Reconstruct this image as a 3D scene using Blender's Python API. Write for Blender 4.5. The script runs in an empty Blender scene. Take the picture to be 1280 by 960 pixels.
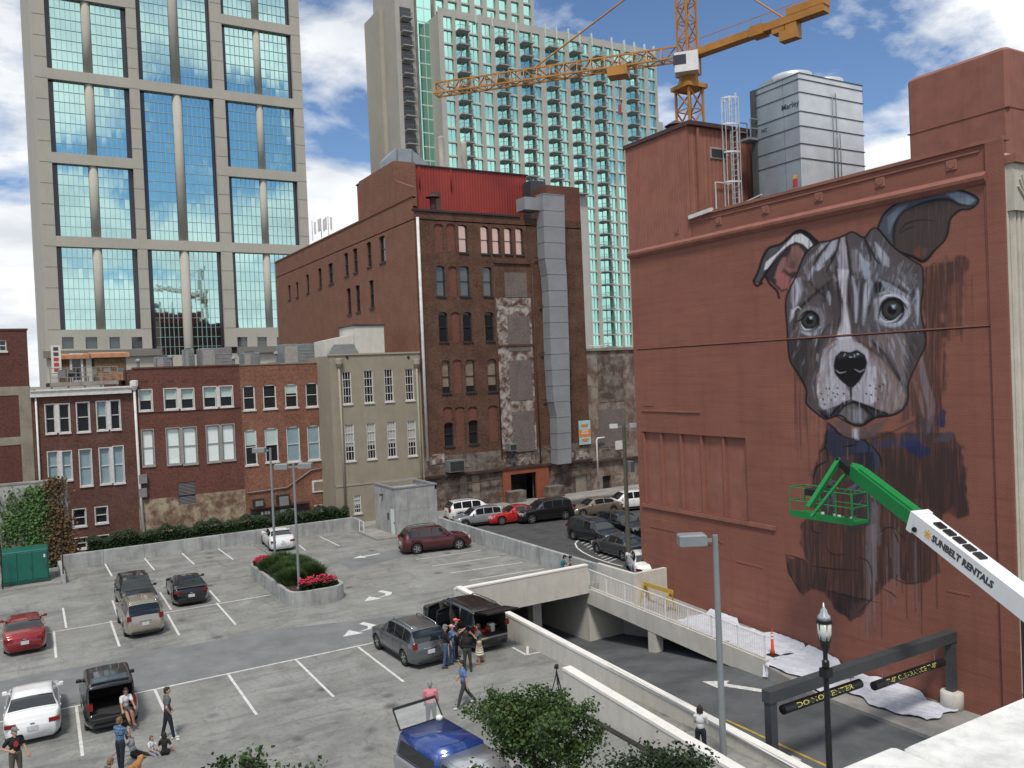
import bpy, bmesh, math, random
import numpy as np
from mathutils import Vector, Matrix
R_ = math.radians
rnd = random.Random(7)
SC = bpy.context.scene
COL = SC.collection

# ------------------------------------------------------------------ camera
CAM_H = 12.6; FPX = 1060.0
_roll, _pitch, _yaw = R_(-2.44), R_(-.95), R_(30.6)
_fw = Vector((math.sin(_yaw)*math.cos(_pitch), math.cos(_yaw)*math.cos(_pitch), math.sin(_pitch)))
_rt = Vector((math.cos(_yaw), -math.sin(_yaw), 0)); _up = _rt.cross(_fw)
_r2 = _rt*math.cos(_roll)+_up*math.sin(_roll); _u2 = -_rt*math.sin(_roll)+_up*math.cos(_roll)
CAMP = Vector((0, 0, CAM_H))
cd = bpy.data.cameras.new('camera'); cam = bpy.data.objects.new('camera', cd); COL.objects.link(cam)
cd.sensor_width = 36; cd.lens = 36*FPX/1280; cd.clip_start = .1; cd.clip_end = 6000
m = Matrix.Identity(4)
for i, v in enumerate((_r2, _u2, -_fw)):
    for j in range(3): m[j][i] = v[j]
for j in range(3): m[j][3] = CAMP[j]
cam.matrix_world = m
SC.camera = cam
SC.render.resolution_x, SC.render.resolution_y = 1024, 768

# ------------------------------------------------------------------ sky, sun, exposure
SUN_EL, SUN_AZ = R_(58), R_(215)     # azimuth measured clockwise from +Y
W = bpy.data.worlds.new('World'); SC.world = W; W.use_nodes = True
nt = W.node_tree; N = nt.nodes; L = nt.links
for n in list(N): N.remove(n)
def wn(t, **k):
    n = N.new(t)
    for a, b in k.items(): setattr(n, a, b)
    return n
out = wn('ShaderNodeOutputWorld'); bg = wn('ShaderNodeBackground'); bg.inputs[1].default_value = .082
sky = wn('ShaderNodeTexSky', sky_type='NISHITA', sun_disc=False)
sky.sun_elevation = SUN_EL; sky.sun_rotation = SUN_AZ; sky.air_density = 1.0; sky.dust_density = .1; sky.ozone_density = 3.0
tc = wn('ShaderNodeTexCoord'); sp = wn('ShaderNodeSeparateXYZ'); L.new(tc.outputs['Generated'], sp.inputs[0])
def wmath(op, a, b=None, c=None):
    n = wn('ShaderNodeMath', operation=op)
    for i, v in enumerate((a, b, c)):
        if v is None: continue
        if isinstance(v, (int, float)): n.inputs[i].default_value = v
        else: L.new(v, n.inputs[i])
    return n.outputs[0]
zc = wmath('ADD', wmath('MAXIMUM', sp.outputs[2], 0.0), .22)
px_ = wmath('DIVIDE', sp.outputs[0], zc); py_ = wmath('DIVIDE', sp.outputs[1], zc)
cb = wn('ShaderNodeCombineXYZ'); L.new(px_, cb.inputs[0]); L.new(py_, cb.inputs[1]); cb.inputs[2].default_value = 3.1
nz = wn('ShaderNodeTexNoise'); nz.inputs['Scale'].default_value = 1.5; nz.inputs['Detail'].default_value = 9; nz.inputs['Roughness'].default_value = .55
nz.inputs['Distortion'].default_value = .25
mp = wn('ShaderNodeMapping'); mp.inputs['Location'].default_value = (2.3, 6.4, 0); L.new(cb.outputs[0], mp.inputs[0]); L.new(mp.outputs[0], nz.inputs['Vector'])
rp = wn('ShaderNodeValToRGB'); rp.color_ramp.elements[0].position = .44; rp.color_ramp.elements[1].position = .53; hz_ = wn('ShaderNodeMapRange'); hz_.inputs[1].default_value = 0; hz_.inputs[2].default_value = .22; hz_.inputs[3].default_value = .16; hz_.inputs[4].default_value = 0; L.new(sp.outputs[2], hz_.inputs[0]); L.new(wmath('ADD', nz.outputs[0], hz_.outputs[0]), rp.inputs[0])
nz2 = wn('ShaderNodeTexNoise'); nz2.inputs['Scale'].default_value = 2.6; nz2.inputs['Detail'].default_value = 6; L.new(mp.outputs[0], nz2.inputs['Vector'])
rp2 = wn('ShaderNodeValToRGB'); rp2.color_ramp.elements[0].position = .35; rp2.color_ramp.elements[1].position = .62
rp2.color_ramp.elements[0].color = (7.2, 7.6, 8.1, 1); rp2.color_ramp.elements[1].color = (10.9, 11.0, 11.1, 1); L.new(nz2.outputs[0], rp2.inputs[0])
mx = wn('ShaderNodeMix', data_type='RGBA'); L.new(rp.outputs[0], mx.inputs[0]); tn = wn('ShaderNodeMix', data_type='RGBA', blend_type='MULTIPLY'); tn.inputs[0].default_value = 1; L.new(sky.outputs[0], tn.inputs[6]); tn.inputs[7].default_value = (.92, 1.02, 1.14, 1); L.new(tn.outputs[2], mx.inputs[6]); L.new(rp2.outputs[0], mx.inputs[7])
L.new(mx.outputs[2], bg.inputs[0]); L.new(bg.outputs[0], out.inputs[0])
sd = bpy.data.lights.new('sun', 'SUN'); sd.energy = 2.4; sd.angle = R_(11); sd.color = (1, .93, .83)
so = bpy.data.objects.new('sun', sd); COL.objects.link(so)
_sv = Vector((math.sin(SUN_AZ)*math.cos(SUN_EL), math.cos(SUN_AZ)*math.cos(SUN_EL), math.sin(SUN_EL)))
so.rotation_euler = _sv.to_track_quat('Z', 'Y').to_euler(); so.location = (0, 0, 60)
vs = SC.view_settings; vs.view_transform = 'Standard'; vs.look = 'None'; vs.exposure = .32; vs.gamma = 1; vs.use_curve_mapping = False

# ------------------------------------------------------------------ pixel -> direction helpers (distance always from a real plane)
def ray(x, y):
    return _r2*((x-640)/FPX) + _u2*(-(y-480)/FPX) + _fw
def pZ(x, y, z=0.): d = ray(x, y); return CAMP + d*((z-CAM_H)/d.z)
def pX(x, y, c): d = ray(x, y); return CAMP + d*(c/d.x)
def pY(x, y, c): d = ray(x, y); return CAMP + d*(c/d.y)
def pD(x, y, dist): d = ray(x, y); return CAMP + d*dist      # dist = depth along the view axis
def proj(p):
    q = Vector(p)-CAMP; w = q.dot(_fw); return 640+FPX*q.dot(_r2)/w, 480-FPX*q.dot(_u2)/w

# ------------------------------------------------------------------ materials
MATS = {}
def lin(c):
    return tuple((v/12.92 if v <= .04045 else ((v+.055)/1.055)**2.4) for v in (x/255 for x in c))
class NT:
    def __init__(s, name):
        s.m = bpy.data.materials.new(name); s.m.use_nodes = True; s.t = s.m.node_tree; s.b = s.t.nodes['Principled BSDF']
    def n(s, t, **k):
        q = s.t.nodes.new(t)
        for a, b in k.items(): setattr(q, a, b)
        return q
    def l(s, a, b): s.t.links.new(a, b)
    def math(s, op, a, b=None):
        q = s.n('ShaderNodeMath', operation=op)
        for i, v in enumerate((a, b)):
            if v is None: continue
            if isinstance(v, (int, float)): q.inputs[i].default_value = v
            else: s.l(v, q.inputs[i])
        return q.outputs[0]
    def noise(s, vec, scale, detail=4, rough=.55, dist=0):
        q = s.n('ShaderNodeTexNoise'); q.inputs['Scale'].default_value = scale; q.inputs['Detail'].default_value = detail
        q.inputs['Roughness'].default_value = rough; q.inputs['Distortion'].default_value = dist; s.l(vec, q.inputs['Vector']); return q.outputs[0]
    def ramp(s, fac, stops):
        q = s.n('ShaderNodeValToRGB'); e = q.color_ramp.elements
        while len(e) < len(stops): e.new(.5)
        for i, (p, c) in enumerate(stops):
            e[i].position = p; e[i].color = (c, c, c, 1) if isinstance(c, (int, float)) else (*c, 1)
        s.l(fac, q.inputs[0]); return q.outputs[0]
    def mix(s, fac, a, b, mode='MIX'):
        q = s.n('ShaderNodeMix', data_type='RGBA', blend_type=mode)
        for i, v in ((0, fac), (6, a), (7, b)):
            if isinstance(v, (int, float)): q.inputs[i].default_value = v
            elif isinstance(v, tuple): q.inputs[i].default_value = (*v[:3], 1)
            else: s.l(v, q.inputs[i])
        return q.outputs[2]
    def scalev(s, vec, sc):
        q = s.n('ShaderNodeMapping'); q.inputs['Scale'].default_value = sc; s.l(vec, q.inputs[0]); return q.outputs[0]
    def bump(s, h, st, dist=.02):
        q = s.n('ShaderNodeBump'); q.inputs['Strength'].default_value = st; q.inputs['Distance'].default_value = dist
        s.l(h, q.inputs['Height']); s.l(q.outputs[0], s.b.inputs['Normal'])
    def pos(s, kind='Object'):
        return s.n('ShaderNodeTexCoord').outputs[kind]
    def wpos(s): return s.n('ShaderNodeNewGeometry').outputs['Position']

def mat(name, col, rough=.7, metal=0., var=.18, vs=1.5, bump=0., bs=30., spec=.4, streak=0., coat=0.):
    """one colour with soft dirt variation, optional vertical streaks and fine relief"""
    if name in MATS: return MATS[name]
    q = NT(name); q.b.inputs['Roughness'].default_value = rough; q.b.inputs['Metallic'].default_value = metal
    q.b.inputs['Specular IOR Level'].default_value = spec
    if coat: q.b.inputs['Coat Weight'].default_value = coat; q.b.inputs['Coat Roughness'].default_value = .06
    P = q.pos(); c = tuple(col)
    if var:
        f = q.noise(P, vs, 6, .6)
        cc = q.mix(q.ramp(f, [(.3, 0), (.7, 1)]), tuple(v*(1-var) for v in c), tuple(min(1, v*(1+var)) for v in c))
        if streak:
            f2 = q.noise(q.scalev(P, (2.2, 2.2, .16)), 1.6, 5, .6)
            cc = q.mix(q.math('MULTIPLY', q.ramp(f2, [(.5, 0), (.72, 1)]), streak), cc, tuple(v*.45 for v in c))
        q.l(cc, q.b.inputs['Base Color'])
    else: q.b.inputs['Base Color'].default_value = (*c, 1)
    if bump: q.bump(q.noise(P, bs, 4), bump)
    MATS[name] = q.m; return q.m

def brick(name, c1, c2, mortar, stain=None, stain_amt=.5, sscale=.25, dark=.35, bump=.25, patch=None):
    """brick courses from world position (x+y along the wall, z up) with broad soot or whitewash patches"""
    if name in MATS: return MATS[name]
    q = NT(name); q.b.inputs['Roughness'].default_value = .9; q.b.inputs['Specular IOR Level'].default_value = .15
    P = q.wpos(); s = q.n('ShaderNodeSeparateXYZ'); q.l(P, s.inputs[0])
    u = q.math('ADD', s.outputs[0], s.outputs[1]); cv = q.n('ShaderNodeCombineXYZ'); q.l(u, cv.inputs[0]); q.l(s.outputs[2], cv.inputs[1])
    b = q.n('ShaderNodeTexBrick'); b.inputs['Color1'].default_value = (*c1, 1); b.inputs['Color2'].default_value = (*c2, 1); b.inputs['Mortar'].default_value = (*mortar, 1)
    b.inputs['Scale'].default_value = 1; b.inputs['Brick Width'].default_value = .215; b.inputs['Row Height'].default_value = .075; b.inputs['Mortar Size'].default_value = .008
    q.l(cv.outputs[0], b.inputs['Vector'])
    f = q.noise(cv.outputs[0], .6, 8, .65); col = q.mix(q.ramp(f, [(.35, 0), (.65, 1)]), b.outputs[0], q.mix(1., b.outputs[0], (1-dark,)*3, 'MULTIPLY'))
    f3 = q.noise(q.scalev(cv.outputs[0], (1.8, .16, 1)), 1.3, 6, .6)
    col = q.mix(q.math('MULTIPLY', q.ramp(f3, [(.5, 0), (.75, 1)]), dark), col, (.02, .017, .015))
    f4 = q.noise(cv.outputs[0], 6, 4, .75); col = q.mix(q.ramp(f4, [(.35, 0), (.7, .5)]), col, tuple(min(1, v*1.55) for v in c1)); col = q.mix(q.ramp(q.noise(cv.outputs[0], 5, 4, .75), [(.3, .5), (.48, 0)]), col, tuple(v*.4 for v in c2))
    if stain:
        f2 = q.noise(cv.outputs[0], sscale, 9, .68, .4)
        col = q.mix(q.math('MULTIPLY', q.ramp(f2, [(.42, 0), (.60, 1)]), stain_amt), col, stain)
    q.l(col, q.b.inputs['Base Color']); q.bump(b.outputs[1], -bump, .01)
    MATS[name] = q.m; return q.m

def concrete(name, col, joints=0., streak=.5, blot=.3, rough=.85, blots=.9):
    if name in MATS: return MATS[name]
    q = NT(name); q.b.inputs['Roughness'].default_value = rough; q.b.inputs['Specular IOR Level'].default_value = .25
    P = q.wpos(); f = q.noise(P, blots, 9, .65)
    c = q.mix(q.ramp(f, [(.32, 0), (.68, 1)]), tuple(v*(1-blot) for v in col), tuple(v*(1+blot*.6) for v in col))
    if streak:
        f2 = q.noise(q.scalev(P, (1.6, 1.6, .25)), 1.7, 7, .65)
        c = q.mix(q.math('MULTIPLY', q.ramp(f2, [(.48, 0), (.7, 1)]), streak), c, tuple(v*.42 for v in col))
    f3 = q.noise(P, 14, 4, .7); c = q.mix(q.ramp(f3, [(.3, .25), (.5, 0)]), c, tuple(v*.6 for v in col))
    q.l(c, q.b.inputs['Base Color']); q.bump(q.noise(P, 22, 5), .12, .01)
    MATS[name] = q.m; return q.m

def leafmat(name, c1, c2, trans=.25):
    if name in MATS: return MATS[name]
    q = NT(name); q.b.inputs['Roughness'].default_value = .55; q.b.inputs['Specular IOR Level'].default_value = .3
    r = q.n('ShaderNodeNewGeometry').outputs['Random Per Island']
    q.l(q.mix(r, c1, c2), q.b.inputs['Base Color']); q.b.inputs['Transmission Weight'].default_value = 0
    q.b.inputs['Subsurface Weight'].default_value = 0
    MATS[name] = q.m; return q.m

def glass(name, col, rough=.05, metal=0., spec=.6, var=0.):
    if name in MATS: return MATS[name]
    q = NT(name); q.b.inputs['Roughness'].default_value = rough; q.b.inputs['Metallic'].default_value = metal; q.b.inputs['Specular IOR Level'].default_value = spec
    if var:
        r = q.n('ShaderNodeNewGeometry').outputs['Random Per Island']
        q.l(q.mix(r, tuple(v*(1-var) for v in col), tuple(min(1, v*(1+var)) for v in col)), q.b.inputs['Base Color'])
    else: q.b.inputs['Base Color'].default_value = (*col, 1)
    MATS[name] = q.m; return q.m

# ------------------------------------------------------------------ mesh builder and scene tree
def org(root):
    v = Vector((0, 0, 0)); o = root
    while o is not None: v += o.location; o = o.parent
    return v
class MB:
    """collects shapes; world coordinates minus the root's location"""
    def __init__(s, root=None): s.v = []; s.f = []; s.mi = []; s.sm = []; s.o = org(root) if root else Vector((0, 0, 0)); s.cur = 0; s.smooth = False
    def add(s, vs, fs):
        k = len(s.v); s.v += [(p[0]-s.o.x, p[1]-s.o.y, p[2]-s.o.z) for p in vs]
        for f in fs: s.f.append(tuple(i+k for i in f)); s.mi.append(s.cur); s.sm.append(s.smooth)
        return s
    def box(s, x0, x1, y0, y1, z0, z1):
        if x0 > x1: x0, x1 = x1, x0
        if y0 > y1: y0, y1 = y1, y0
        if z0 > z1: z0, z1 = z1, z0
        return s.add([(x0,y0,z0),(x1,y0,z0),(x1,y1,z0),(x0,y1,z0),(x0,y0,z1),(x1,y0,z1),(x1,y1,z1),(x0,y1,z1)],
            [(0,3,2,1),(4,5,6,7),(0,1,5,4),(1,2,6,5),(2,3,7,6),(3,0,4,7)])
    def bbox(s, x0, x1, y0, y1, z0, z1, b=.03):
        """box with its four vertical and top edges chamfered"""
        p = [(x0+b,y0),(x1-b,y0),(x1,y0+b),(x1,y1-b),(x1-b,y1),(x0+b,y1),(x0,y1-b),(x0,y0+b)]
        cx, cy = (x0+x1)/2, (y0+y1)/2
        q = [(x+(b if x < cx else -b), y+(b if y < cy else -b)) for x, y in p]
        vs = [(*a, z0) for a in p]+[(*a, z1-b) for a in p]+[(*a, z1) for a in q]
        fs = [tuple(range(7, -1, -1)), tuple(range(16, 24))]
        for k in (0, 8):
            for i in range(8): j = (i+1) % 8; fs.append((k+i, k+j, k+8+j, k+8+i))
        return s.add(vs, fs)
    def obox(s, c, ax, ay, az, hx, hy, hz):
        c = Vector(c); ax, ay, az = Vector(ax), Vector(ay), Vector(az)
        vs = [c+ax*(hx*a)+ay*(hy*b)+az*(hz*d) for d in (-1, 1) for a, b in ((-1,-1),(1,-1),(1,1),(-1,1))]
        return s.add(vs, [(0,3,2,1),(4,5,6,7),(0,1,5,4),(1,2,6,5),(2,3,7,6),(3,0,4,7)])
    def bar(s, a, b, w, h=None, up=(0, 0, 1)):
        a, b = Vector(a), Vector(b); d = (b-a); l = d.length
        if l < 1e-6: return s
        d /= l; up = Vector(up)
        if abs(d.dot(up)) > .98: up = Vector((1, 0, 0))
        y = up.cross(d).normalized(); z = d.cross(y)
        return s.obox((a+b)/2, d, y, z, l/2, w/2, (h or w)/2)
    def quad(s, a, b, c, d): return s.add([a, b, c, d], [(0, 1, 2, 3)])
    def poly(s, pts): return s.add(pts, [tuple(range(len(pts)))])
    def prism(s, pts, off):
        """polygon (3D points) extruded by vector off"""
        n = len(pts); off = Vector(off); pts = [Vector(p) for p in pts]
        nrm = Vector((0, 0, 0))
        for i in range(n): nrm += pts[i].cross(pts[(i+1) % n])
        if nrm.dot(off) > 0: pts = pts[::-1]
        vs = pts+[p+off for p in pts]
        fs = [tuple(range(n)), tuple(range(2*n-1, n-1, -1))]+[(i, i+n, (i+1) % n+n, (i+1) % n) for i in range(n)]
        return s.add(vs, fs)
    def tube(s, path, r, n=8, caps=True):
        path = [Vector(p) for p in path]; m = len(path)
        rs = r if isinstance(r, (list, tuple)) else [r]*m
        vs = []; fs = []; ref = None
        for i, p in enumerate(path):
            d = (path[min(i+1, m-1)]-path[max(i-1, 0)])
            d = d.normalized() if d.length > 1e-9 else Vector((0, 0, 1))
            if ref is None: ref = Vector((0, 0, 1)) if abs(d.z) < .9 else Vector((1, 0, 0))
            x = ref.cross(d).normalized(); y = d.cross(x); ref = -x.cross(d) if False else ref
            for k in range(n):
                t = 2*math.pi*k/n; vs.append(p+x*(rs[i]*math.cos(t))+y*(rs[i]*math.sin(t)))
        for i in range(m-1):
            for k in range(n): j = (k+1) % n; fs.append((i*n+k, i*n+j, i*n+n+j, i*n+n+k))
        if caps: fs += [tuple(range(n-1, -1, -1)), tuple((m-1)*n+k for k in range(n))]
        return s.add(vs, fs)
    def lathe(s, c, prof, n=16, axis='z'):
        """prof = [(radius, height)...]"""
        vs = []; fs = []; m = len(prof); c = Vector(c)
        for r, h in prof:
            for k in range(n):
                t = 2*math.pi*k/n; a, b = r*math.cos(t), r*math.sin(t)
                vs.append(c+(Vector((a, b, h)) if axis == 'z' else Vector((h, a, b)) if axis == 'x' else Vector((b, h, a))))
        for i in range(m-1):
            for k in range(n): j = (k+1) % n; fs.append((i*n+k, i*n+j, i*n+n+j, i*n+n+k))
        fs += [tuple(range(n-1, -1, -1)), tuple((m-1)*n+k for k in range(n))]
        return s.add(vs, fs)
    def mesh(s, name):
        me = bpy.data.meshes.new(name); me.from_pydata(s.v, [], s.f)
        if any(s.mi): me.polygons.foreach_set('material_index', s.mi)
        if any(s.sm): me.polygons.foreach_set('use_smooth', s.sm)
        me.update(); return me
def tag(o, label=None, cat=None, group=None, kind=None):
    for k, v in (('label', label), ('category', cat), ('group', group), ('kind', kind)):
        if v: o[k] = v
    return o
def thing(name, label, cat, loc=(0, 0, 0), rz=0, group=None):
    o = bpy.data.objects.new(name, None); COL.objects.link(o); o.location = loc; o.rotation_euler = (0, 0, rz); o.empty_display_size = .2
    return tag(o, label, cat, group)
def obj(name, me, mats, parent=None):
    if isinstance(me, MB): me = me.mesh(name)
    if mats is not None:
        for q in (mats if isinstance(mats, (list, tuple)) else [mats]): me.materials.append(q)
    o = bpy.data.objects.new(name, me); COL.objects.link(o)
    if parent is not None: o.parent = parent
    return o
def struct(name, mb, mats, parent=None):
    o = obj(name, mb, mats, parent)
    if parent is None: o['kind'] = 'structure'
    return o
def single(name, mb, mats, label, cat, group=None, kind=None):
    return tag(obj(name, mb, mats), label, cat, group, kind)
def text_mesh(txt, size, extrude=.002, bold=.0, align='CENTER'):
    cu = bpy.data.curves.new('lettering', 'FONT'); cu.body = txt; cu.size = size; cu.extrude = extrude; cu.offset = bold; cu.align_x = align; cu.align_y = 'CENTER'; cu.resolution_u = 2
    o = bpy.data.objects.new('lettering', cu); COL.objects.link(o)
    dg = bpy.context.evaluated_depsgraph_get(); dg.update(); me = bpy.data.meshes.new_from_object(o.evaluated_get(dg)); bpy.data.objects.remove(o); return me
def frame_matrix(o, x, y, z):
    q = Matrix.Identity(4)
    for i, v in enumerate((x, y, z, o)):
        for j in range(3): q[j][i] = v[j]
    return q
# ================================================================== THE SETTING
def lotmat():
    q = NT('worn_deck_concrete'); q.b.inputs['Roughness'].default_value = .82; q.b.inputs['Specular IOR Level'].default_value = .3
    P = q.wpos(); base = (.245, .247, .232)
    f = q.noise(P, .35, 9, .68, .6); c = q.mix(q.ramp(f, [(.3, 0), (.7, 1)]), tuple(v*.62 for v in base), tuple(v*1.25 for v in base))
    f2 = q.noise(q.scalev(P, (.5, 2.6, 1)), .55, 8, .7, .5); c = q.mix(q.math('MULTIPLY', q.ramp(f2, [(.5, 0), (.68, 1)]), .6), c, (.075, .08, .08))
    f4 = q.noise(q.scalev(P, (2.4, .55, 1)), .5, 8, .7, .5); c = q.mix(q.math('MULTIPLY', q.ramp(f4, [(.53, 0), (.7, 1)]), .5), c, (.085, .088, .085))
    f3 = q.noise(P, 5, 5, .75); c = q.mix(q.ramp(f3, [(.34, .5), (.48, 0)]), c, (.1, .1, .098))
    f5 = q.noise(P, .16, 4, .6); c = q.mix(q.ramp(f5, [(.5, 0), (.62, .35)]), c, (.27, .275, .26))
    v = q.n('ShaderNodeTexVoronoi'); v.inputs['Scale'].default_value = .42; q.l(P, v.inputs['Vector'])      # oil spots
    c = q.mix(q.ramp(v.outputs['Distance'], [(.05, .75), (.16, 0)]), c, (.05, .05, .05))
    v2 = q.n('ShaderNodeTexVoronoi', feature='DISTANCE_TO_EDGE'); v2.inputs['Scale'].default_value = .16; nn_ = q.n('ShaderNodeTexNoise'); nn_.inputs['Scale'].default_value = .45; nn_.inputs['Detail'].default_value = 6; q.l(P, nn_.inputs['Vector']); va_ = q.n('ShaderNodeVectorMath', operation='MULTIPLY_ADD'); q.l(nn_.outputs['Color'], va_.inputs[0]); va_.inputs[1].default_value = (5, 5, 0); q.l(P, va_.inputs[2]); q.l(va_.outputs[0], v2.inputs['Vector'])
    c = q.mix(q.ramp(v2.outputs['Distance'], [(.001, .4), (.004, 0)]), c, (.05, .05, .048))
    v3 = q.n('ShaderNodeTexVoronoi'); v3.inputs['Scale'].default_value = 1.3; q.l(P, v3.inputs['Vector']); c = q.mix(q.ramp(v3.outputs['Distance'], [(.03, .55), (.09, 0)]), c, (.06, .06, .058))
    q.l(c, q.b.inputs['Base Color']); q.bump(q.noise(P, 18, 5), .15, .01); return q.m
M_LOT = lotmat()
M_ASPH = concrete('old_asphalt', (.074, .075, .077), streak=0, blot=.3, rough=.9)
M_ROAD = concrete('ramp_asphalt', (.10, .108, .114), streak=0, blot=.35, rough=.85, blots=.5)
M_LANE = concrete('resurfaced_strip', (.185, .192, .195), streak=0, blot=.25, rough=.85, blots=.6)
M_CONC = concrete('board_formed_concrete', (.36, .37, .36), streak=.6, blot=.3)
M_WHITEC = concrete('pale_painted_concrete', (.56, .54, .485), streak=.22, blot=.10)
M_CAP = concrete('white_painted_cap', (.74, .725, .68), streak=.1, blot=.1)
M_PAINT = concrete('worn_white_road_paint', (.62, .63, .61), streak=0, blot=.3, blots=5)
M_YPAINT = concrete('worn_yellow_road_paint', (.45, .3, .05), streak=0, blot=.35, blots=4)
M_SIDE = concrete('sidewalk_concrete', (.30, .29, .27), streak=0, blot=.3)
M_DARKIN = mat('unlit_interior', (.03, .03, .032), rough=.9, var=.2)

# ground sheet with the ramp well left open
gx0, gx1, gy0, gy1 = 19.96, 31.36, -30., 40.1
E_ = 2500.
g = MB()
g.quad((-E_, -E_, -.06), (gx0, -E_, -.06), (gx0, E_, -.06), (-E_, E_, -.06))
g.quad((gx1, -E_, -.06), (E_, -E_, -.06), (E_, E_, -.06), (gx1, E_, -.06))
g.quad((gx0, gy1, -.06), (gx1, gy1, -.06), (gx1, E_, -.06), (gx0, E_, -.06))
g.quad((gx0, -E_, -.06), (gx1, -E_, -.06), (gx1, gy0, -.06), (gx0, gy0, -.06))
struct('ground', g, M_ASPH)
lot = MB()
lot.box(-45, 19.96, 2.6, 67.1, -.35, 0); lot.box(19.96, 28.95, 40.0, 67.1, -.35, 0)
lot.box(-45, 2.4, 62.3, 67.1, -.3, .16)                      # raised pad under the green cabinet
LOT = struct('parking_lot', lot, M_LOT)
st = MB(); st.quad((29.1, 36.8, -.02), (75, 39, -.02), (75, 66.2, -.02), (29.1, 66.2, -.02)); struct('street', st, M_ASPH)
sw = MB(); sw.box(29.1, 90, 66.2, 69.6, -.05, .13); sw.box(-45, 29.1, 67.1, 73.2, -.05, .06); struct('pavement', sw, M_SIDE)
# ramp down to the garage under the lot
rz = [(-30, -1.5), (22, -1.5), (28.5, -1.55), (33, -2.2), (40, -3.35), (52, -3.7)]
rd = MB()
for (a, za), (b, zb) in zip(rz, rz[1:]): rd.quad((19.96, a, za), (31.34, a, za), (31.34, b, zb), (19.96, b, zb))
RAMP = struct('ramp_road', rd, M_ROAD)
def zr(y):
    for (a, za), (b, zb) in zip(rz, rz[1:]):
        if a <= y <= b: return za+(zb-za)*(y-a)/(b-a)
    return -3.7
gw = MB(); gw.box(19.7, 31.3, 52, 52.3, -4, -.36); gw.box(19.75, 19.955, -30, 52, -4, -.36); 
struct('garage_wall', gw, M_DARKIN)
gw2 = MB(); gw2.box(28.3, 31.33, 40.2, 52, -4.2, -.4); struct('garage_side_wall', gw2, M_WHITEC)
gwl = MB(); gwl.box(30.75, 31.0, 29.5, 40.2, -4, -.9); struct('retaining_wall', gwl, M_WHITEC)

# ---- painted markings (children of the surface they lie on)
def stripe(root, a, b, w, z, m=M_PAINT, name='painted_line'):
    a, b = Vector(a), Vector(b); d = (b-a).normalized(); n = Vector((-d.y, d.x, 0))*(w/2)
    s = MB(); s.quad((*(a-n).xy, z), (*(b-n).xy, z), (*(b+n).xy, z), (*(a+n).xy, z)); return obj(name, s, m, root)
def z4(x, y): return (x/3.2, 660+y/3.2)
def z8(x, y): return (300+x/3.2, 600+y/3.2)
segs = [(z4, 420, 143, 448, 193), (z4, 577, 120, 617, 168), (z4, 727, 100, 777, 146), (z4, 873, 83, 933, 127), (z4, 1010, 65, 1080, 107), (z4, 1195, 68, 1222, 90),
 (z4, 252, 320, 265, 400), (z4, 450, 290, 475, 365), (z4, 640, 258, 685, 327), (z4, 838, 250, 880, 297), (z4, 45, 352, 48, 430),
 (z4, 215, 412, 224, 520), (z4, 442, 372, 478, 474), (z4, 670, 345, 717, 430), (z4, 866, 300, 943, 387),
 (z4, 305, 710, 330, 912), (z4, 618, 645, 712, 848), (z4, 910, 582, 1027, 748), (z8, 222, 718, 375, 868), (z8, 472, 668, 655, 808),
 (z8, 705, 318, 965, 282), (z8, 768, 345, 1040, 306), (z8, 840, 373, 1130, 330), (z8, 915, 402, 1215, 355), (z8, 50, 258, 120, 300), (z8, 320, 227, 398, 264),
 (z8, 1090, 670, 1145, 700), (z8, 1145, 700, 1208, 688), (z8, 1150, 655, 1150, 698)]
for k, x0, y0, x1, y1 in segs: stripe(LOT, pZ(*k(x0, y0)), pZ(*k(x1, y1)), .11, .009)
stripe(LOT, (-6, 50.2, 0), (12.6, 50.2, 0), .1, .0055); stripe(LOT, (-6, 37.9, 0), (14.2, 37.9, 0), .11, .0055)
s = MB(); s.quad((-45, 38.0, .0025), (10.5, 38.0, .0025), (10.5, 43.2, .0025), (-45, 43.2, .0025)); s.quad((10.5, 38.0, .0025), (17.5, 38.6, .0025), (17.5, 41.2, .0025), (10.5, 43.2, .0025))
obj('resurfaced_strip', s, M_LANE, LOT)
s = MB(); s.quad(pZ(415, 700, .003), pZ(500, 688, .003), pZ(512, 694, .003), pZ(440, 712, .003)); obj('resurfaced_strip', s, M_LANE, LOT)
def arrow(root, c, ang, k=1., curved=False, f=None, m=M_PAINT):
    f = f or (lambda x, y: .0085); ca, sa = math.cos(ang), math.sin(ang)
    T = lambda x, y: (c[0]+k*(x*ca-y*sa), c[1]+k*(x*sa+y*ca), f(c[0]+k*(x*ca-y*sa), c[1]+k*(x*sa+y*ca)))
    s = MB(); s.poly([T(1.2, 0), T(.3, .5), T(.3, -.5)])
    if curved: s.poly([T(.3, .16), T(-.35, .16), T(-.62, -.1), T(-.7, -.8), T(-1.05, -.8), T(-.98, .1), T(-.5, .42-.55*.0)][:7])
    else: s.quad(T(.3, .15), T(-1.1, .15), T(-1.1, -.15), T(.3, -.15))
    return obj('painted_arrow', s, m, root)
for (px, py) in (z8(557, 465), z8(482, 600)): arrow(LOT, pZ(px, py), R_(205), 1.0, True)
arrow(LOT, pZ(*z8(508, 304)), R_(185), .9)
arrow(RAMP, (26.4, 26.9), R_(118), 1.15, f=lambda x, y: zr(y)+.012)
stripe(RAMP, (23.6, 10, 0), (23.6, 24.5, 0), .12, -1.494, M_YPAINT)
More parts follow.
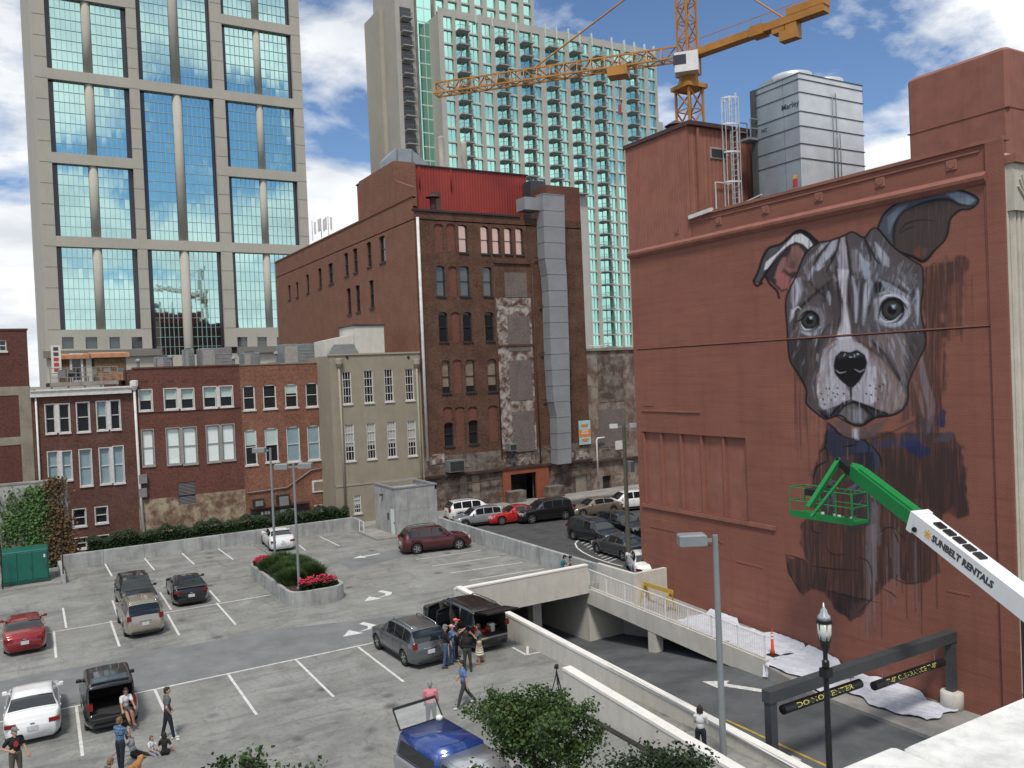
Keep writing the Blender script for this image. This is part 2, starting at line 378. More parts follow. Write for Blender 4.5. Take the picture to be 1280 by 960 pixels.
# no-parking hatching on the street
ST = bpy.data.objects['street']
arc = [pZ(540+x/4.571, 600+y/4.571) for x, y in ((1090, 492), (1000, 468), (920, 440), (860, 410), (828, 385), (818, 362), (835, 342))]
for a, b in zip(arc, arc[1:]): stripe(ST, a, b, .12, -.014)
for i in range(11):
    t = i/10; a = pZ(540+(835+t*165)/4.571, 600+(348+t*120)/4.571); stripe(ST, a, a+Vector((1.6+1.0*t, .9, 0)), .09, -.0105)

# ---- low walls
def wall_thing(name, mb, m, label, cat='wall'): return single(name, mb, m, label, cat)
w = MB(); x = 2.6
ws = thing('hedge_wall', 'long low grey concrete wall in front of the clipped hedge', 'wall', (13, 67.2, 0))
for i in range(8):
    s = MB(ws); a = 2.5+i*2.69; s.bbox(a+.006, a+2.684, 67.0, 67.3, -.1, 1.0, .02); obj('wall_panel', s, M_CONC, ws)
s = MB(ws); s.bbox(2.3, 2.55, 62.1, 67.3, -.1, .62, .02); obj('return_wall', s, M_CONC, ws)
s = MB(ws); s.bbox(23.8, 24.05, 65.6, 67.3, -.1, 1.0, .02); obj('return_wall', s, M_CONC, ws)
ws = thing('street_wall', 'grey concrete parapet wall in panels between the parking lot and the street', 'wall', (28.95, 52, 0))
for i in range(9):
    s = MB(ws); a = 40.25+i*2.62; s.bbox(28.85, 29.1, a+.008, a+2.612, -.1, 1.1, .02); obj('wall_panel', s, M_CONC, ws)
kb = MB(); kb.box(-45, 2.3, 62.05, 62.3, -.05, .18); wall_thing('kerb', kb, M_SIDE, 'low concrete kerb below the green utility cabinet', 'kerb')
# ramp parapets
def sloped_wall(root, name, x0, x1, y0, y1, zt0, zt1, zb0, zb1, m, cap=None):
    s = MB(root); s.prism([(x0, y0, zb0), (x0, y1, zb1), (x0, y1, zt1), (x0, y0, zt0)], (x1-x0, 0, 0)); o = obj(name, s, m, root)
    if cap:
        s = MB(root); s.prism([(x0-.025, y0, zt0-.02), (x0-.025, y1, zt1-.02), (x0-.025, y1, zt1+.09), (x0-.025, y0, zt0+.09)], (x1-x0+.05, 0, 0)); obj('cap', s, cap, root)
    return o
rp_ = thing('ramp_parapet', 'long pale parapet with white cap beside the garage ramp', 'wall', (19.8, 28, 0))
ys = [14, 22.0, 31.0, 40.0]
for a, b in zip(ys, ys[1:]):
    f = lambda y: .2+(y-14)*.0405
    sloped_wall(rp_, 'wall_panel', 19.7, 19.955, a+.005, b-.005, f(a), f(b), -2.4, -.3, M_WHITEC, M_CAP)
s = MB(rp_)
s.tube([(19.62, 26.75, .98), (19.62, 21.9, .66), (19.62, 17, .34)], .022, 8)
for y in (26.5, 24.2, 21.9, 19.5): s.bar((19.62, y, .98-(26.75-y)*.066-.02), (19.72, y, .98-(26.75-y)*.066-.06), .02)
obj('handrail', s, mat('white_rail_paint', (.75, .75, .73), rough=.45, var=.08), rp_)
sp_ = thing('stair_parapet', 'shorter pale parapet with white cap beside the camera tripod', 'wall', (17.6, 21, 0))
sloped_wall(sp_, 'wall_panel', 17.42, 17.75, 14, 26.6, .52, 1.24, -.2, -.2, M_WHITEC, M_CAP)
s = MB(sp_); s.box(17.2, 17.41, 14, 26.4, -.02, .05); obj('drain_strip', s, mat('dark_drain', (.03, .03, .03), rough=.9), sp_)
cw = thing('cross_parapet', 'broad pale parapet spanning above the garage entrance', 'wall', (24, 40, 0))
xs = [19.7, 22.4, 25.3, 28.2]
for a, b in zip(xs, xs[1:]):
    s = MB(cw); s.box(a+.004, b-.004, 39.95, 40.25, -.42, 1.12); obj('wall_panel', s, M_WHITEC, cw)
    s = MB(cw); s.box(a, b, 39.92, 40.28, 1.12, 1.2); obj('cap', s, M_CAP, cw)
s = MB(cw); s.prism([(19.5, 39.9, -.45), (28.2, 39.9, -.45), (28.2, 39.9, -.425), (19.5, 39.9, -.425)], (0, .35, 0)); obj('beam_soffit', s, M_CONC, cw)
for x in (21.6, 25.6):
    s = MB(cw); s.bbox(x, x+.6, 42.0, 42.6, -3.8, -.36, .02); obj('column', s, M_WHITEC, cw)
# walkway along the mural wall
wk = thing('walkway', 'sloping concrete walkway with pale fascia along the painted wall', 'walkway', (29.5, 33, -1))
s = MB(wk)
s.prism([(28.2, 40.2, -1.1), (28.2, 30.05, -1.58), (28.2, 26.7, -1.6), (28.2, 26.7, -.72), (28.2, 40.2, -.21)], (.22, 0, 0)); obj('fascia', s, M_WHITEC, wk)
s = MB(wk); s.prism([(28.42, 40.2, -.6), (28.42, 26.7, -1.5), (28.42, 26.7, -.95), (28.42, 40.2, -.34)], (2.92, 0, 0)); obj('slab', s, M_SIDE, wk)
s = MB(wk); s.prism([(28.2, 26.7, -1.6), (28.2, 12, -1.6), (28.2, 12, -1.36), (28.2, 24, -1.36), (28.2, 26.7, -.95)], (3.14, 0, 0)); obj('slab', s, M_SIDE, wk)
s = MB(wk); s.box(28.22, 28.72, 34.2, 34.8, -3.9, -1.0); obj('column', s, M_WHITEC, wk)
s = MB(wk); s.box(29.0, 29.25, 36.75, 40.24, -.5, 1.1); s.box(29.25, 31.33, 36.75, 37.0, -.5, 1.1); obj('end_wall', s, M_WHITEC, wk)
M_RAIL = MATS['white_rail_paint']
rl = thing('walkway_railing', 'white metal baluster railing along the sloping walkway', 'railing', (28.3, 33, -.2))
fz = lambda y: -.21+(y-40.2)*.0378
s = MB(rl); s.bar((28.3, 40.1, fz(40.1)+1.1), (28.3, 26.75, fz(26.75)+1.02), .05); obj('top_rail', s, M_RAIL, rl)
s = MB(rl); s.bar((28.3, 40.1, fz(40.1)+.1), (28.3, 26.75, fz(26.75)+.08), .035); obj('bottom_rail', s, M_RAIL, rl)
pm = MB(); pm.box(-.025, .025, -.025, .025, 0, 1.08); pm = pm.mesh('post'); pm.materials.append(M_RAIL)
bm_ = MB(); bm_.box(-.008, .008, -.008, .008, 0, .98); bm_ = bm_.mesh('baluster'); bm_.materials.append(M_RAIL)
for i in range(9):
    o = bpy.data.objects.new('post', pm); COL.objects.link(o); o.parent = rl; y = 40.08-i*1.665; o.location = Vector((28.3, y, fz(y)))-rl.location
for i in range(100):
    o = bpy.data.objects.new('baluster', bm_); COL.objects.link(o); o.parent = rl; y = 40.0-i*.1328; o.location = Vector((28.3, y, fz(y)+.09))-rl.location

# planter island
pl = thing('planter', 'raised concrete island planter with rounded corners in the parking lot', 'planter', (14.3, 51, 0))
def ring(x0, x1, y0, y1, r, n=5):
    pts = []
    for cx, cy, a0 in ((x1-r, y0+r, -90), (x1-r, y1-r, 0), (x0+r, y1-r, 90), (x0+r, y0+r, 180)):
        for i in range(n+1): t = R_(a0+90*i/n); pts.append((cx+r*math.cos(t), cy+r*math.sin(t)))
    return pts
oo = ring(12.7, 15.95, 46.2, 56, .9); ii = ring(12.9, 15.75, 46.4, 55.8, .72)
s = MB(pl); n = len(oo)
s.add([(*p, -.05) for p in oo]+[(*p, .85) for p in oo]+[(*p, .85) for p in ii]+[(*p, .55) for p in ii],
      [(i, (i+1) % n, n+(i+1) % n, n+i) for i in range(n)]+[(n+i, n+(i+1) % n, 2*n+(i+1) % n, 2*n+i) for i in range(n)]+[(2*n+i, 2*n+(i+1) % n, 3*n+(i+1) % n, 3*n+i) for i in range(n)])
obj('kerb_wall', s, M_CONC, pl)
s = MB(pl); s.poly([(*p, .7) for p in ii]); obj('soil', s, mat('mulch', (.05, .03, .02), rough=1, var=.4, vs=9), pl)

# near coping of the roof the picture is taken from
cp = thing('roof_parapet', 'speckled white stone coping on a roof edge, split by one joint', 'parapet', (3, 1.5, 11))
M_COP = concrete('lichen_speckled_coping', (.66, .66, .63), streak=.05, blot=.22, blots=7)
j = pZ(1123, 933, 11.2)
s = MB(cp); s.bbox(1.2, j.x-.006, 1.0, 1.93, 11.0, 11.2, .012); obj('coping_slab', s, M_COP, cp)
s = MB(cp); s.bbox(j.x+.006, 7.5, 1.0, 1.90, 11.0, 11.2, .012); obj('coping_slab', s, M_COP, cp)
s = MB(cp); s.box(1.3, 7.5, 1.1, 1.8, -.1, 11.0); obj('wall', s, M_WHITEC, cp)
s = MB(cp); s.box(3.0, 7.5, .6, 1.22, 11.22, 11.3); obj('metal_flashing', s, mat('grey_flashing', (.2, .21, .22), rough=.5, metal=.4), cp)
# ================================================================== BUILDINGS
def z1(x, y): return (x/3.2, y/3.2)
def z2(x, y): return (x/3.2, 200+y/3.2)
def z3(x, y): return (x/3.2, 400+y/3.2)
def z5(x, y): return (340+x/3.2, 150+y/3.2)
def z6(x, y): return (440+x/3.2, y/3.2)
def z7(x, y): return (340+x/3.2, 380+y/3.2)
def zs(x, y): return (540+x/4.2667, 420+y/4.2667)      # street-front zoom
class Plane:
    """wall plane: 'Y' faces -Y, 'X' faces -X; d goes into the building"""
    def __init__(s, kind, c): s.k, s.c = kind, c
    def T(s, u, z, d=0.): return (u, s.c+d, z) if s.k == 'Y' else (s.c+d, u, z)
    def px(s, x, y):
        p = pY(x, y, s.c) if s.k == 'Y' else pX(x, y, s.c); return (p.x if s.k == 'Y' else p.y), p.z
    def box(s, mb, u0, u1, z0, z1, d0, d1):
        a = s.T(u0, z0, d0); b = s.T(u1, z1, d1); mb.box(a[0], b[0], a[1], b[1], a[2], b[2])
    def hole(s, zf, xl, yt, xr, yb):
        my, mx_ = (yt+yb)/2, (xl+xr)/2
        u0 = s.px(*zf(xl, my))[0]; u1 = s.px(*zf(xr, my))[0]; za = s.px(*zf(mx_, yb))[1]; zb = s.px(*zf(mx_, yt))[1]
        return (min(u0, u1), max(u0, u1), za, zb)
def wall_holes(mb, P, u0, u1, za, zb, holes, depth=.28, arch=0.):
    us = sorted({u0, u1, *[h[0] for h in holes], *[h[1] for h in holes]}); zz = sorted({za, zb, *[h[2] for h in holes], *[h[3] for h in holes]})
    us = [u for u in us if u0 <= u <= u1]; zz = [z for z in zz if za <= z <= zb]
    for j in range(len(zz)-1):
        run = None
        for i in range(len(us)-1):
            c = ((us[i]+us[i+1])/2, (zz[j]+zz[j+1])/2)
            inside = any(h[0] < c[0] < h[1] and h[2] < c[1] < h[3] for h in holes)
            if not inside and run is None: run = us[i]
            if (inside or i == len(us)-2) and run is not None:
                e = us[i] if inside else us[i+1]
                if e > run: mb.quad(P.T(run, zz[j]), P.T(e, zz[j]), P.T(e, zz[j+1]), P.T(run, zz[j+1]))
                run = None
    for h in holes:
        a, b, c, d = h[:4]; D = depth
        for q in (((a, c), (a, d)), ((a, d), (b, d)), ((b, d), (b, c)), ((b, c), (a, c))):
            (p0, r0), (p1, r1) = q; mb.quad(P.T(p0, r0), P.T(p1, r1), P.T(p1, r1, D), P.T(p0, r0, D))
        if arch:
            k = arch; m = (a+b)/2; hw = (b-a)/2
            for sgn, e in ((-1, a), (1, b)):
                pts = [P.T(e, d), P.T(e, d-k)]+[P.T(m+sgn*hw*math.cos(t), d-k+k*math.sin(t)) for t in (R_(20), R_(42), R_(65), R_(88))]
                mb.poly([Vector(p)+Vector((0, -.002, 0) if P.k == 'Y' else (-.002, 0, 0)) for p in pts])
M_WFRAME = mat('weathered_white_frame', (.58, .57, .54), rough=.6, var=.15, vs=4)
M_GFRAME = mat('grey_frame', (.3, .29, .27), rough=.6, var=.15, vs=4)
M_DFRAME = mat('dark_sash', (.035, .033, .032), rough=.6, var=.2)
M_WGLASS = glass('window_glass_dark', (.018, .022, .025), .06, spec=.55)
M_WGLASS2 = glass('window_glass_sky', (.08, .095, .10), .04, spec=.9)
M_SHADE = mat('pale_green_blind', (.42, .53, .5), rough=.7, var=.08, vs=.8)
M_SHADEW = mat('bright_white_blind', (.72, .80, .78), rough=.7, var=.06, vs=.8)
M_BLUEBL = mat('teal_grey_blind', (.23, .33, .36), rough=.5, var=.12, vs=.8)
M_BOARD = mat('tan_window_board', (.22, .17, .12), rough=.8, var=.2, vs=2)
M_PINKGL = glass('copper_reflecting_glass', (.62, .42, .36), .12, metal=.75)
def window(root, P, h, frame=M_WFRAME, fw=.07, d=.16, blind=0., bmat=None, grid=(1, 2), sill=True, gl=None, surround=0., name='window', mun=.035):
    a, b, c, e = h[:4]; gl = gl or M_WGLASS
    s = MB(root)
    for q in ((a, a+fw, c, e), (b-fw, b, c, e), (a+fw, b-fw, c, c+fw), (a+fw, b-fw, e-fw, e)): P.box(s, *q, d-.07, d+.05)
    nx, nz_ = grid
    for i in range(1, nx): u = a+(b-a)*i/nx; P.box(s, u-mun/2, u+mun/2, c+fw, e-fw, d-.03, d+.02)
    for i in range(1, nz_): z = c+(e-c)*i/nz_; P.box(s, a+fw, b-fw, z-.03, z+.03, d-.045, d+.03)
    if surround:
        for q in ((a-surround, a, c-.02, e+surround), (b, b+surround, c-.02, e+surround), (a, b, e, e+surround)): P.box(s, *q, -.03, .06)
    if sill: P.box(s, a-.08, b+.08, c-.12, c+.01, -.1, d+.02)
    o = obj(name, s, frame, root)
    s = MB(root); s.quad(P.T(a, c, d+.035), P.T(b, c, d+.035), P.T(b, e, d+.035), P.T(a, e, d+.035)); obj('pane', s, gl, o)
    if blind:
        z = e-(e-c)*blind; s = MB(root); s.quad(P.T(a+fw, z, d+.0305), P.T(b-fw, z, d+.0305), P.T(b-fw, e-fw, d+.0305), P.T(a+fw, e-fw, d+.0305)); obj('blind', s, bmat or M_SHADE, o)
    return o
def shell(mb, P, u0, u1, z0, z1, depth, roof_z=None, inner=.6):
    """sides, back and roof behind a front wall"""
    D = depth; rz_ = z1 if roof_z is None else roof_z
    mb.quad(P.T(u0, z0, 0), P.T(u0, z1, 0), P.T(u0, z1, D), P.T(u0, z0, D)); mb.quad(P.T(u1, z0, 0), P.T(u1, z1, 0), P.T(u1, z1, D), P.T(u1, z0, D))
    mb.quad(P.T(u0, z0, D), P.T(u1, z0, D), P.T(u1, z1, D), P.T(u0, z1, D)); mb.quad(P.T(u0, rz_, 0), P.T(u1, rz_, 0), P.T(u1, rz_, D), P.T(u0, rz_, D))
    mb.quad(P.T(u0, z0, inner), P.T(u1, z0, inner), P.T(u1, rz_, inner), P.T(u0, rz_, inner))
def tubes(root, name, paths, r, m, n=8):
    s = MB(root); s.smooth = True
    for p in paths: s.tube(p, r, n)
    return obj(name, s, m, root)

# ---------------- row of brick buildings behind the hedge, facades at Y = 73
F = Plane('Y', 73.)
BR_A = brick('brick_dark_red', (.155, .068, .052), (.085, .042, .036), (.12, .1, .09), dark=.45)
BR_B = brick('brick_deep_red', (.17, .065, .048), (.105, .045, .036), (.1, .085, .075), dark=.3)
BR_Blow = brick('brick_limewashed', (.15, .075, .05), (.11, .055, .04), (.25, .22, .18), stain=(.42, .37, .26), stain_amt=.8, sscale=.9, dark=.35)
BR_C = brick('brick_orange_mixed', (.28, .115, .068), (.115, .055, .04), (.22, .19, .16), dark=.45)
BR_D = brick('brick_maroon', (.14, .055, .044), (.095, .042, .036), (.07, .05, .045), dark=.25)
M_STONE = concrete('tan_stone_band', (.27, .24, .19), streak=.3)
M_ROOF = mat('black_roofing', (.045, .045, .048), rough=.9, var=.3)
M_PIPEW = mat('white_downpipe', (.62, .61, .58), rough=.5, var=.15)
M_PIPEG = mat('grey_downpipe', (.2, .2, .2), rough=.5, var=.2)
# far left block with tan bands
xr = F.px(39, 520)[0]; zt = F.px(20, 413)[1]
b = thing('brick_building', 'plain maroon brick block with tan concrete bands beside the roof terrace', 'building', (-6, 73, 0))
s = MB(b); h = F.hole(lambda x, y: (x, y), -9, 425, 8, 439); wall_holes(s, F, -22, xr, -1, zt, [h]); shell(s, F, -22, xr, -1, zt, 22); obj('wall', s, BR_D, b)
window(b, F, h, grid=(2, 2))
for y0, y1 in ((483, 494), (546, 556)):
    s = MB(b); F.box(s, -22, xr+.03, F.px(20, y1)[1], F.px(20, y0)[1], -.04, .1); obj('stone_band', s, M_STONE, b)
s = MB(b); F.box(s, xr-.75, xr+.04, -1, F.px(20, 483)[1], -.05, .2); obj('stone_pier', s, M_STONE, b)
s = MB(b); F.box(s, -22, xr+.06, zt, zt+.14, -.06, .5); obj('coping', s, BR_D, b)
# building A with the terrace
xa0, xa1 = F.px(41, 560)[0], F.px(170, 560)[0]; zA = F.px(100, 494)[1]
b = thing('terrace_building', 'narrow red brick building with white cornice under the roof terrace', 'building', ((xa0+xa1)/2, 73, 0))
hs = [F.hole(z3, *q) for q in ((183, 338, 220, 453), (238, 336, 278, 450), (308, 330, 357, 447), (388, 326, 427, 440), (443, 322, 480, 437),
     (193, 527, 232, 642), (250, 525, 287, 640), (320, 518, 367, 663), (400, 512, 440, 655), (455, 505, 495, 652), (293, 757, 343, 825), (382, 748, 430, 812), (297, 872, 347, 915), (388, 862, 434, 897))]
dr = F.hole(z3, 475, 860, 527, 905)
s = MB(b); wall_holes(s, F, xa0+.01, xa1, -1, zA, hs+[dr]); shell(s, F, xa0+.01, xa1, -1, zA, 20); obj('wall', s, BR_A, b)
for i, h in enumerate(hs):
    if i in (0, 3): s = MB(b); F.box(s, h[1]+.02, hs[i+1][0]-.02, h[2], h[3]+.05, -.02, .1); obj('mullion_pier', s, M_WFRAME, b)
    if i in (5, 8): s = MB(b); F.box(s, h[1]+.02, hs[i+1][0]-.02, h[2], h[3]+.05, -.02, .1); obj('mullion_pier', s, M_WFRAME, b)
    window(b, F, h, blind=(.0, .0, 0, .55, 0, .97, .97, .97, .97, .97, 0, 0, 0, 0)[i], bmat=M_BLUEBL, surround=.06, fw=.06)
s = MB(b); F.box(s, dr[0], dr[1], dr[2], dr[3], .12, .18); o = obj('door', s, mat('grey_steel_door', (.36, .37, .37), rough=.5, var=.1), b)
s = MB(b); F.box(s, dr[0]+.25, dr[0]+.75, dr[3]-.8, dr[3]-.2, .1, .125); obj('pane', s, M_WGLASS, o)
s = MB(b); F.box(s, xa0, xa1-.15, zA, zA+.42, -.35, .3); F.box(s, xa0, xa1-.15, zA+.42, zA+.52, -.45, .3); obj('cornice', s, M_WFRAME, b)
s = MB(b); F.box(s, xa0+.4, xa1-.2, zA+.5, zA+.56, .3, 9); obj('roof', s, mat('pale_roof_membrane', (.5, .5, .5), rough=.8, var=.3, vs=.7), b)
tubes(b, 'downpipe', [[(xa0+.35, 72.86, zA), (xa0+.35, 72.86, 0)]], .07, M_PIPEW)
# building B
xb0, xb1 = xa1, F.px(304, 560)[0]; zB = F.px(235, 459)[1]
b = thing('brick_office_building', 'deep red brick building with paired white sash windows and limewashed base', 'building', ((xb0+xb1)/2, 73, 0))
hs = [F.hole(z3, *q) for q in ((557, 280, 608, 362), (658, 275, 708, 357), (725, 275, 775, 355), (815, 268, 865, 350), (880, 265, 930, 346), (570, 440, 615, 583), (668, 433, 720, 577), (733, 430, 787, 575), (828, 422, 878, 567), (890, 418, 938, 560))]
vt = F.hole(z3, 713, 648, 782, 738); hb = F.hole(z3, 912, 805, 958, 832); zl = F.px(*z3(760, 700))[1]
s = MB(b); wall_holes(s, F, xb0, xb1, zl, zB, hs+[(vt[0], vt[1], zl, vt[3])]); shell(s, F, xb0, xb1, -1, zB, 24, zB-.6); obj('wall', s, BR_B, b)
s = MB(b); wall_holes(s, F, xb0, xb1, -1, zl, [(vt[0], vt[1], vt[2], zl), hb]); obj('limewashed_base', s, BR_Blow, b)
for i, h in enumerate(hs): window(b, F, h, blind=.5 if i < 5 else .98, bmat=M_SHADE if i < 5 else M_SHADEW, frame=M_WFRAME if i < 5 else M_GFRAME, surround=.07, fw=.07)
for i in (1, 3, 6, 8): s = MB(b); F.box(s, hs[i][1]+.075, hs[i+1][0]-.075, hs[i][2], hs[i][3], -.02, .1); obj('mullion_pier', s, M_WFRAME if i < 5 else M_GFRAME, b)
z_ = F.px(*z3(760, 355))[1]; s = MB(b); F.box(s, xb0+.1, xb1-.05, z_-.12, z_, -.08, .1); obj('string_course', s, BR_A, b)
s = MB(b); F.box(s, xb0, xb1, zB, zB+.12, -.08, .5); obj('coping', s, BR_A, b)
for x0 in (580, 682, 740, 838, 895):
    u, z = F.px(*z3(x0, 243)); s = MB(b); F.box(s, u-.25, u+.25, z-.12, z+.12, -.015, .05); obj('vent_brick', s, BR_D, b)
lv = MB(b); F.box(lv, vt[0], vt[1], vt[2], vt[3], .22, .26); o = obj('louvre', lv, M_DFRAME, b)
for i in range(16):
    z = vt[2]+(vt[3]-vt[2])*(i+.5)/16; s = MB(b); s.prism([F.T(vt[0], z-.05, .03), F.T(vt[0], z+.03, .2), F.T(vt[0], z+.05, .2), F.T(vt[0], z-.03, .03)], (vt[1]-vt[0], 0, 0)); obj('slat', s, M_PIPEG, o)
s = MB(b); F.box(s, hb[0], hb[1], hb[2], hb[3], .2, .25); obj('hatch', s, M_DARKIN, b)
pu = F.px(*z3(548, 420))[0]
tubes(b, 'downpipe', [[(pu-.1, 72.8, zB-1.2), (pu-.05, 72.8, 5), (pu+.1, 72.8, 0)]], .1, M_PIPEW)
s = MB(b); s.lathe((pu-.1, 72.75, zB-1.7), [(.12, 0), (.3, .35), (.3, .75), (.2, .8)], 10); obj('hopper', s, M_PIPEW, b)
for y in (635, 690): u, z = F.px(*z3(570, y)); s = MB(b); F.box(s, u-.3, u+.3, z-.35, z+.35, -.3, 0); obj('junction_box', s, M_PIPEG, b)
# building C
xc0, xc1 = xb1, F.px(407, 560)[0]; zC = F.px(360, 455)[1]
b = thing('arched_window_building', 'mottled orange brick building with arched white sash windows', 'building', ((xc0+xc1)/2, 73, 0))
hs = [F.hole(z3, *q) for q in ((972, 262, 1020, 360), (1052, 258, 1105, 355), (1140, 255, 1190, 350), (1223, 250, 1272, 347), (980, 437, 1028, 580), (1060, 430, 1113, 568), (1147, 425, 1200, 567), (1230, 420, 1280, 560))]
shop = F.hole(z3, 1000, 742, 1235, 815); shop = (shop[0], shop[1], shop[2], shop[3]); gd = F.hole(z3, 1258, 737, 1300, 800)
s = MB(b); wall_holes(s, F, xc0, xc1, -1, zC, hs, arch=.22); shell(s, F, xc0, xc1, -1, zC, 24, zC-.4); obj('wall', s, BR_C, b)
for i, h in enumerate(hs): window(b, F, (h[0], h[1], h[2], h[3]-.02), blind=(0, 0, .4, .05, .45, .5, .97, .97)[i], bmat=M_SHADE if i < 6 else M_BLUEBL, surround=.0, fw=.09, d=.1)
s = MB(b); F.box(s, xc0, xc1, zC, zC+.1, -.06, .5); obj('coping', s, M_STONE, b)
s = MB(b); F.box(s, shop[0], shop[1], shop[2], shop[3], -.08, .1); o = obj('shop_front', s, mat('faded_shop_mural', (.06, .045, .045), rough=.7, var=.5, vs=1.2), b)
s = MB(b); F.box(s, shop[0], shop[1], shop[3], shop[3]+.14, -.5, .1); obj('awning', s, BR_D, o)
for i, u in enumerate((.18, .24, .29, .5, .545, .59, .635, .68, .725)):
    s = MB(b); x = shop[0]+(shop[1]-shop[0])*u; F.box(s, x, x+.2, shop[3]-.62, shop[3]-.36, -.095, -.07); obj('sign_letter', s, M_WFRAME, o)
s = MB(b); F.box(s, gd[0], gd[1]-.2, -.5, gd[3], -.02, .06); obj('door', s, MATS['grey_steel_door'], b)
for q in ((1010, 715, 1052, 747), (1105, 697, 1153, 745)):
    h = F.hole(z3, *q); s = MB(b); F.box(s, h[0], h[1], h[2], h[3], -.55, .05); o = obj('wall_air_conditioner', s, mat('black_condenser', (.025, .027, .03), rough=.5, var=.2), b)
    s = MB(b); F.box(s, h[0]+.12, h[1]-.12, h[2]+.12, h[3]-.12, -.575, -.55); obj('grille', s, M_PIPEG, o)
h = F.hole(z3, 1248, 640, 1296, 688); s = MB(b); F.box(s, h[0], h[1], h[2], h[3], -.1, .1); o = obj('wall_box', s, M_WFRAME, b)
s = MB(b); F.box(s, h[0]+.15, h[1]-.15, h[2]+.15, h[3]-.15, -.12, -.1); obj('box_door', s, M_BOARD, o)
tubes(b, 'conduit', [[(xc0+.1, 72.9, 3.2), (xc0+3.5, 72.9, 3.3), (xc1-1.4, 72.9, 4.6), (xc1-.1, 72.9, 4.7)], [(xc1-.35, 72.9, zC-.6), (xc1-.35, 72.9, 0)]], .05, M_PIPEG, 6)

# ---------------- beige stucco house, facade Y = 69.5
G = Plane('Y', 69.5)
M_BEIGE = concrete('beige_stucco', (.30, .27, .205), streak=.18, blot=.1)
M_BEIGE2 = concrete('beige_trim', (.34, .31, .24), streak=.1, blot=.08)
xg0, xg1 = G.px(*z7(243, 500))[0], G.px(528, 520)[0]; zG = G.px(470, 443)[1]
b = thing('stucco_building', 'beige stucco house with small paned sash windows and corner downpipes', 'building', ((xg0+xg1)/2, 69.5, 0))
hs = [G.hole(z7, *q) for q in ((283, 270, 318, 400), (368, 265, 405, 395), (450, 260, 485, 390), (533, 258, 567, 385), (293, 480, 330, 628), (380, 475, 415, 620), (462, 468, 497, 612), (543, 465, 577, 607), (328, 763, 357, 837))]
s = MB(b); wall_holes(s, G, xg0, xg1-.02, -1, zG, hs, arch=.12); shell(s, G, xg0, xg1-.02, -1, zG, 20, zG-.3); obj('wall', s, M_BEIGE, b)
for i, h in enumerate(hs): window(b, G, h, grid=(3, 4), fw=.07, blind=.0 if i < 4 else .62, bmat=mat('lace_blind', (.38, .39, .37), rough=.8, var=.1), d=.1, mun=.03)
s = MB(b); G.box(s, xg0-.08, xg1-.02, zG, zG+.14, -.1, .4); obj('coping', s, M_BEIGE2, b)
zz = G.px(*z7(330, 722))[1]; s = MB(b); G.box(s, xg0, xg1-.02, zz-.08, zz+.06, -.05, .1); obj('string_course', s, M_BEIGE2, b)
for xx, xb_ in ((265, 290), (575, 605)):
    u0, zt_ = G.px(*z7(xx, 245)); u1 = G.px(*z7(xb_, 660))[0]
    tubes(b, 'downpipe', [[(u0, 69.36, zt_), (u0+.03, 69.36, 1)]], .1, M_BEIGE2); s = MB(b); s.lathe((u0, 69.3, zt_-.2), [(.12, 0), (.3, .3), (.32, .7), (.2, .75)], 10); obj('hopper', s, M_BEIGE2, b)
for xx in (300, 545): u, z = G.px(*z7(xx, 213)); s = MB(b); s.lathe((u, 69.45, z), [(.12, -.02), (.12, .1)], 10, 'y'); obj('scupper', s, M_DARKIN, b)
# white rooftop stair hut
u0, z0_ = G.px(*z7(375, 190)); u1, zt_ = G.px(*z7(490, 90)); hut = thing('roof_hut', 'white stair hut with dark flashing on the beige roof', 'roof hut', ((u0+u1)/2, 73, zG-.4))
s = MB(hut); s.box(u0, u1, 72.0, 76, zG-.4, zt_+.25); obj('wall', s, mat('off_white_stucco', (.55, .54, .49), rough=.85, var=.08, streak=.2), hut)
s = MB(hut); s.box(u0-.1, u1+.1, 71.9, 76.1, zt_+.25, zt_+.37); obj('roof', s, M_ROOF, hut)
s = MB(hut); s.prism([(u0-2.7, 72.3, zG-.35), (u0-.02, 72.3, zG-.35), (u0-.02, 72.3, zt_-.5), (u0-2.7, 72.3, zt_-1.0)], (0, 3, 0)); obj('lean_to', s, MATS['off_white_stucco'], hut)
s = MB(hut); s.prism([(u0-2.9, 71.0, zG+.1), (u0-.05, 71.0, zG+.1), (u0-.05, 72.6, zG+1.2), (u0-1.6, 72.6, zG+1.2)], (0, 0, .06)); obj('skylight', s, mat('grey_skylight', (.12, .13, .13), rough=.3), hut)

# ---------------- tall brick warehouse
BR_W = brick('brick_sooty_brown', (.16, .083, .056), (.088, .049, .035), (.08, .065, .055), dark=.6)
BR_S = brick('brick_side_painted', (.225, .113, .078), (.19, .095, .066), (.18, .09, .063), dark=.25, bump=.1)
BR_I = brick('brick_infill_red', (.185, .08, .058), (.135, .06, .046), (.1, .06, .05), dark=.2)
BR_G = brick('brick_grey_lime', (.15, .12, .11), (.10, .075, .07), (.3, .28, .26), dark=.25)
BR_WW = brick('whitewash_peeling', (.12, .05, .036), (.085, .04, .03), (.2, .18, .16), stain=(.44, .42, .38), stain_amt=.85, sscale=1.5, dark=.3)
BR_LO = brick('brick_base_weathered', (.10, .06, .045), (.075, .045, .035), (.2, .18, .16), stain=(.27, .25, .22), stain_amt=.6, sscale=1.1, dark=.5)
xw0, xw1 = xg1, G.px(732, 420)[0]; zW = G.px(590, 268)[1]
b = thing('brick_warehouse', 'tall sooty brick warehouse with arched windows and a red metal penthouse', 'building', ((xw0+xw1)/2, 69.5, 0))
zfl = G.px(*z7(760, 600))[1]                  # top of the weathered ground floor
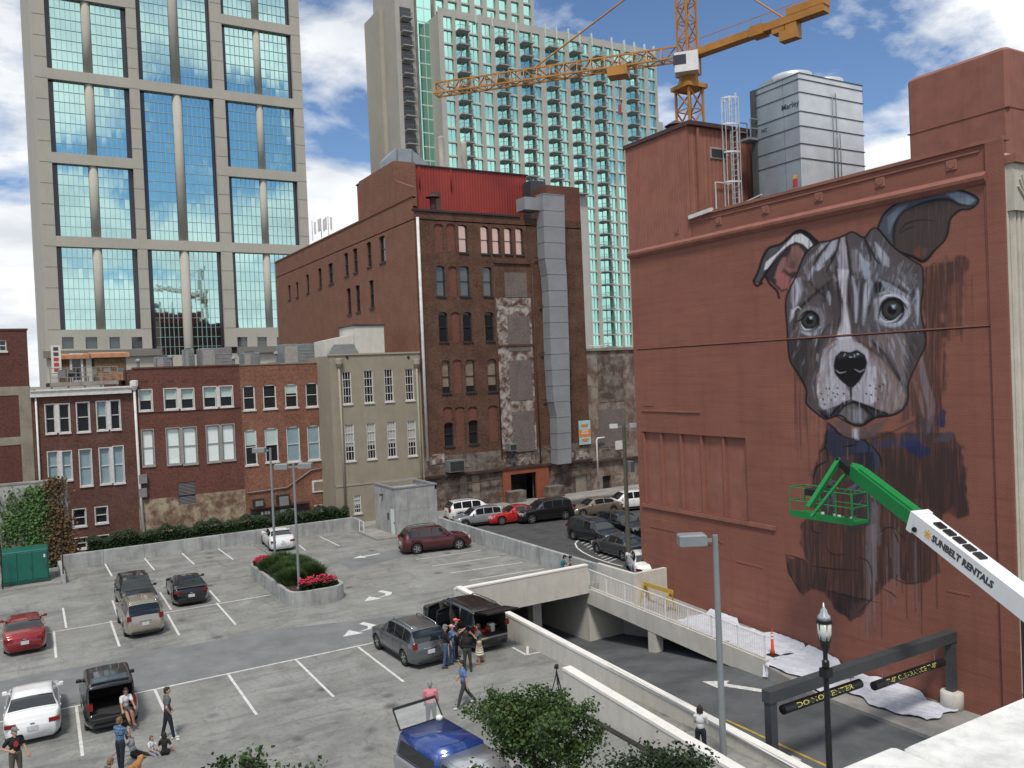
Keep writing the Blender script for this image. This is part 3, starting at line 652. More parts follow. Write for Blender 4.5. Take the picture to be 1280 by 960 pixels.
win = [('g', z5, 747, 420, 782, 530), ('p', z5, 835, 425, 868, 535), ('p', z5, 882, 430, 913, 537), ('p', z5, 930, 432, 960, 537), ('p', z5, 975, 433, 1005, 540),
 ('d', z5, 657, 583, 692, 705), ('d', z5, 752, 585, 790, 705), ('d', z5, 845, 588, 880, 705), ('d', z5, 668, 768, 703, 888), ('d', z5, 765, 768, 800, 887), ('d', z5, 853, 768, 888, 885),
 ('b', z7, 680, 225, 712, 358), ('b', z7, 775, 222, 812, 353), ('b', z7, 863, 220, 900, 350), ('d', z7, 690, 475, 727, 570), ('d', z7, 788, 465, 825, 560)]
bl = [(z5, 650, 415, 685, 525), (z5, 698, 415, 733, 525), (z5, 708, 585, 740, 705), (z5, 718, 768, 752, 890), (z7, 726, 222, 760, 355), (z7, 685, 412, 722, 472), (z7, 735, 410, 772, 565), (z7, 785, 410, 822, 462), (z7, 868, 405, 905, 550),
  (z5, 1140, 440, 1165, 545), (z5, 1145, 595, 1170, 712), (z5, 1152, 765, 1180, 880), (z7, 1165, 205, 1195, 335), (z7, 1170, 385, 1200, 532)]
hs = [G.hole(*q[1:]) for q in win]; hb = [G.hole(*q) for q in bl]
Wk = Plane('Y', 69.5)
s = MB(b); wall_holes(s, G, xw0, xw1, zfl, zW, hs+hb, depth=.3, arch=.22)
obj('front_wall', s, BR_W, b)
for h in hb: s = MB(b); s.quad(G.T(h[0], h[2], .12), G.T(h[1], h[2], .12), G.T(h[1], h[3], .12), G.T(h[0], h[3], .12)); obj('blind_arch', s, BR_I, b)
for q, h in zip(win, hs): window(b, G, h, frame=M_DFRAME, fw=.07, d=.2, blind=.8 if q[0] == 'b' else 0, bmat=M_BOARD, gl={'p': M_PINKGL, 'g': M_PINKGL, 'd': M_WGLASS2 if q[1] is z5 and q[3] < 700 else M_WGLASS, 'b': M_WGLASS}[q[0]])
# whitewashed stair bay with bricked-up openings
u0, u1 = G.px(*z5(898, 800))[0], G.px(*z5(1037, 800))[0]; z0_, zt_ = G.px(*z7(960, 590))[1], G.px(*z5(960, 712))[1]
s = MB(b); G.box(s, u0, u1, z0_, zt_, -.06, .05); obj('whitewashed_bay', s, BR_WW, b)
for q in ((z5, 930, 610, 1018, 710), (z5, 942, 785, 1030, 925), (z7, 950, 225, 1040, 385), (z7, 962, 428, 1048, 590)):
    h = G.hole(*q); s = MB(b); G.box(s, h[0], h[1], h[2], h[3], -.09, .05); obj('bricked_opening', s, BR_G, b)
for y in (570, 900): u, z = G.px(*z5(960, y)); s = MB(b); G.box(s, u0-.05, u1+.1, z-.12, z+.06, -.16, 0); obj('string_course', s, BR_W, b)
# weathered ground floor
s = MB(b)
pt = G.hole(z7, 952, 676, 1054, 806); gh = [G.hole(z7, *q) for q in ((752, 688, 785, 785), (800, 685, 835, 780), (1215, 685, 1262, 760))]
pt = (pt[0], pt[1], -.5, pt[3])
wall_holes(s, G, xw0, xw1, -.6, zfl, [pt]+gh, depth=.5); obj('ground_floor_wall', s, BR_LO, b)
for h in gh: s = MB(b); s.quad(G.T(h[0], h[2], .15), G.T(h[1], h[2], .15), G.T(h[1], h[3], .15), G.T(h[0], h[3], .15)); obj('boarded_window', s, M_STONE, b)
zc_ = G.px(*z7(960, 657))[1]; s = MB(b); G.box(s, xw0, xw1, zc_-.1, zc_+.12, -.35, 0); obj('ledge', s, mat('rusty_ledge', (.06, .035, .025), rough=.9, var=.4), b)
for q in ((640, 600, 690, 640), (720, 625, 790, 655), (930, 615, 1050, 645), (1170, 590, 1270, 625)):
    h = G.hole(z7, *q); s = MB(b); G.box(s, h[0], h[1], h[2], h[3], -.04, .1); obj('peeling_panel', s, BR_WW, b)
pu0, pu1 = G.px(*z7(920, 730))[0], G.px(*z7(1104, 730))[0]
M_ORANGE = mat('terracotta_paint', (.25, .075, .04), rough=.7, var=.12, streak=.2)
po = MB(b); G.box(po, pu0, pt[0], -.3, zc_-.12, -.25, .3); G.box(po, pt[1], pu1, -.3, zc_-.12, -.25, .3); G.box(po, pt[0], pt[1], pt[3], zc_-.12, -.25, .3); o = obj('portal', po, M_ORANGE, b)
s = MB(b); G.box(s, pt[0], pt[1], -.5, pt[3], 1.6, 1.7); obj('inner_door', s, M_DARKIN, o)
s = MB(b); G.box(s, pt[0]+.2, pt[0]+1.3, 0, pt[3]-1.2, 1.5, 1.55); G.box(s, pt[1]-1.3, pt[1]-.2, 0, pt[3]-1.2, 1.5, 1.55); obj('door_leaf', s, M_WGLASS, o)
for x0 in (940, 1095): u = G.px(*z7(x0+20, 790))[0]; s = MB(b); G.box(s, u-.9, u+.9, 0, 1.2, -1.2, -.2); obj('stoop', s, BR_LO, b)
for q in ((690, 622, 752, 668), (930, 557, 960, 585)):
    h = G.hole(z7, *q); s = MB(b); G.box(s, h[0], h[1], h[2], h[3], -1.0, -.1); o = obj('air_conditioner', s, mat('weathered_condenser', (.2, .23, .23), rough=.5, metal=.3), b)
    s = MB(b); G.box(s, h[0]+.1, h[1]-.1, h[2]+.1, h[3]-.1, -1.03, -1.0); obj('grille', s, M_DFRAME, o)
    s = MB(b); s.bar((h[0]+.1, 68.6, h[2]), (h[0]+.1, 69.5, h[2]-.8), .06); s.bar((h[1]-.1, 68.6, h[2]), (h[1]-.1, 69.5, h[2]-.8), .06); obj('bracket', s, M_DFRAME, o)
# long side wall
S = Plane('X', xw0)
yb = S.px(*z5(18, 700))[0]; zs1 = S.px(*z5(100, 505))[1]; zs2 = S.px(*z5(420, 185))[1]
ysb = [S.px(*z5(x, 380))[0] for x in (352,)][0]
hs = [S.hole(z5, *q) for q in ((65, 660, 74, 718), (96, 648, 105, 708), (137, 617, 148, 692), (185, 592, 198, 672), (226, 572, 245, 655), (290, 530, 305, 625), (325, 512, 342, 610), (380, 487, 397, 588), (430, 463, 453, 570), (300, 672, 316, 777), (335, 660, 352, 768), (390, 640, 408, 752))]
zsd = S.px(*z5(350, 408))[1]
s = MB(b); wall_holes(s, S, 69.5, yb, -1, zsd, hs, depth=.3, arch=.15); obj('side_wall', s, BR_S, b)
for h in hs: window(b, S, h, frame=M_DFRAME, fw=.06, d=.2)
zst = S.px(*z5(352, 230))[1]; yst = S.px(*z5(490, 250))[0]
s = MB(b); S.box(s, 69.5, yb+.1, zsd, zsd+.15, -.08, .4); obj('coping', s, BR_S, b)
s = MB(b); s.box(xw0, xw1, 69.5, yb, zW-.8, zW-.7); obj('roof', s, M_ROOF, b)
s = MB(b); s.quad((xw1, 69.5, -1), (xw1, yb, -1), (xw1, yb, zW), (xw1, 69.5, zW)); s.quad((xw0, yb, -1), (xw1, yb, -1), (xw1, yb, zW), (xw0, yb, zW)); obj('back_wall', s, BR_D, b)
s = MB(b); G.box(s, xw0, xw1-7.2, zW, zW+.18, -.14, .35); obj('cornice', s, M_DFRAME, b)
# upper stair block and red penthouse
zp = S.px(*z5(490, 160))[1]
s = MB(b); s.box(xw0+.02, xw0+2.2, yst, ysb, zsd, zp); o = obj('stair_block', s, BR_S, b)
s = MB(b); s.prism([(xw0+.05, 69.7, zsd), (xw0+.05, yst, zsd), (xw0+.05, yst, zsd+2.2), (xw0+.05, 69.7, zsd+.9)], (.4, 0, 0)); obj('parapet', s, BR_S, b)
PR = Plane('Y', 74.); ur0, ur1 = PR.px(*z5(493, 260))[0], PR.px(*z5(1018, 300))[0]; zr0 = PR.px(*z5(760, 200))[1]
M_REDM = mat('red_metal_siding', (.27, .03, .02), rough=.5, var=.12, vs=.6, streak=.25)
s = MB(b)
n = int((ur1-ur0)/.3); dx = (ur1-ur0)/n
for i in range(n):
    x0 = ur0+i*dx; s.quad((x0, 74, zW-.8), (x0+dx*.6, 74, zW-.8), (x0+dx*.6, 74, zr0), (x0, 74, zr0)); s.quad((x0+dx*.6, 74, zW-.8), (x0+dx, 73.93, zW-.8), (x0+dx, 73.93, zr0), (x0+dx*.6, 74, zr0)); s.quad((x0+dx, 73.93, zW-.8), (x0+dx, 74, zW-.8), (x0+dx, 74, zr0), (x0+dx, 73.93, zr0))
s.box(ur0, ur1, 74.02, 84, zW-.8, zr0-.02); pen = obj('penthouse', s, M_REDM, b)
s = MB(b); s.box(ur0-.1, ur1+.2, 73.85, 84.1, zr0, zr0+.12); obj('roof_edge', s, M_DFRAME, pen)
h = PR.hole(z5, 635, 288, 672, 360); s = MB(b); PR.box(s, h[0], h[1], zW-.7, h[3], -.12, .1); obj('door', s, mat('old_timber', (.09, .06, .045), rough=.9, var=.3), pen)
for xx in (512, 585, 712): u, z = PR.px(*z5(xx, 190)); tubes(b, 'downpipe', [[(u, 73.85, zr0-.1), (u, 73.85, zr0-(3.2 if xx < 520 else 2.2))]], .05, M_REDM, 6)
s = MB(b); u, z = PR.px(*z5(573, 310)); s.lathe((u, 70.2, zW-.6), [(.28, 0), (.28, 2.0), (.7, 2.05), (.1, 2.35)], 12); obj('chimney_vent', s, mat('rusty_vent', (.06, .03, .025), rough=.8), b)
zt_ = G.px(*z5(1165, 265))[1]; ue = G.px(*z5(1100, 300))[0]
s = MB(b); G.box(s, ue, xw1, zW, zt_, .02, 8); obj('corner_turret', s, BR_I, b)
tubes(b, 'downpipe', [[(G.px(*z5(578, 500))[0]+.12, 69.3, zW-.6), (G.px(*z5(590, 700))[0]+.0, 69.3, zfl-.3)]], .14, M_PIPEW)
tubes(b, 'conduit', [[(u0-.15, 69.36, zW-6), (u0-.1, 69.36, zfl-.6)], [(u1+.25, 69.36, zW-5), (u1+.3, 69.36, zc_+.3)], [(xw0+2, 69.1, zc_-.9), (pu0-.2, 69.1, zc_-.8)], [(pu1+.3, 69.1, zc_-1.0), (xw1, 69.1, zc_-.7)]], .06, mat('rusty_pipe', (.08, .04, .03), rough=.8, var=.3), 6)
# sheet-metal duct
M_DUCT = mat('dull_galvanised_duct', (.26, .27, .285), rough=.6, metal=.1, var=.12, vs=.5)
dk = thing('ventilation_duct', 'wide grey sheet metal duct running down the brick warehouse front', 'duct', (G.px(*z7(1120, 400))[0], 69, zc_+.2))
key = [(305, z5, 1052, 1137), (560, z5, 1060, 1142), (650, z5, 1075, 1148), (960, z5, 1085, 1158), (420, z7, 1097, 1160), (445, z7, 1108, 1163), (638, z7, 1112, 1166)]
pts = []
for y, zf, a, c in key: (ua, z), (uc, _) = G.px(*zf(a, y)), G.px(*zf(c, y)); pts.append((z, ua, uc))
pts.sort()
def duct_at(z):
    for (za, a0, c0), (zb, a1, c1) in zip(pts, pts[1:]):
        if za <= z <= zb: t = (z-za)/(zb-za); return a0+(a1-a0)*t, c0+(c1-c0)*t
    return pts[-1][1:]
zl = pts[0][0]; nseg = 17; dz = (pts[-1][0]-zl)/nseg
for i in range(nseg):
    za, zb = zl+i*dz, zl+(i+1)*dz-.04; (a0, c0), (a1, c1) = duct_at(za), duct_at(zb); s = MB(dk)
    s.add([(a0, 68.1, za), (c0, 68.1, za), (c0, 69.35, za), (a0, 69.35, za), (a1, 68.1, zb), (c1, 68.1, zb), (c1, 69.35, zb), (a1, 69.35, zb)], [(0,3,2,1),(4,5,6,7),(0,1,5,4),(1,2,6,5),(2,3,7,6),(3,0,4,7)])
    s.box(a1-.03, c1+.03, 68.07, 69.38, zb-.02, zb+.05); obj('duct_section', s, M_DUCT, dk)
    if i % 3 == 1: s = MB(dk); s.box(a0-.45, c0+.35, 69.2, 69.3, za+.1, za+.17); obj('bracket', s, M_DFRAME, dk)
a, c = duct_at(pts[-1][0]); s = MB(dk); s.box(a-1.7, a+.1, 68.7, 70.3, pts[-1][0]-1.5, pts[-1][0]-.3); obj('elbow', s, M_DUCT, dk)
# banner on the warehouse
h = G.hole(zs, 778, 450, 840, 578)
bn = thing('banner', 'teal and orange vinyl banner hung on the brick warehouse', 'banner', ((h[0]+h[1])/2, 69.3, h[2]))
s = MB(bn); G.box(s, h[0], h[1], h[2], h[3], -.2, -.15); obj('sheet', s, mat('pale_teal_vinyl', (.36, .55, .56), rough=.5, var=.15, vs=1.5), bn)
hh = h[3]-h[2]; s = MB(bn); G.box(s, h[0]+.02, h[1]-.02, h[2]+hh*.32, h[2]+hh*.63, -.215, -.2); obj('orange_stripe', s, mat('orange_print', (.65, .22, .05), rough=.5, var=.05), bn)
for i, (f, w, mt) in enumerate(((.54, .5, M_WFRAME), (.44, .62, M_WFRAME), (.80, .6, None), (.74, .5, None), (.2, .6, None), (.13, .45, None))):
    s = MB(bn); m_ = (h[0]+h[1])/2; ww = (h[1]-h[0])*w/2; G.box(s, m_-ww, m_+ww, h[2]+hh*f, h[2]+hh*f+.13, -.23, -.216 if i < 2 else -.2); obj('print_line', s, mt or MATS['orange_print'], bn)

# ---------------- derelict two-storey wall east of the warehouse
b = thing('derelict_building', 'two storey derelict brick building with peeling plaster beside the warehouse', 'building', (xw1+5, 69.6, 0))
D = Plane('Y', 69.6); zD = D.px(765, 438)[1]; xd = xw1+16
hd = D.hole(zs, 912, 745, 958, 875)
s = MB(b); wall_holes(s, D, xw1+.02, xd, -.5, zD, [(hd[0], hd[1], -.4, hd[3])], depth=.4); shell(s, D, xw1+.02, xd, -.5, zD, 14); obj('wall', s, brick('brick_plaster_remnants', (.16, .09, .07), (.10, .06, .05), (.25, .22, .19), stain=(.34, .31, .26), stain_amt=.7, sscale=.7, dark=.4), b)
for q in ((885, 110, 1020, 350), (890, 390, 1035, 590), (905, 600, 1010, 650)):
    h = D.hole(zs, *q); s = MB(b); D.box(s, h[0], h[1], h[2], h[3], -.04, .05); obj('brick_patch', s, BR_LO if q[1] != 390 else BR_G, b)
s = MB(b); D.box(s, hd[0], hd[1], -.4, hd[3], .35, .4); obj('door', s, M_DARKIN, b)
s = MB(b); D.box(s, xw1, xd, zD, zD+.25, -.2, .3); obj('cornice', s, M_STONE, b)
z_ = D.px(*zs(960, 660))[1]; s = MB(b); D.box(s, xw1+.05, xd, z_-.12, z_+.1, -.3, 0); obj('ledge', s, MATS['rusty_ledge'], b)
u, z = D.px(*zs(865, 545)); tubes(b, 'vent_pipe', [[(u, 69.2, 1), (u, 69.2, z-.15), (u+.15, 69.2, z), (u+1.0, 69.2, z+.02)]], .09, M_PIPEW)
for q in ((975, 558, 1018, 605),): 
    h = D.hole(zs, *q); s = MB(b); D.box(s, h[0], h[1], h[2], h[3], -.1, -.05); obj('notice_board', s, M_WFRAME, b)
tubes(b, 'roof_rail', [[(xw1+.3, 69.8, zD+.5), (xw1+3.2, 69.8, zD+.55)], [(xw1+3.0, 69.8, zD+.3), (xw1+3.0, 69.8, zD+1.4)]], .05, M_PIPEW, 6)
# ================================================================== TOWERS BEHIND
M_GRANITE = concrete('tower_granite', (.43, .41, .35), streak=.12, blot=.08, blots=.15)
M_GRANITE2 = concrete('tower_granite_dark', (.20, .19, .17), streak=.1, blot=.1, blots=.2)
M_TGLASS = glass('tower_mirror_glass', (.50, .74, .70), .03, metal=1., var=.03)
M_TDARK = glass('tower_dark_glass', (.035, .035, .045), .12, spec=.6)
M_TMULL = mat('tower_mullion', (.36, .5, .52), rough=.4, metal=.4, var=0)
TY = 165.; T = Plane('Y', TY)
tw = thing('office_tower', 'granite clad office tower with blue mirror glass bays and round columns', 'building', (T.px(210, 300)[0], TY, 0))
u = lambda x, y=500: T.px(*z1(x, y))[0]
bays = [(200, 222, 345, 385, 505, 525), (565, 585, 695, 735, 845, 860), (905, 920, 1030, 1060, 1165, 1180)]
ux0, ux1 = u(138), u(1216)
# band levels from the left bay, they repeat upward
zb = [T.px(108, y)[1] for y in (404, 309, 207, 103.5)]
step = (zb[3]-zb[1])/2; base = zb[1]-step; bt = step*.125
lev = [base+step*i for i in range(0, 9)]
ztop = lev[-1]+step*.6; zbase = T.px(108, 438)[1]
def pane_grid(root, name, P, u0, u1, za, zb_, nx, nz_, m, d, tilt, parent, mull=.06):
    s = MB(root); r = random.Random(int(u0*97+za*13))
    for i in range(nx):
        for j in range(nz_):
            a, b_ = u0+(u1-u0)*i/nx, u0+(u1-u0)*(i+1)/nx; c, e = za+(zb_-za)*j/nz_, za+(zb_-za)*(j+1)/nz_
            w, h_ = r.gauss(0, tilt)*(b_-a), r.gauss(0, tilt*.6)*(e-c); k = r.gauss(0, tilt*.5)*(b_-a)
            s.quad(P.T(a, c, d-w-h_), P.T(b_, c, d+w-h_+k), P.T(b_, e, d+w+h_), P.T(a, e, d-w+h_+k))
    g_ = obj(name, s, m, parent)
    s = MB(root)
    for i in range(1, nx): x = u0+(u1-u0)*i/nx; P.box(s, x-mull/2, x+mull/2, za, zb_, d-.16, d-.06)
    for j in range(1, nz_): z = za+(zb_-za)*j/nz_; P.box(s, u0, u1, z-mull/2, z+mull/2, d-.15, d-.05)
    obj('mullion_grid', s, M_TMULL, g_); return g_
holes = []
def cell(bi, z0, z1_):
    B = [u(x) for x in bays[bi]]
    a, b_ = B[0], B[5]; holes.append((a, b_, z0, z1_))
    s = MB(tw); T.box(s, B[0], B[5], z0, z1_, .93, 1.05); wn_ = obj('window_bay', s, M_TDARK, tw)
    n = max(2, round((z1_-z0)/(step/8)))
    for p, q in ((B[1], B[2]), (B[3], B[4])): pane_grid(tw, 'glazing', T, p, q, z0, z1_, 6, n, M_TGLASS, .85, .0013, wn_)
    s = MB(tw); s.smooth = True; s.lathe(((B[2]+B[3])/2, TY+.95, 0), [((B[3]-B[2])*.47, z0), ((B[3]-B[2])*.47, z1_)], 20); obj('round_column', s, M_GRANITE, wn_)
for i in range(8):
    for bi in (0, 2): cell(bi, lev[i]+(bt if i else 0), lev[i+1]-.0)
cell(1, zbase-12, lev[1])
for i in (1, 3, 5): cell(1, lev[i]+bt, lev[i+2])
sqs = []
for x0, x1 in ((248, 295), (343, 390), (438, 480), (527, 570), (950, 990), (1030, 1068), (1108, 1150)):
    h = T.hole(z2, x0, 708, x1, 755); sqs.append(h)
s = MB(tw); wall_holes(s, T, ux0, ux1, zbase, ztop, holes+sqs, depth=.85); shell(s, T, ux0, ux1, -1, ztop, 46, inner=2.5); obj('granite_wall', s, M_GRANITE, tw)
for h in sqs: s = MB(tw); s.quad(T.T(h[0], h[2], .4), T.T(h[1], h[2], .4), T.T(h[1], h[3], .4), T.T(h[0], h[3], .4)); obj('window', s, M_WGLASS2, tw)
s = MB(tw); T.box(s, ux0-.5, u(600), zbase-1.2, zbase, -.8, .3); T.box(s, u(905), ux1+.5, zbase-1.2, zbase, -.8, .3); obj('cornice', s, M_GRANITE2, tw)
wl = [h for h in holes if h[2] < zbase]
s = MB(tw); wall_holes(s, T, ux0, ux1, -1, zbase-1.2, [], depth=.3); T.box(s, ux0-4, ux1+4, -1, zbase-6, -3, 0); obj('podium', s, M_GRANITE, tw)
# panel joints as thin recessed strips
s = MB(tw)
for bi, xs_ in enumerate(((150, 200), (525, 565), (860, 905), (1180, 1216))):
    for k in range(int((ztop-zbase)/(step/4))): z = zbase+k*step/4; T.box(s, u(xs_[0]), u(xs_[1]), z, z+.12, -.015, .05)
obj('panel_joints', s, M_GRANITE2, tw)['kind'] = 'stuff'

# ---------------- condo tower with balconies
CY = 185.; Cn = Plane('Y', CY)
M_CCONC = concrete('condo_precast', (.44, .43, .39), streak=.1, blot=.08, blots=.2)
M_CGLASS = glass('condo_glass', (.44, .82, .71), .05, metal=1., var=.12)
M_CSPAN = mat('condo_spandrel', (.52, .62, .60), rough=.4, var=.05)
M_BALC = mat('balcony_concrete', (.36, .36, .35), rough=.8, var=.15)
M_BRAIL = mat('balcony_rail', (.14, .17, .17), rough=.5, var=0)
uc = lambda x, y=200: Cn.px(*z6(x, y))[0]
ct = thing('condo_tower', 'tall condominium tower with teal glass columns and rows of small balconies', 'building', (uc(760), CY, 0))
zfa, zfb = Cn.px(*z6(440, 130))[1], Cn.px(*z6(452, 630))[1]; fh = (zfa-zfb)/9
roofz = Cn.px(*z6(415, 62))[1]
cols = [('g', 370, 405), ('b', 418, 465), ('g', 473, 507), ('g', 523, 557), ('b', 573, 620), ('g', 623, 655), ('b', 672, 718), ('g', 722, 752), ('b', 772, 818), ('g', 822, 852), ('b', 868, 912), ('g', 918, 946), ('b', 960, 1003), ('g', 1008, 1036), ('g', 1046, 1074), ('b', 1090, 1135), ('g', 1140, 1165), ('g', 1180, 1207)]
floors = [zfa-fh*i for i in range(0, 24)]
xL, xR = uc(352), uc(1216)
wm = {}
balm = None
def balcony_mesh(w):
    s = MB(); s.box(-w/2-.3, w/2+.3, -1.7, .1, -.22, 0); s.cur = 1
    for i in range(int(w/.5)+2): x = -w/2-.25+i*.5; s.box(x-.02, x+.02, -1.66, -1.62, 0, 1.05)
    s.box(-w/2-.3, w/2+.3, -1.68, -1.6, 1.0, 1.08); s.box(-w/2-.3, w/2+.3, -1.68, -1.6, .05, .1)
    for e in (-1, 1): s.box(e*(w/2+.27)-.03, e*(w/2+.27)+.03, -1.65, 0, 1.0, 1.06)
    me = s.mesh('balcony'); me.materials.append(M_BALC); me.materials.append(M_BRAIL); return me
bmesh_ = balcony_mesh(uc(465)-uc(418)-.6)
hl = []
rr = random.Random(3)
for kind, a, b_ in cols:
    U0, U1 = uc(a), uc(b_)
    for i, z in enumerate(floors):
        # only as far down as the nearer roofs leave it open to view
        if i > 11 and a < 900: continue
        hl.append((U0, U1, z+.15, z+fh-.15))
        d = .45 if kind == 'g' else .6
        s = MB(ct); r = rr.gauss
        m_ = (U0+U1)/2
        for p, q in ((U0, m_), (m_, U1)):
            w = r(0, .004)*(q-p); v = r(0, .003)*fh
            s.quad(Cn.T(p, z+.15, d-w-v), Cn.T(q, z+.15, d+w-v), Cn.T(q, z+fh-.15, d+w+v), Cn.T(p, z+fh-.15, d-w+v))
        o = obj('window', s, M_CGLASS, ct)
        s = MB(ct); Cn.box(s, m_-.05, m_+.05, z+.15, z+fh-.15, d-.14, d-.04); Cn.box(s, U0, U1, z+.15, z+.42, d-.15, d-.05); obj('mullion', s, M_CSPAN, o)
        if kind == 'b':
            o = bpy.data.objects.new('balcony', bmesh_); COL.objects.link(o); o.parent = ct; o.location = Vector((m_, CY, z+.15))-ct.location
s = MB(ct); zlow = floors[-1]
# right-hand strip goes lower than the left
hs1 = [h for h in hl]
wall_holes(s, Cn, xL, xR, zlow, roofz, hs1, depth=1.0); shell(s, Cn, xL, xR, -1, roofz, 22, inner=2.); Cn.box(s, xL, xR, -1, zlow, 0, .5); obj('precast_wall', s, M_CCONC, ct)
s = MB(ct)
edges = [352, 412, 469, 515, 565, 621, 664, 720, 762, 820, 860, 915, 953, 1006, 1041, 1082, 1138, 1172, 1212]
for x in edges:
    s2 = MB(ct); U = uc(x); s2.box(U-.2, U+.2, CY-.1, CY+.02, zlow, roofz+1.4); obj('pilaster', s2, M_CCONC, ct)
for x in (500, 565, 660, 775, 820, 868, 912, 960, 1040, 1090, 1130, 1170, 1207):
    s2 = MB(ct); U = uc(x); s2.box(U-.18, U+.18, CY-.2, CY+.3, roofz-1, roofz+2.4); obj('roof_fin', s2, M_CSPAN, ct)
s = MB(ct); Cn.box(s, xL, xR, roofz, roofz+1.2, 0, .4); obj('roof_parapet', s, M_CCONC, ct)
# taller core block and the balcony-lined west side
C2 = Plane('Y', CY+6.); v2 = lambda x, y=40: C2.px(*z6(x, y))[0]
top2 = roofz+40
U0, U1 = v2(262, 200), v2(728, 60)
hh2 = []
for x0, x1 in ((335, 368), (385, 420), (438, 472), (490, 523), (540, 575), (588, 620), (637, 668), (686, 716)):
    for k in range(-1, 4):
        z = zfa+fh*(k+2); hh2.append((v2(x0, 30), v2(x1, 30), z+.2, z+fh-.2))
s = MB(ct); wall_holes(s, C2, v2(330, 40), U1, roofz-2, top2, hh2, depth=.8); shell(s, C2, U0, U1, -1, top2, 16, inner=2.); obj('core_wall', s, M_CCONC, ct)
for h in hh2:
    w = rr.gauss(0, .005)*(h[1]-h[0]); s = MB(ct); s.quad(C2.T(h[0], h[2], .6-w), C2.T(h[1], h[2], .6+w), C2.T(h[1], h[3], .6+w), C2.T(h[0], h[3], .6-w)); obj('window', s, M_CGLASS, ct)
s = MB(ct); U0g, U1g = v2(266, 300), v2(322, 300)
for k in range(-1, 15):
    z = zfa+fh*(2-k); q = rr.gauss(0, .005)
    s = MB(ct); C2.box(s, U0g, U1g, z, z+fh-.3, -.5+q, -.4); o = obj('corner_glazing', s, M_CGLASS, ct)
    s = MB(ct); C2.box(s, U0g-.05, U1g+.05, z+fh-.3, z+fh, -.55, -.4); C2.box(s, (U0g+U1g)/2-.06, (U0g+U1g)/2+.06, z, z+fh-.3, -.56, -.5); obj('spandrel', s, M_CSPAN, o)
ub0, ub1 = v2(185, 300), v2(262, 300)
s = MB(ct); C2.box(s, ub0, ub1, -1, top2, .3, 14); obj('west_wall', s, M_CCONC, ct)
bb = balcony_mesh((ub1-ub0)*.42)
for k in range(0, 14):
    z = zfa+fh*(1-k); s = MB(ct); C2.box(s, ub0+1.2, ub1-1.0, z+.2, z+fh-.5, .2, .28); obj('window', s, M_TDARK, ct)
    o = bpy.data.objects.new('balcony', bb); COL.objects.link(o); o.parent = ct; o.location = Vector(((ub0+ub1)/2, CY+6.2, z+.1))-ct.location
C3 = Plane('Y', CY+14.); s = MB(ct); C3.box(s, C3.px(*z6(118, 300))[0], ub0+2, -1, C3.px(*z6(140, 42))[1], 0, 10); obj('flank_wall', s, M_GRANITE, ct)
for k in range(3):
    s = MB(ct); C3.box(s, C3.px(*z6(150, 300))[0], C3.px(*z6(156, 300))[0], 40+k*18, 52+k*18, -.05, .1); obj('slot_window', s, M_TDARK, ct)
for x in (1232, 1250): s = MB(ct); q = Cn.px(*z6(x, 400)); s.box(q[0]-.8, q[0]+.8, CY+2, CY+6, -1, Cn.px(*z6(x, 330 if x < 1240 else 480))[1]); obj('side_fin', s, M_CCONC, ct)

# ---------------- tower crane
M_YEL = mat('crane_yellow', (.42, .19, .035), rough=.5, var=.2, vs=.5)
M_CAB = mat('crane_cab_white', (.7, .7, .68), rough=.4, var=.08)
mast = pD(862, 130, 75.); mx0, my0 = mast.x, mast.y
jz = pD(855, 72, 75.).z
tip = pD(545, 122, 82.); tip.z = jz; tail = pD(1033, 8, 65.6); tail.z = jz
cr = thing('tower_crane', 'yellow lattice tower crane behind the painted brick building', 'crane', (mx0, my0, 0))
w = .82
def lattice(root, name, A, B, hw, seg, r, tri=False):
    A, B = Vector(A), Vector(B); d = (B-A); l = d.length; d.normalize()
    up = Vector((0, 0, 1)) if abs(d.z) < .9 else Vector((1, 0, 0)); y = up.cross(d).normalized(); z = d.cross(y)
    cs = [(-hw, -hw), (hw, -hw), (hw, hw), (-hw, hw)] if not tri else [(-hw, -hw*.8), (hw, -hw*.8), (0, hw*1.1)]
    n = max(2, int(l/seg)); s = MB(root)
    P_ = lambda c, t: A+d*(l*t)+y*c[0]+z*c[1]
    for c in cs: s.bar(P_(c, 0), P_(c, 1), r*2)
    o = obj(name, s, M_YEL, root); s = MB(root); m_ = len(cs)
    for k in range(n):
        for i in range(m_):
            j = (i+1) % m_; t0, t1 = k/n, (k+1)/n
            if k % 2: i, j = j, i
            s.bar(P_(cs[i], t0), P_(cs[j], t1), r*1.2)
            s.bar(P_(cs[i], t1), P_(cs[j], t1), r)
    obj('bracing', s, M_YEL, o); return o
zs_ = jz-2.9
lattice(cr, 'mast', (mx0, my0, 0), (mx0, my0, zs_), w, 1.8, .09)
s = MB(cr); s.box(mx0-1.15, mx0+1.15, my0-1.15, my0+1.15, zs_, zs_+.35); s.lathe((mx0, my0, 0), [(1.1, zs_+.35), (.85, zs_+.8), (.85, zs_+1.3)], 12); obj('slewing_ring', s, M_YEL, cr)
s = MB(cr); s.box(mx0-.8, mx0+.8, my0-.8, my0+.8, zs_+1.2, jz-.2); obj('turntable', s, M_YEL, cr)
jd = (tip-Vector((mx0, my0, jz))).normalized(); js = Vector((-jd.y, jd.x, 0))
if js.dot(_fw) > 0: js = -js
c0 = Vector((mx0, my0, jz-.95))+js*1.2
s = MB(cr); s.obox(c0, jd, js, (0, 0, 1), 1.0, .65, .85); cab = obj('cab', s, M_CAB, cr)
s = MB(cr); s.obox(c0+jd*.55+Vector((0, 0, .2)), jd, js, (0, 0, 1), .55, .67, .42); obj('cab_window', s, M_TDARK, cab)
top = Vector((mx0, my0, jz+9))
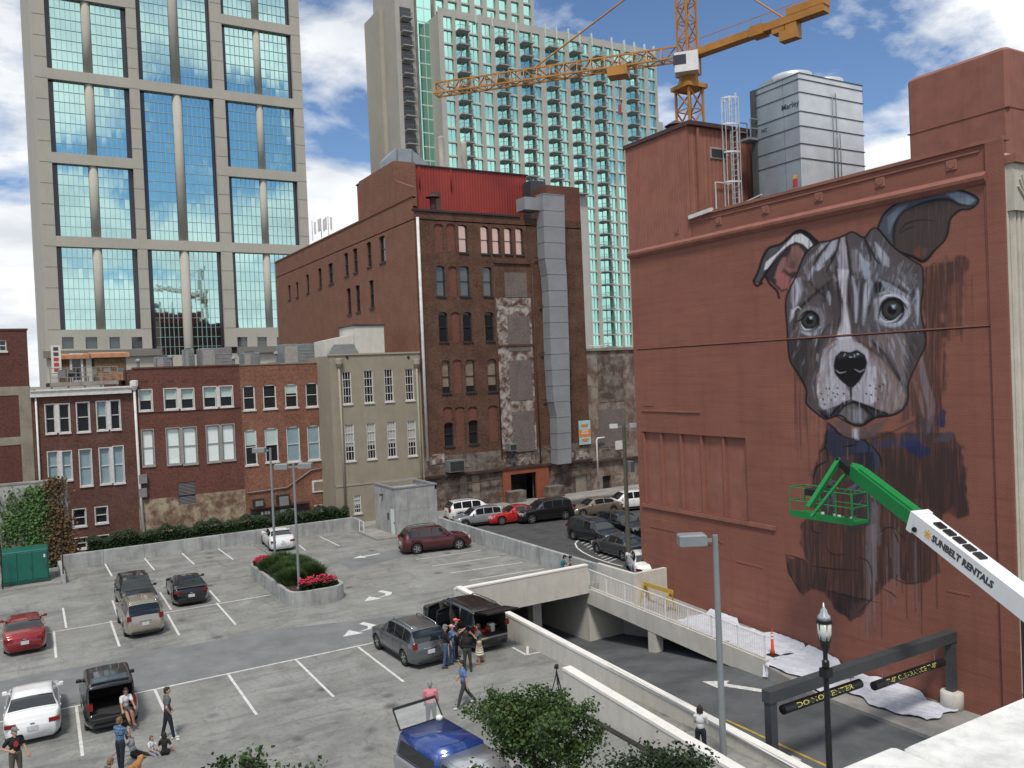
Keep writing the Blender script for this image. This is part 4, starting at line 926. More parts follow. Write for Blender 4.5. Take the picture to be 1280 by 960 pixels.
lattice(cr, 'tower_head', (mx0, my0, jz), top, .6, 1.5, .08)
A0 = Vector((mx0, my0, jz))+jd*1.0
lattice(cr, 'jib', A0+Vector((0, 0, .4)), tip+Vector((0, 0, .4)), .62, 1.25, .07, True)
s = MB(cr); td = (tail-Vector((mx0, my0, jz))); tl = td.length; td.normalize(); ts = Vector((-td.y, td.x, 0))
q = Vector((mx0, my0, jz)); s.obox(q+td*(tl*.5), td, ts, (0, 0, 1), tl*.5, .5, .3); s.obox(q+td*(tl*.55), td, ts, (0, 0, 1), .6, .62, .42); obj('counter_jib', s, M_YEL, cr)
s = MB(cr); s.obox(q+td*(tl*.76)-Vector((0, 0, .8)), td, ts, (0, 0, 1), .75, .45, .75); s.obox(q+td*(tl*.70)-Vector((0, 0, .45)), td, ts, (0, 0, 1), .6, .45, .32); s.obox(q+td*(tl*.88)+Vector((0, 0, .55)), td, ts, (0, 0, 1), 1.6, .5, .32); obj('counterweight', s, M_YEL, cr)
s = MB(cr)
for i in range(12): a = q+td*(1+i*(tl-2)/11)+ts*.55; s.bar(a, a+Vector((0, 0, 1.5)), .04)
s.bar(q+td+ts*.55+Vector((0, 0, 1.5)), tail-td+ts*.55+Vector((0, 0, 1.5)), .05); obj('guard_rail', s, M_YEL, cr)
s = MB(cr); s.tube([top, A0+jd*13+Vector((0, 0, 1.1))], .08, 6); s.tube([top, q+td*(tl*.72)+Vector((0, 0, .4))], .08, 6); obj('tie_rods', s, M_YEL, cr)
hk = A0+jd*5.2; s = MB(cr); s.obox(hk-Vector((0, 0, .5)), jd, js, (0, 0, 1), .9, .8, .4); o = obj('trolley', s, M_YEL, cr)
s = MB(cr); s.tube([hk-Vector((0, 0, .6)), hk-Vector((0, 0, 3.2))], .035, 5); s.obox(hk-Vector((0, 0, 3.8)), jd, js, (0, 0, 1), .14, .12, .42); obj('hook_block', s, mat('hook_red', (.3, .05, .04), rough=.5), o)
# ================================================================== PAINTED BRICK BUILDING WITH THE MURAL
WX = 31.36; Wp = Plane('X', WX)
def painted_brick(name, col, attr=False):
    q = NT(name); q.b.inputs['Roughness'].default_value = .75; q.b.inputs['Specular IOR Level'].default_value = .25
    P = q.wpos(); s = q.n('ShaderNodeSeparateXYZ'); q.l(P, s.inputs[0]); u = q.math('ADD', s.outputs[0], s.outputs[1])
    cv = q.n('ShaderNodeCombineXYZ'); q.l(u, cv.inputs[0]); q.l(s.outputs[2], cv.inputs[1])
    b = q.n('ShaderNodeTexBrick'); b.inputs['Scale'].default_value = 1; b.inputs['Brick Width'].default_value = .215; b.inputs['Row Height'].default_value = .075; b.inputs['Mortar Size'].default_value = .007
    q.l(cv.outputs[0], b.inputs['Vector'])
    f = q.noise(cv.outputs[0], .3, 7, .65); c = q.mix(q.ramp(f, [(.3, 0), (.7, 1)]), tuple(v*.86 for v in col), tuple(v*1.1 for v in col))
    f2 = q.noise(q.scalev(cv.outputs[0], (1.5, .1, 1)), 1.2, 6, .6); c = q.mix(q.math('MULTIPLY', q.ramp(f2, [(.5, 0), (.75, 1)]), .3), c, tuple(v*.5 for v in col))
    f6 = q.noise(q.scalev(cv.outputs[0], (.22, 2.6, 1)), 1.6, 7, .7); c = q.mix(q.ramp(f6, [(.35, .4), (.5, 0)]), c, tuple(v*.62 for v in col)); c = q.mix(q.ramp(f6, [(.55, 0), (.72, .35)]), c, tuple(v*1.35 for v in col))
    f7 = q.noise(cv.outputs[0], 9, 5, .75); c = q.mix(q.ramp(f7, [(.32, .35), (.46, 0)]), c, tuple(v*.6 for v in col))
    c = q.mix(q.math('MULTIPLY', b.outputs[1], .6), c, tuple(v*.5 for v in col))
    if attr:
        a = q.n('ShaderNodeAttribute', attribute_name='paint'); f3 = q.noise(q.scalev(cv.outputs[0], (9, 1.2, 1)), 3, 4, .7)
        pc = q.mix(q.ramp(f3, [(.35, .12), (.65, 0)]), a.outputs['Color'], (.03, .027, .028)); pc = q.mix(q.math('MULTIPLY', b.outputs[1], .22), pc, (.04, .03, .03))
        c = q.mix(a.outputs['Alpha'], c, pc)
    q.l(c, q.b.inputs['Base Color'])
    h = q.mix(.35, b.outputs[1], q.noise(cv.outputs[0], 7, 6, .7)); q.bump(h, -.4, .014)
    MATS[name] = q.m; return q.m
WCOL = (.255, .104, .074)
M_PB = painted_brick('red_brown_painted_brick', WCOL)
M_PT = mat('red_brown_trim', WCOL, rough=.75, var=.15, vs=1.2, bump=.15, bs=9, streak=.25)
MBL = thing('mural_building', 'large red brown painted brick building carrying the dog mural', 'building', (WX+8, 28, 0))
yL, yR = 38.95, 17.35; zpar = 20.2; zcor = 18.8
rec = (Wp.px(965, 600)[0], Wp.px(804, 590)[0], 4.55, 8.72)
s = MB(MBL); wall_holes(s, Wp, yR, yL, -4, zpar, [rec], depth=.22); obj('mural_wall', s, M_PB, MBL)
s = MB(MBL); s.quad((WX, yL, -4), (WX+30, yL, -4), (WX+30, yL, zpar), (WX, yL, zpar)); s.quad((WX+30, yL, -4), (WX+30, yR, -4), (WX+30, yR, zpar), (WX+30, yL, zpar)); obj('rear_wall', s, M_PB, MBL)
s = MB(MBL); s.box(WX+.35, WX+30, yR, yL, 18.9, 19.0); obj('roof', s, M_ROOF, MBL)
s = MB(MBL); s.box(WX+.0, WX+.4, yR, 33.9, zpar, zpar+.001); obj('parapet_top', s, M_PT, MBL)
s = MB(MBL); s.box(WX-.08, WX+.45, yR-.02, 33.9, zpar+.002, zpar+.14); obj('coping', s, M_PT, MBL)
s = MB(MBL); s.prism([(WX-.22, 17.95, zcor+.1), (WX-.05, 17.95, zcor-.06), (WX+.02, 17.95, zcor-.06), (WX+.02, 17.95, zcor+.42), (WX-.06, 17.95, zcor+.38), (WX-.24, 17.95, zcor+.22)], (0, yL-17.95, 0)); obj('ledge', s, M_PT, MBL)
s = MB(MBL); s.box(WX-.05, WX+.02, 18.2, 33.9, zpar-.25, zpar-.19); obj('moulding', s, M_PT, MBL)
for i in range(6):
    y = 19.3+i*3.1; s = MB(MBL); s.bbox(WX-.05, WX+.03, y-.22, y+.22, zcor+.72, zcor+1.12, .03); s.lathe((WX-.06, y, zcor+.92), [(.14, -.02), (.11, .02), (.05, .03)], 10, 'x'); obj('rosette', s, M_PT, MBL)
s = MB(MBL); s.box(WX-.1, WX+.02, yR-.03, 17.95, -4, zpar); obj('corner_pilaster', s, M_PB, MBL)
zse = 13.55; s = MB(MBL); s.box(WX-.035, WX+.01, 17.96, yL-.35, zse-.07, zse-.02); obj('seam_strip', s, M_PT, MBL)
s = MB(MBL); s.box(WX-.012, WX+.01, 17.96, yL-.35, zse-.11, zse-.07); obj('joint_shadow', s, mat('joint_shadow_dark', (.03, .02, .018), rough=1), MBL)  # dark strip paints the shadow line of the gap under the seam
s = MB(MBL); s.box(WX-.06, WX+.01, 33.6, yL-.55, 9.9, 9.98); obj('seam_strip', s, M_PT, MBL)
s = MB(MBL); s.box(WX-.035, WX+.01, 17.97, 18.06, zse, zcor-.1); obj('seam_strip', s, M_PT, MBL)
# recessed metal panels
n = 6; pw = (rec[1]-rec[0])/n
for i in range(n):
    s = MB(MBL); a = rec[0]+i*pw; s.quad((WX+.2, a, rec[2]), (WX+.2, a+pw, rec[2]), (WX+.2, a+pw, rec[3]), (WX+.2, a, rec[3])); o = obj('infill_panel', s, M_PT, MBL)
    for y in ([a+pw] if i < n-1 else [])+([a+.06] if i == 0 else [])+([a+pw-.08] if i == n-1 else []):
        s = MB(MBL); s.box(WX+.05, WX+.21, y-.06, y+.06, rec[2], rec[3]); obj('rib', s, M_PT, o)
s = MB(MBL); s.box(WX-.1, WX+.1, rec[0]-.15, rec[1]+.1, rec[2]-.2, rec[2]); obj('sill', s, M_PT, MBL)
# rough old paint ridges and patches
for y, z, w_, h_ in ((36.5, 9.98, 1.6, .12), (34, 3.2, 3.4, .1), (30.5, 2.4, 1.7, .1), (37, 3.5, 2.2, .55), (33.8, 3.2, 2.6, .5), (20.2, 5.0, 1.3, .1), (19.6, 3.2, .9, .08), (37.8, 11.3, .9, 2.2)):
    s = MB(MBL); s.bbox(WX-.025, WX+.01, y-w_/2, y+w_/2, z-h_/2, z+h_/2, .01); obj('render_patch', s, M_PB, MBL)
# street front with fluted limestone
M_LIME = concrete('limestone', (.52, .49, .41), streak=.3, blot=.15)
s = MB(MBL)
s.box(WX+.02, WX+30, yR-.05, yR+.3, -4, zpar-.5)
for i in range(9): s.lathe((WX+.3+i*.3, yR-.08, 0), [(.13, 3.4), (.13, 17.6)], 8)
obj('limestone_front', s, M_LIME, MBL)
s = MB(MBL); s.box(WX+.06, WX+2.9, yR-.32, yR, 17.6, 19.3); cap_ = obj('capital', s, M_LIME, MBL)
s = MB(MBL)
for k in range(7):
    t = R_(-60+20*k); s.bar((WX+.75, yR-.34, 18.0), (WX+.75+.55*math.sin(t), yR-.34, 18.0+.95*math.cos(t)), .1, .06)
obj('palmette', s, M_LIME, cap_)
s = MB(MBL); s.box(WX-.02, WX+30, yR-.45, yR+.4, 19.3, 19.6); obj('front_cornice', s, M_PT, MBL)
s = MB(MBL); s.box(WX+.05, WX+3, yR-.5, yR-.02, -4, 3.4); obj('shop_base', s, M_DFRAME, MBL)
# corrugated penthouse flush with the wall
zph = 25.1; s = MB(MBL); Y0 = 33.7; n = 40; dy = (yL-Y0)/n
for i in range(n):
    y = Y0+i*dy; s.quad((WX-.02, y, zpar-1.1), (WX-.02, y+dy*.55, zpar-1.1), (WX-.02, y+dy*.55, zph), (WX-.02, y, zph)); s.quad((WX-.02, y+dy*.55, zpar-1.1), (WX-.05, y+dy*.75, zpar-1.1), (WX-.05, y+dy*.75, zph), (WX-.02, y+dy*.55, zph)); s.quad((WX-.05, y+dy*.75, zpar-1.1), (WX-.02, y+dy, zpar-1.1), (WX-.02, y+dy, zph), (WX-.05, y+dy*.75, zph))
n = 30; dx = 9./n
for i in range(n):
    x = WX+i*dx; s.quad((x, Y0, 18.95), (x+dx*.75, Y0, 18.95), (x+dx*.75, Y0, zph), (x, Y0, zph)); s.quad((x+dx*.75, Y0, 18.95), (x+dx, Y0-.03, 18.95), (x+dx, Y0-.03, zph), (x+dx*.75, Y0, zph))
s.box(WX, WX+9, Y0+.05, yL, 18.95, zph-.02); ph = obj('penthouse', s, M_PT, MBL)
s = MB(MBL); s.box(WX-.12, WX+9.2, Y0-.25, yL+.1, zph, zph+.22); obj('gutter', s, mat('dark_brown_gutter', (.07, .035, .03), rough=.6), ph)
for xx in (885, ): 
    h = Plane('Y', Y0); v = h.hole(lambda x, y: (x, y), 887, 185, 907, 199); s = MB(MBL); h.box(s, *v, -.07, .05); o = obj('louvre', s, M_GFRAME, ph)
    for i in range(5): z = v[2]+.1+(v[3]-v[2]-.2)*(i+.5)/5; s = MB(MBL); h.box(s, v[0]+.08, v[1]-.08, z-.04, z+.04, -.11, -.07); obj('slat', s, M_DFRAME, o)
v = Plane('Y', Y0).px(872, 230); s = MB(MBL); s.bar((v[0], Y0-.12, 25), (v[0], Y0-.12, 19.5), .12); obj('downpipe', s, M_PT, ph)
cv_ = pX(845, 170, WX+1.2); s = MB(MBL); s.lathe((cv_.x, cv_.y, zph), [(.34, 0), (.34, .65), (.62, .7), (.1, 1.0)], 14); obj('roof_vent', s, mat('brown_vent', (.1, .045, .035), rough=.7), ph)
s = MB(MBL); a, b_ = pX(862, 272, WX-.1), pX(890, 262, WX-.1); s.bar(a, b_, .2, .2); obj('light_fitting', s, M_WFRAME, MBL)
# tall lift box on the roof
s = MB(MBL); s.bbox(36, 46, 19.63, 24.2, 18.9, 25.15, .15); lb = obj('lift_house', s, M_PT, MBL)
s = MB(MBL); s.box(35.97, 46, 19.6, 24.22, 22.6, 22.64); obj('seam_strip', s, M_PT, lb)
# ---------------- cooling tower on the roof
M_GALV = mat('galvanised_steel', (.66, .69, .70), rough=.4, metal=.35, var=.12, vs=.9)
M_GALV2 = mat('galvanised_steel_dark', (.33, .37, .39), rough=.5, metal=.6, var=.15, vs=.8)  # darker copy of the steel, paints shade onto the casing's side panels
M_SEAM = mat('dark_seam', (.06, .065, .07), rough=.6)
ctw = thing('cooling_tower', 'galvanised steel cooling tower with fan rings on the painted brick roof', 'cooling tower', (37.4, 30.9, 18.9))
x0, x1, y0, y1, zc0, zc1 = 35., 39.9, 29.4, 32.3, 19.6, 27.0
rows = [0, .2, .62, .68, .92, 1.0]; hts = [zc0+(zc1-zc0)*t for t in (0, .13, .42, .52, .64, .74, .87, .96, 1.)]
for za, zb_ in zip(hts, hts[1:]):
    s = MB(ctw); s.box(x0, x1, y0, y0+.08, za+.02, zb_-.02); obj('casing_panel', s, M_GALV, ctw)  # brighter steel on the front: light on this face put into the colour
    s = MB(ctw); s.box(x0-.02, x1+.05, y0-.03, y0+.05, zb_-.03, zb_+.015); obj('seam_rail', s, M_SEAM, ctw)
    for ya, yb_ in ((y0+.09, y0+1.05), (y0+1.07, y1)):
        s = MB(ctw); s.box(x0, x0+.08, ya, yb_, za+.02, zb_-.02); obj('side_panel', s, M_GALV2, ctw)
    s = MB(ctw); s.box(x0-.025, x0+.05, y0, y1, zb_-.03, zb_+.015); obj('seam_rail', s, M_SEAM, ctw)
s = MB(ctw); s.box(x0+.1, x1, y0+.1, y1, zc0, zc1-.02); obj('core', s, M_GALV2, ctw)
s = MB(ctw); s.box(x0-.12, x0+.1, y1-.02, y1+.3, zc0, zc1+.0); obj('corner_post', s, M_SEAM, ctw)
s = MB(ctw); s.box(x0+.3, x0+1.3, y1-.9, y1-.05, zc1-.05, zc1+.35); obj('top_hatch', s, M_GALV2, ctw)
for fx in (36.2, 38.7): s = MB(ctw); s.smooth = True; s.lathe((fx, 30.9, zc1), [(1.05, -.05), (1.0, .3), (1.02, .45), (.96, .45), (.95, .1)], 28); obj('fan_ring', s, M_GALV, ctw)
me = text_mesh('Marley', .42, .003, .004); me.transform(frame_matrix(Vector((x0-.012, y0+.62, zc0+(zc1-zc0)*.8))-ctw.location, (0, -1, 0), (0, 0, 1), (-1, 0, 0))); o = obj('lettering', me, M_SEAM, ctw)
me = text_mesh('NC', .26, .003, .004); me.transform(frame_matrix(Vector((x0-.012, y1-.5, zc0+(zc1-zc0)*.69))-ctw.location, (0, -1, 0), (0, 0, 1), (-1, 0, 0))); obj('lettering', me, M_SEAM, ctw)
s = MB(ctw); s.box(x0-.02, x0, y0+.35, y0+.6, zc0+2.15, zc0+2.35); obj('warning_label', s, mat('yellow_label', (.7, .35, .08), rough=.5, var=0), ctw)
s = MB(ctw); s.box(x0-.02, x0, y0+.33, y0+.62, zc0+1.75, zc0+2.13); obj('warning_label', s, mat('red_label', (.5, .05, .06), rough=.5, var=0), ctw)
xx = 37.4; s = MB(ctw); s.smooth = True
for dx_, zt_ in ((0, 26.3), (.25, 24.2)):
    s.tube([(xx+dx_, y0-.06, zc0+.2), (xx+dx_, y0-.06, zt_-.3), (xx+dx_+.05, y0-.07, zt_-.05), (xx+dx_+.14, y0-.08, zt_), (xx+dx_+.24, y0-.07, zt_-.05), (xx+dx_+.28, y0-.06, zt_-.3), (xx+dx_+.28, y0-.06, zc0+.2)], .025, 6)
obj('conduit', s, M_GALV2, ctw)
s = MB(ctw); s.bar((36, y0-.2, 19.3), (36, y0+3.2, 19.3), .3); s.bar((39, y0-.2, 19.3), (39, y0+3.2, 19.3), .3); s.box(x0-.1, x1+.1, y0-.1, y1+.1, 19.45, 19.6); s.bar((36, y0+.2, 18.9), (36, y0+.2, 19.3), .4); s.bar((39, y0+2.8, 18.9), (39, y0+2.8, 19.3), .4); obj('support_frame', s, M_SEAM, ctw)
# ladder with safety cage
ld = thing('caged_ladder', 'galvanised caged ladder and platform against the cooling tower', 'ladder', (34.4, 33.1, 18.9))
lx, ly = 34.3, 33.3; s = MB(ld)
for dy in (-.23, .23): s.bar((lx, ly+dy, 19), (lx, ly+dy, 27.0), .07)
for i in range(25): s.bar((lx, ly-.23, 19.3+i*.3), (lx, ly+.23, 19.3+i*.3), .035)
obj('ladder', s, M_GALV, ld)
s = MB(ld)
for z in (20.6, 22.2, 23.8, 25.3, 26.7):
    pts = [(lx-.75*math.sin(t)*1.0, ly+.42*math.cos(t), z) for t in [math.pi*i/10 for i in range(11)]]
    for a, b_ in zip(pts, pts[1:]): s.bar(a, b_, .03, .09)
for t in [math.pi*i/5 for i in range(6)]: s.bar((lx-.75*math.sin(t), ly+.42*math.cos(t), 20.6), (lx-.75*math.sin(t), ly+.42*math.cos(t), 26.7), .03)
obj('safety_cage', s, M_GALV, ld)
s = MB(ld); s.box(lx, x0+.1, 32.2, 33.0, 24.3, 24.42)
for a, b_ in (((lx+.1, 32.2), (x0, 32.2)), ((lx+.1, 33.0), (x0, 33.0))):
    for z in (24.9, 25.4): s.bar((*a, z), (*b_, z), .05)
    s.bar((*a, 24.4), (*a, 25.4), .05); s.bar((*b_, 24.4), (*b_, 25.4), .05)
obj('platform', s, M_GALV2, ld)
s = MB(ld); a = [(33.0, 34.2), (33.0, 30.2)]; 
s.bar((33., 33.5, 19), (33., 33.5, 22.2), .06); s.bar((33., 33.5, 22.2), (34.2, 33.5, 22.2), .06); s.bar((33., 33.5, 20.4), (33., 30.3, 20.9), .06); obj('roof_guard_rail', s, M_WFRAME, ld)

# ---------------- the mural: paint on the wall, colours evaluated on a fine sheet just proud of the brick
def canvas():
    X0, X1, Y0, Y1, K = 925, 1240, 226, 800, 2
    w, h = (X1-X0)*K, (Y1-Y0)*K
    C = np.zeros((h, w, 4), np.float32)
    gy, gx = np.mgrid[0:h, 0:w].astype(np.float32); gx = gx/K+X0; gy = gy/K+Y0
    rs = np.random.RandomState(5)
    def sm(n, ax, k):
        for _ in range(3):
            c = np.cumsum(np.pad(n, [(k, k) if a == ax else (0, 0) for a in (0, 1)], 'wrap'), ax); n = (np.take(c, range(2*k, c.shape[ax]), ax)-np.take(c, range(0, c.shape[ax]-2*k), ax))/(2*k)
        return n
    base = rs.rand(h, w).astype(np.float32)
    vb = sm(sm(base, 0, 22), 1, 1); vb = (vb-vb.mean())/vb.std()            # vertical bristle noise
    db = sm(sm(rs.rand(h, w).astype(np.float32), 0, 6), 1, 6); db = (db-db.mean())/db.std()
    def blend(m, col, sl):
        c = np.array(lin(col), np.float32); c = c*(1.3 if sum(col) > 280 else 1.); a = C[sl][..., 3:4]; m = m[..., None]
        na = m+a*(1-m); C[sl][..., :3] = np.where(na > 1e-5, (c*m+C[sl][..., :3]*a*(1-m))/np.maximum(na, 1e-5), C[sl][..., :3]); C[sl][..., 3:4] = na
    def win(pts, pad):
        xs = [p[0] for p in pts]; ys = [p[1] for p in pts]
        a = max(0, int((min(xs)-pad-X0)*K)); b_ = min(w, int((max(xs)+pad-X0)*K)+1); c = max(0, int((min(ys)-pad-Y0)*K)); d = min(h, int((max(ys)+pad-Y0)*K)+1)
        return (slice(c, d), slice(a, b_))
    def segd(px, py, pts):
        D = np.full(px.shape, 1e9, np.float32); T_ = np.zeros(px.shape, np.float32); n_ = len(pts)-1
        for i in range(n_):
            (ax, ay), (bx, by) = pts[i], pts[i+1]; dx, dy = bx-ax, by-ay; l2 = dx*dx+dy*dy+1e-9
            t = np.clip(((px-ax)*dx+(py-ay)*dy)/l2, 0, 1); d = np.hypot(px-ax-t*dx, py-ay-t*dy); m = d < D
            D = np.where(m, d, D); T_ = np.where(m, (i+t)/n_, T_)
        return D, T_
    def smooth(pts, n_=4):
        if len(pts) < 3: return pts
        P_ = [pts[0]]+list(pts)+[pts[-1]]; out_ = []
        for i in range(1, len(P_)-2):
            p0, p1, p2, p3 = [np.array(q, float) for q in P_[i-1:i+3]]
            for k in range(n_):
                t = k/n_; out_.append(tuple(.5*((2*p1)+(-p0+p2)*t+(2*p0-5*p1+4*p2-p3)*t*t+(-p0+3*p1-3*p2+p3)*t**3)))
        out_.append(tuple(pts[-1])); return out_
    def poly(pts, col, soft=1., al=1., tex=.0, rough_=0.):
        pts = [tuple(p) for p in pts]; sl = win(pts, soft*3+rough_*3+1); px, py = gx[sl], gy[sl]
        ins = np.zeros(px.shape, bool); n_ = len(pts)
        for i in range(n_):
            (ax, ay), (bx, by) = pts[i], pts[(i+1) % n_]
            cnd = (ay > py) != (by > py); ins ^= cnd & (px < (bx-ax)*(py-ay)/((by-ay) if by != ay else 1e-9)+ax)
        D, _ = segd(px, py, pts+[pts[0]]); sd = np.where(ins, D, -D)+rough_*db[sl]
        m = np.clip(sd/max(soft, .3)+.5, 0, 1)*al
        if tex: m = m*np.clip(1+tex*vb[sl], 0, 1.15)
        blend(np.clip(m, 0, 1), col, sl)
    def line(pts, wd, col, al=1., soft=.7, tex=0., taper=True):
        pts = smooth(pts); sl = win(pts, wd+soft*2+1); px, py = gx[sl], gy[sl]; D, T_ = segd(px, py, pts)
        ww = wd*(.35+.65*np.sin(np.pi*np.clip(T_, .03, .97))) if taper else wd
        m = np.clip((ww/2-D)/soft+.5, 0, 1)*al
        if tex: m = m*np.clip(1+tex*vb[sl], 0, 1.1)
        blend(np.clip(m, 0, 1), col, sl)
    c1 = lambda *p: [(930+p[i]/8, 230+p[i+1]/8) for i in range(0, len(p), 2)]
    c2 = lambda *p: [(1070+p[i]/8, 230+p[i+1]/8) for i in range(0, len(p), 2)]
    c3 = lambda *p: [(970+p[i]/6.4, 340+p[i+1]/6.4) for i in range(0, len(p), 2)]
    c4 = lambda *p: [(970+p[i]/6.4, 420+p[i+1]/6.4) for i in range(0, len(p), 2)]
    c5 = lambda *p: [(960+p[i]/4.571, 540+p[i+1]/4.571) for i in range(0, len(p), 2)]
    c7 = lambda *p: [(960+p[i]/4.923, 640+p[i+1]/4.923) for i in range(0, len(p), 2)]
    DK, BK = (34, 32, 36), (20, 19, 23); BR, GR, LG, WH, LI = (86, 80, 82), (100, 95, 98), (140, 142, 152), (190, 190, 200), (150, 140, 150)
    UND = (76, 55, 50)
    # under-painting: body, shadow behind the head
    poly([(1154, 335), (1208, 318), (1212, 335), (1186, 360), (1180, 400), (1182, 470), (1176, 560), (1150, 560), (1136, 500), (1156, 440)], (72, 50, 46), 5, .75, .35, 2)
    poly([(1180, 350), (1205, 345), (1200, 420), (1182, 430)], (84, 56, 50), 5, .5, .5, 2)
    poly(c5(330, 0, 1050, 0, 1105, 90, 1130, 250, 1150, 480, 1080, 500, 1060, 420, 1000, 470, 960, 620, 980, 800, 900, 860, 830, 870, 720, 830, 660, 880, 560, 1010, 470, 1090, 380, 1010, 320, 920, 250, 900, 200, 940, 110, 800, 100, 700, 225, 740, 180, 640, 190, 520, 260, 470, 250, 250), UND, 2.2, .93, .22, .7)
    poly(c7(360, 480, 640, 540, 560, 640, 480, 660, 420, 610), (58, 44, 43), 1.5, .9, .25, 1.5)
    poly(c5(640, 90, 1110, 90, 1150, 480, 1085, 495, 1000, 460, 700, 320), (66, 48, 45), 4, .6, .2, 2)
    poly(c5(290, 560, 420, 540, 400, 690, 300, 680), (92, 60, 54), 4, .55, .3, 2)
    poly(c7(500, 560, 700, 560, 700, 780, 560, 760), (112, 78, 76), 5, .35, .5, 2)
    for x in range(0, 34):
        xx_ = 1060+rs.rand()*110; y0_ = 640+rs.rand()*60; line([(xx_, y0_), (xx_+1.5, y0_+40+rs.rand()*80)], 1+rs.rand()*1.6, (60, 44, 44) if rs.rand() < .7 else (110, 96, 100), .5, 1., 0, False)
    for x in range(26):
        xx_ = 1080+rs.rand()*14; y0_ = 560+rs.rand()*80; line([(xx_, y0_), (xx_+2, y0_+60+rs.rand()*90)], .8+rs.rand()*1.5, (112, 104, 110), .4, 1., 0, False)
    for x in range(30):
        xx_ = 990+rs.rand()*45; y0_ = 455+rs.rand()*60; line([(xx_, y0_), (xx_+1, y0_+40+rs.rand()*60)], .8+rs.rand()*1.4, (88, 56, 52) if rs.rand() < .6 else (140, 92, 82), .4, 1., 0, False)
    for x in range(30):
        xx_ = 1160+rs.rand()*55; y0_ = 330+rs.rand()*30; line([(xx_, y0_), (xx_+1, y0_+30+rs.rand()*60)], .8+rs.rand()*1.5, (88, 58, 52), .4, 1., 0, False)
    # chest, grey fur strokes
    poly(c5(480, 250, 620, 380, 610, 520, 520, 580, 440, 560, 470, 400), (58, 56, 64), 3, .75, .4, 2)
    poly(c5(580, 380, 640, 420, 640, 650, 590, 660), (112, 108, 114), 3, .45, .6, 1)
    for i in range(40):
        a = rs.rand(); x_, y_ = 1068+20*a+rs.randn()*3, 600+50*rs.rand(); line([(x_, y_), (x_-6-4*rs.rand(), y_+8)], 1.2, (45, 58, 86) if rs.rand() < .6 else (120, 118, 128), .6)
    # right neck
    poly(c4(1050, 400, 1200, 120, 1230, 420, 1270, 560, 1220, 800, 1180, 800, 1140, 620, 1000, 700, 1000, 620), (92, 68, 64), 3, .8, .4, 1)
    line(c4(1160, 180, 1190, 380, 1240, 560, 1220, 760), 11, (128, 118, 122), .5, 3, .5)
    line(c4(1100, 350, 1150, 480, 1180, 640), 6, (150, 118, 108), .35, 2, .6)
    # bandana
    poly(c4(415, 690, 400, 830, 420, 960, 640, 960, 700, 840, 640, 830, 540, 800, 480, 740), (42, 52, 74), 1.5, .95, .25, .6)
    poly(c4(640, 850, 690, 825, 745, 880, 740, 960, 640, 960), (48, 62, 90), 1, .95, .2)
    poly(c4(750, 860, 820, 940, 830, 1060, 760, 1060, 740, 950), (50, 66, 96), 1, .9, .2)
    poly(c4(760, 850, 1000, 800, 1060, 700, 1280, 640, 1280, 780, 1150, 900, 900, 880), (62, 60, 78), 3, .5, .5, 2)
    poly(c5(770, 60, 860, 50, 930, 95, 905, 165, 800, 110), (24, 44, 92), 1.5, .92, .2, 1.2)
    poly(c5(600, 70, 780, 15, 900, 40, 780, 80, 640, 95), (40, 58, 104), 2, .55, .6, 1.5)
    poly([(1176, 505), (1184, 515), (1182, 540), (1172, 530)], (24, 44, 92), 1, .85, .3, 1); poly(c5(1000, 0, 1050, 0, 1040, 60, 930, 60), (80, 84, 108), 2, .5, .6, 1)
    for p in (c4(410, 700, 400, 830, 390, 900), c4(420, 690, 480, 760, 560, 810, 650, 830), c4(640, 860, 690, 825, 745, 880, 730, 960), c4(750, 860, 830, 960, 845, 1050), c4(530, 890, 640, 870), c5(290, 120, 330, 90, 340, 160), c5(260, 270, 280, 200, 340, 165)): line(p, 2.2, BK, .9)
    poly(c5(500, 120, 600, 110, 620, 260, 560, 330, 470, 250), (36, 40, 54), 2, .8, .2)
    line(c4(780, 830, 900, 780, 1050, 710, 1180, 630), 1.3, (44, 40, 50), .8)
    # ears
    earL = c1(95, 980, 140, 880, 190, 730, 250, 640, 370, 600, 440, 540, 530, 470, 610, 470, 690, 540, 760, 600, 700, 680, 620, 800, 520, 900, 460, 980, 430, 1060, 380, 1080, 330, 1040, 250, 960, 215, 930, 170, 990)
    poly(earL, (58, 50, 54), 1.)
    poly(c1(100, 960, 150, 870, 190, 740, 250, 650, 370, 610, 420, 560, 430, 600, 300, 700, 230, 830, 150, 980), (88, 86, 92), 1.5, .9, .3)
    poly(c1(200, 860, 220, 780, 330, 690, 420, 600, 500, 510, 570, 495, 650, 550, 690, 610, 690, 660, 650, 660, 590, 600, 510, 575, 430, 640, 320, 760, 230, 850), WH, 1.2, .95, .25)
    poly(c1(480, 620, 540, 610, 600, 680, 590, 780, 530, 880, 450, 870, 440, 740), (128, 86, 78), 2, .9, .3)
    poly(c1(380, 740, 430, 720, 440, 830, 500, 850, 460, 900, 390, 860, 330, 960, 300, 940, 330, 840), (140, 92, 86), 2, .8, .2)
    poly(c1(330, 900, 400, 880, 470, 930, 440, 1040, 380, 1060, 320, 1000), (150, 84, 82), 3, .85, .2)
    poly(c1(470, 775, 505, 765, 520, 810, 490, 850, 455, 830), (70, 46, 46), 4, .7); poly(c1(440, 730, 500, 700, 560, 740, 540, 860, 470, 900), (110, 76, 72), 5, .5, .3); line(c1(400, 850, 440, 900, 500, 920), 5, (52, 38, 40), .6, 3)
    line(c1(480, 600, 430, 640, 330, 740, 230, 880, 150, 1000), 4, BK, .9, 1.2)
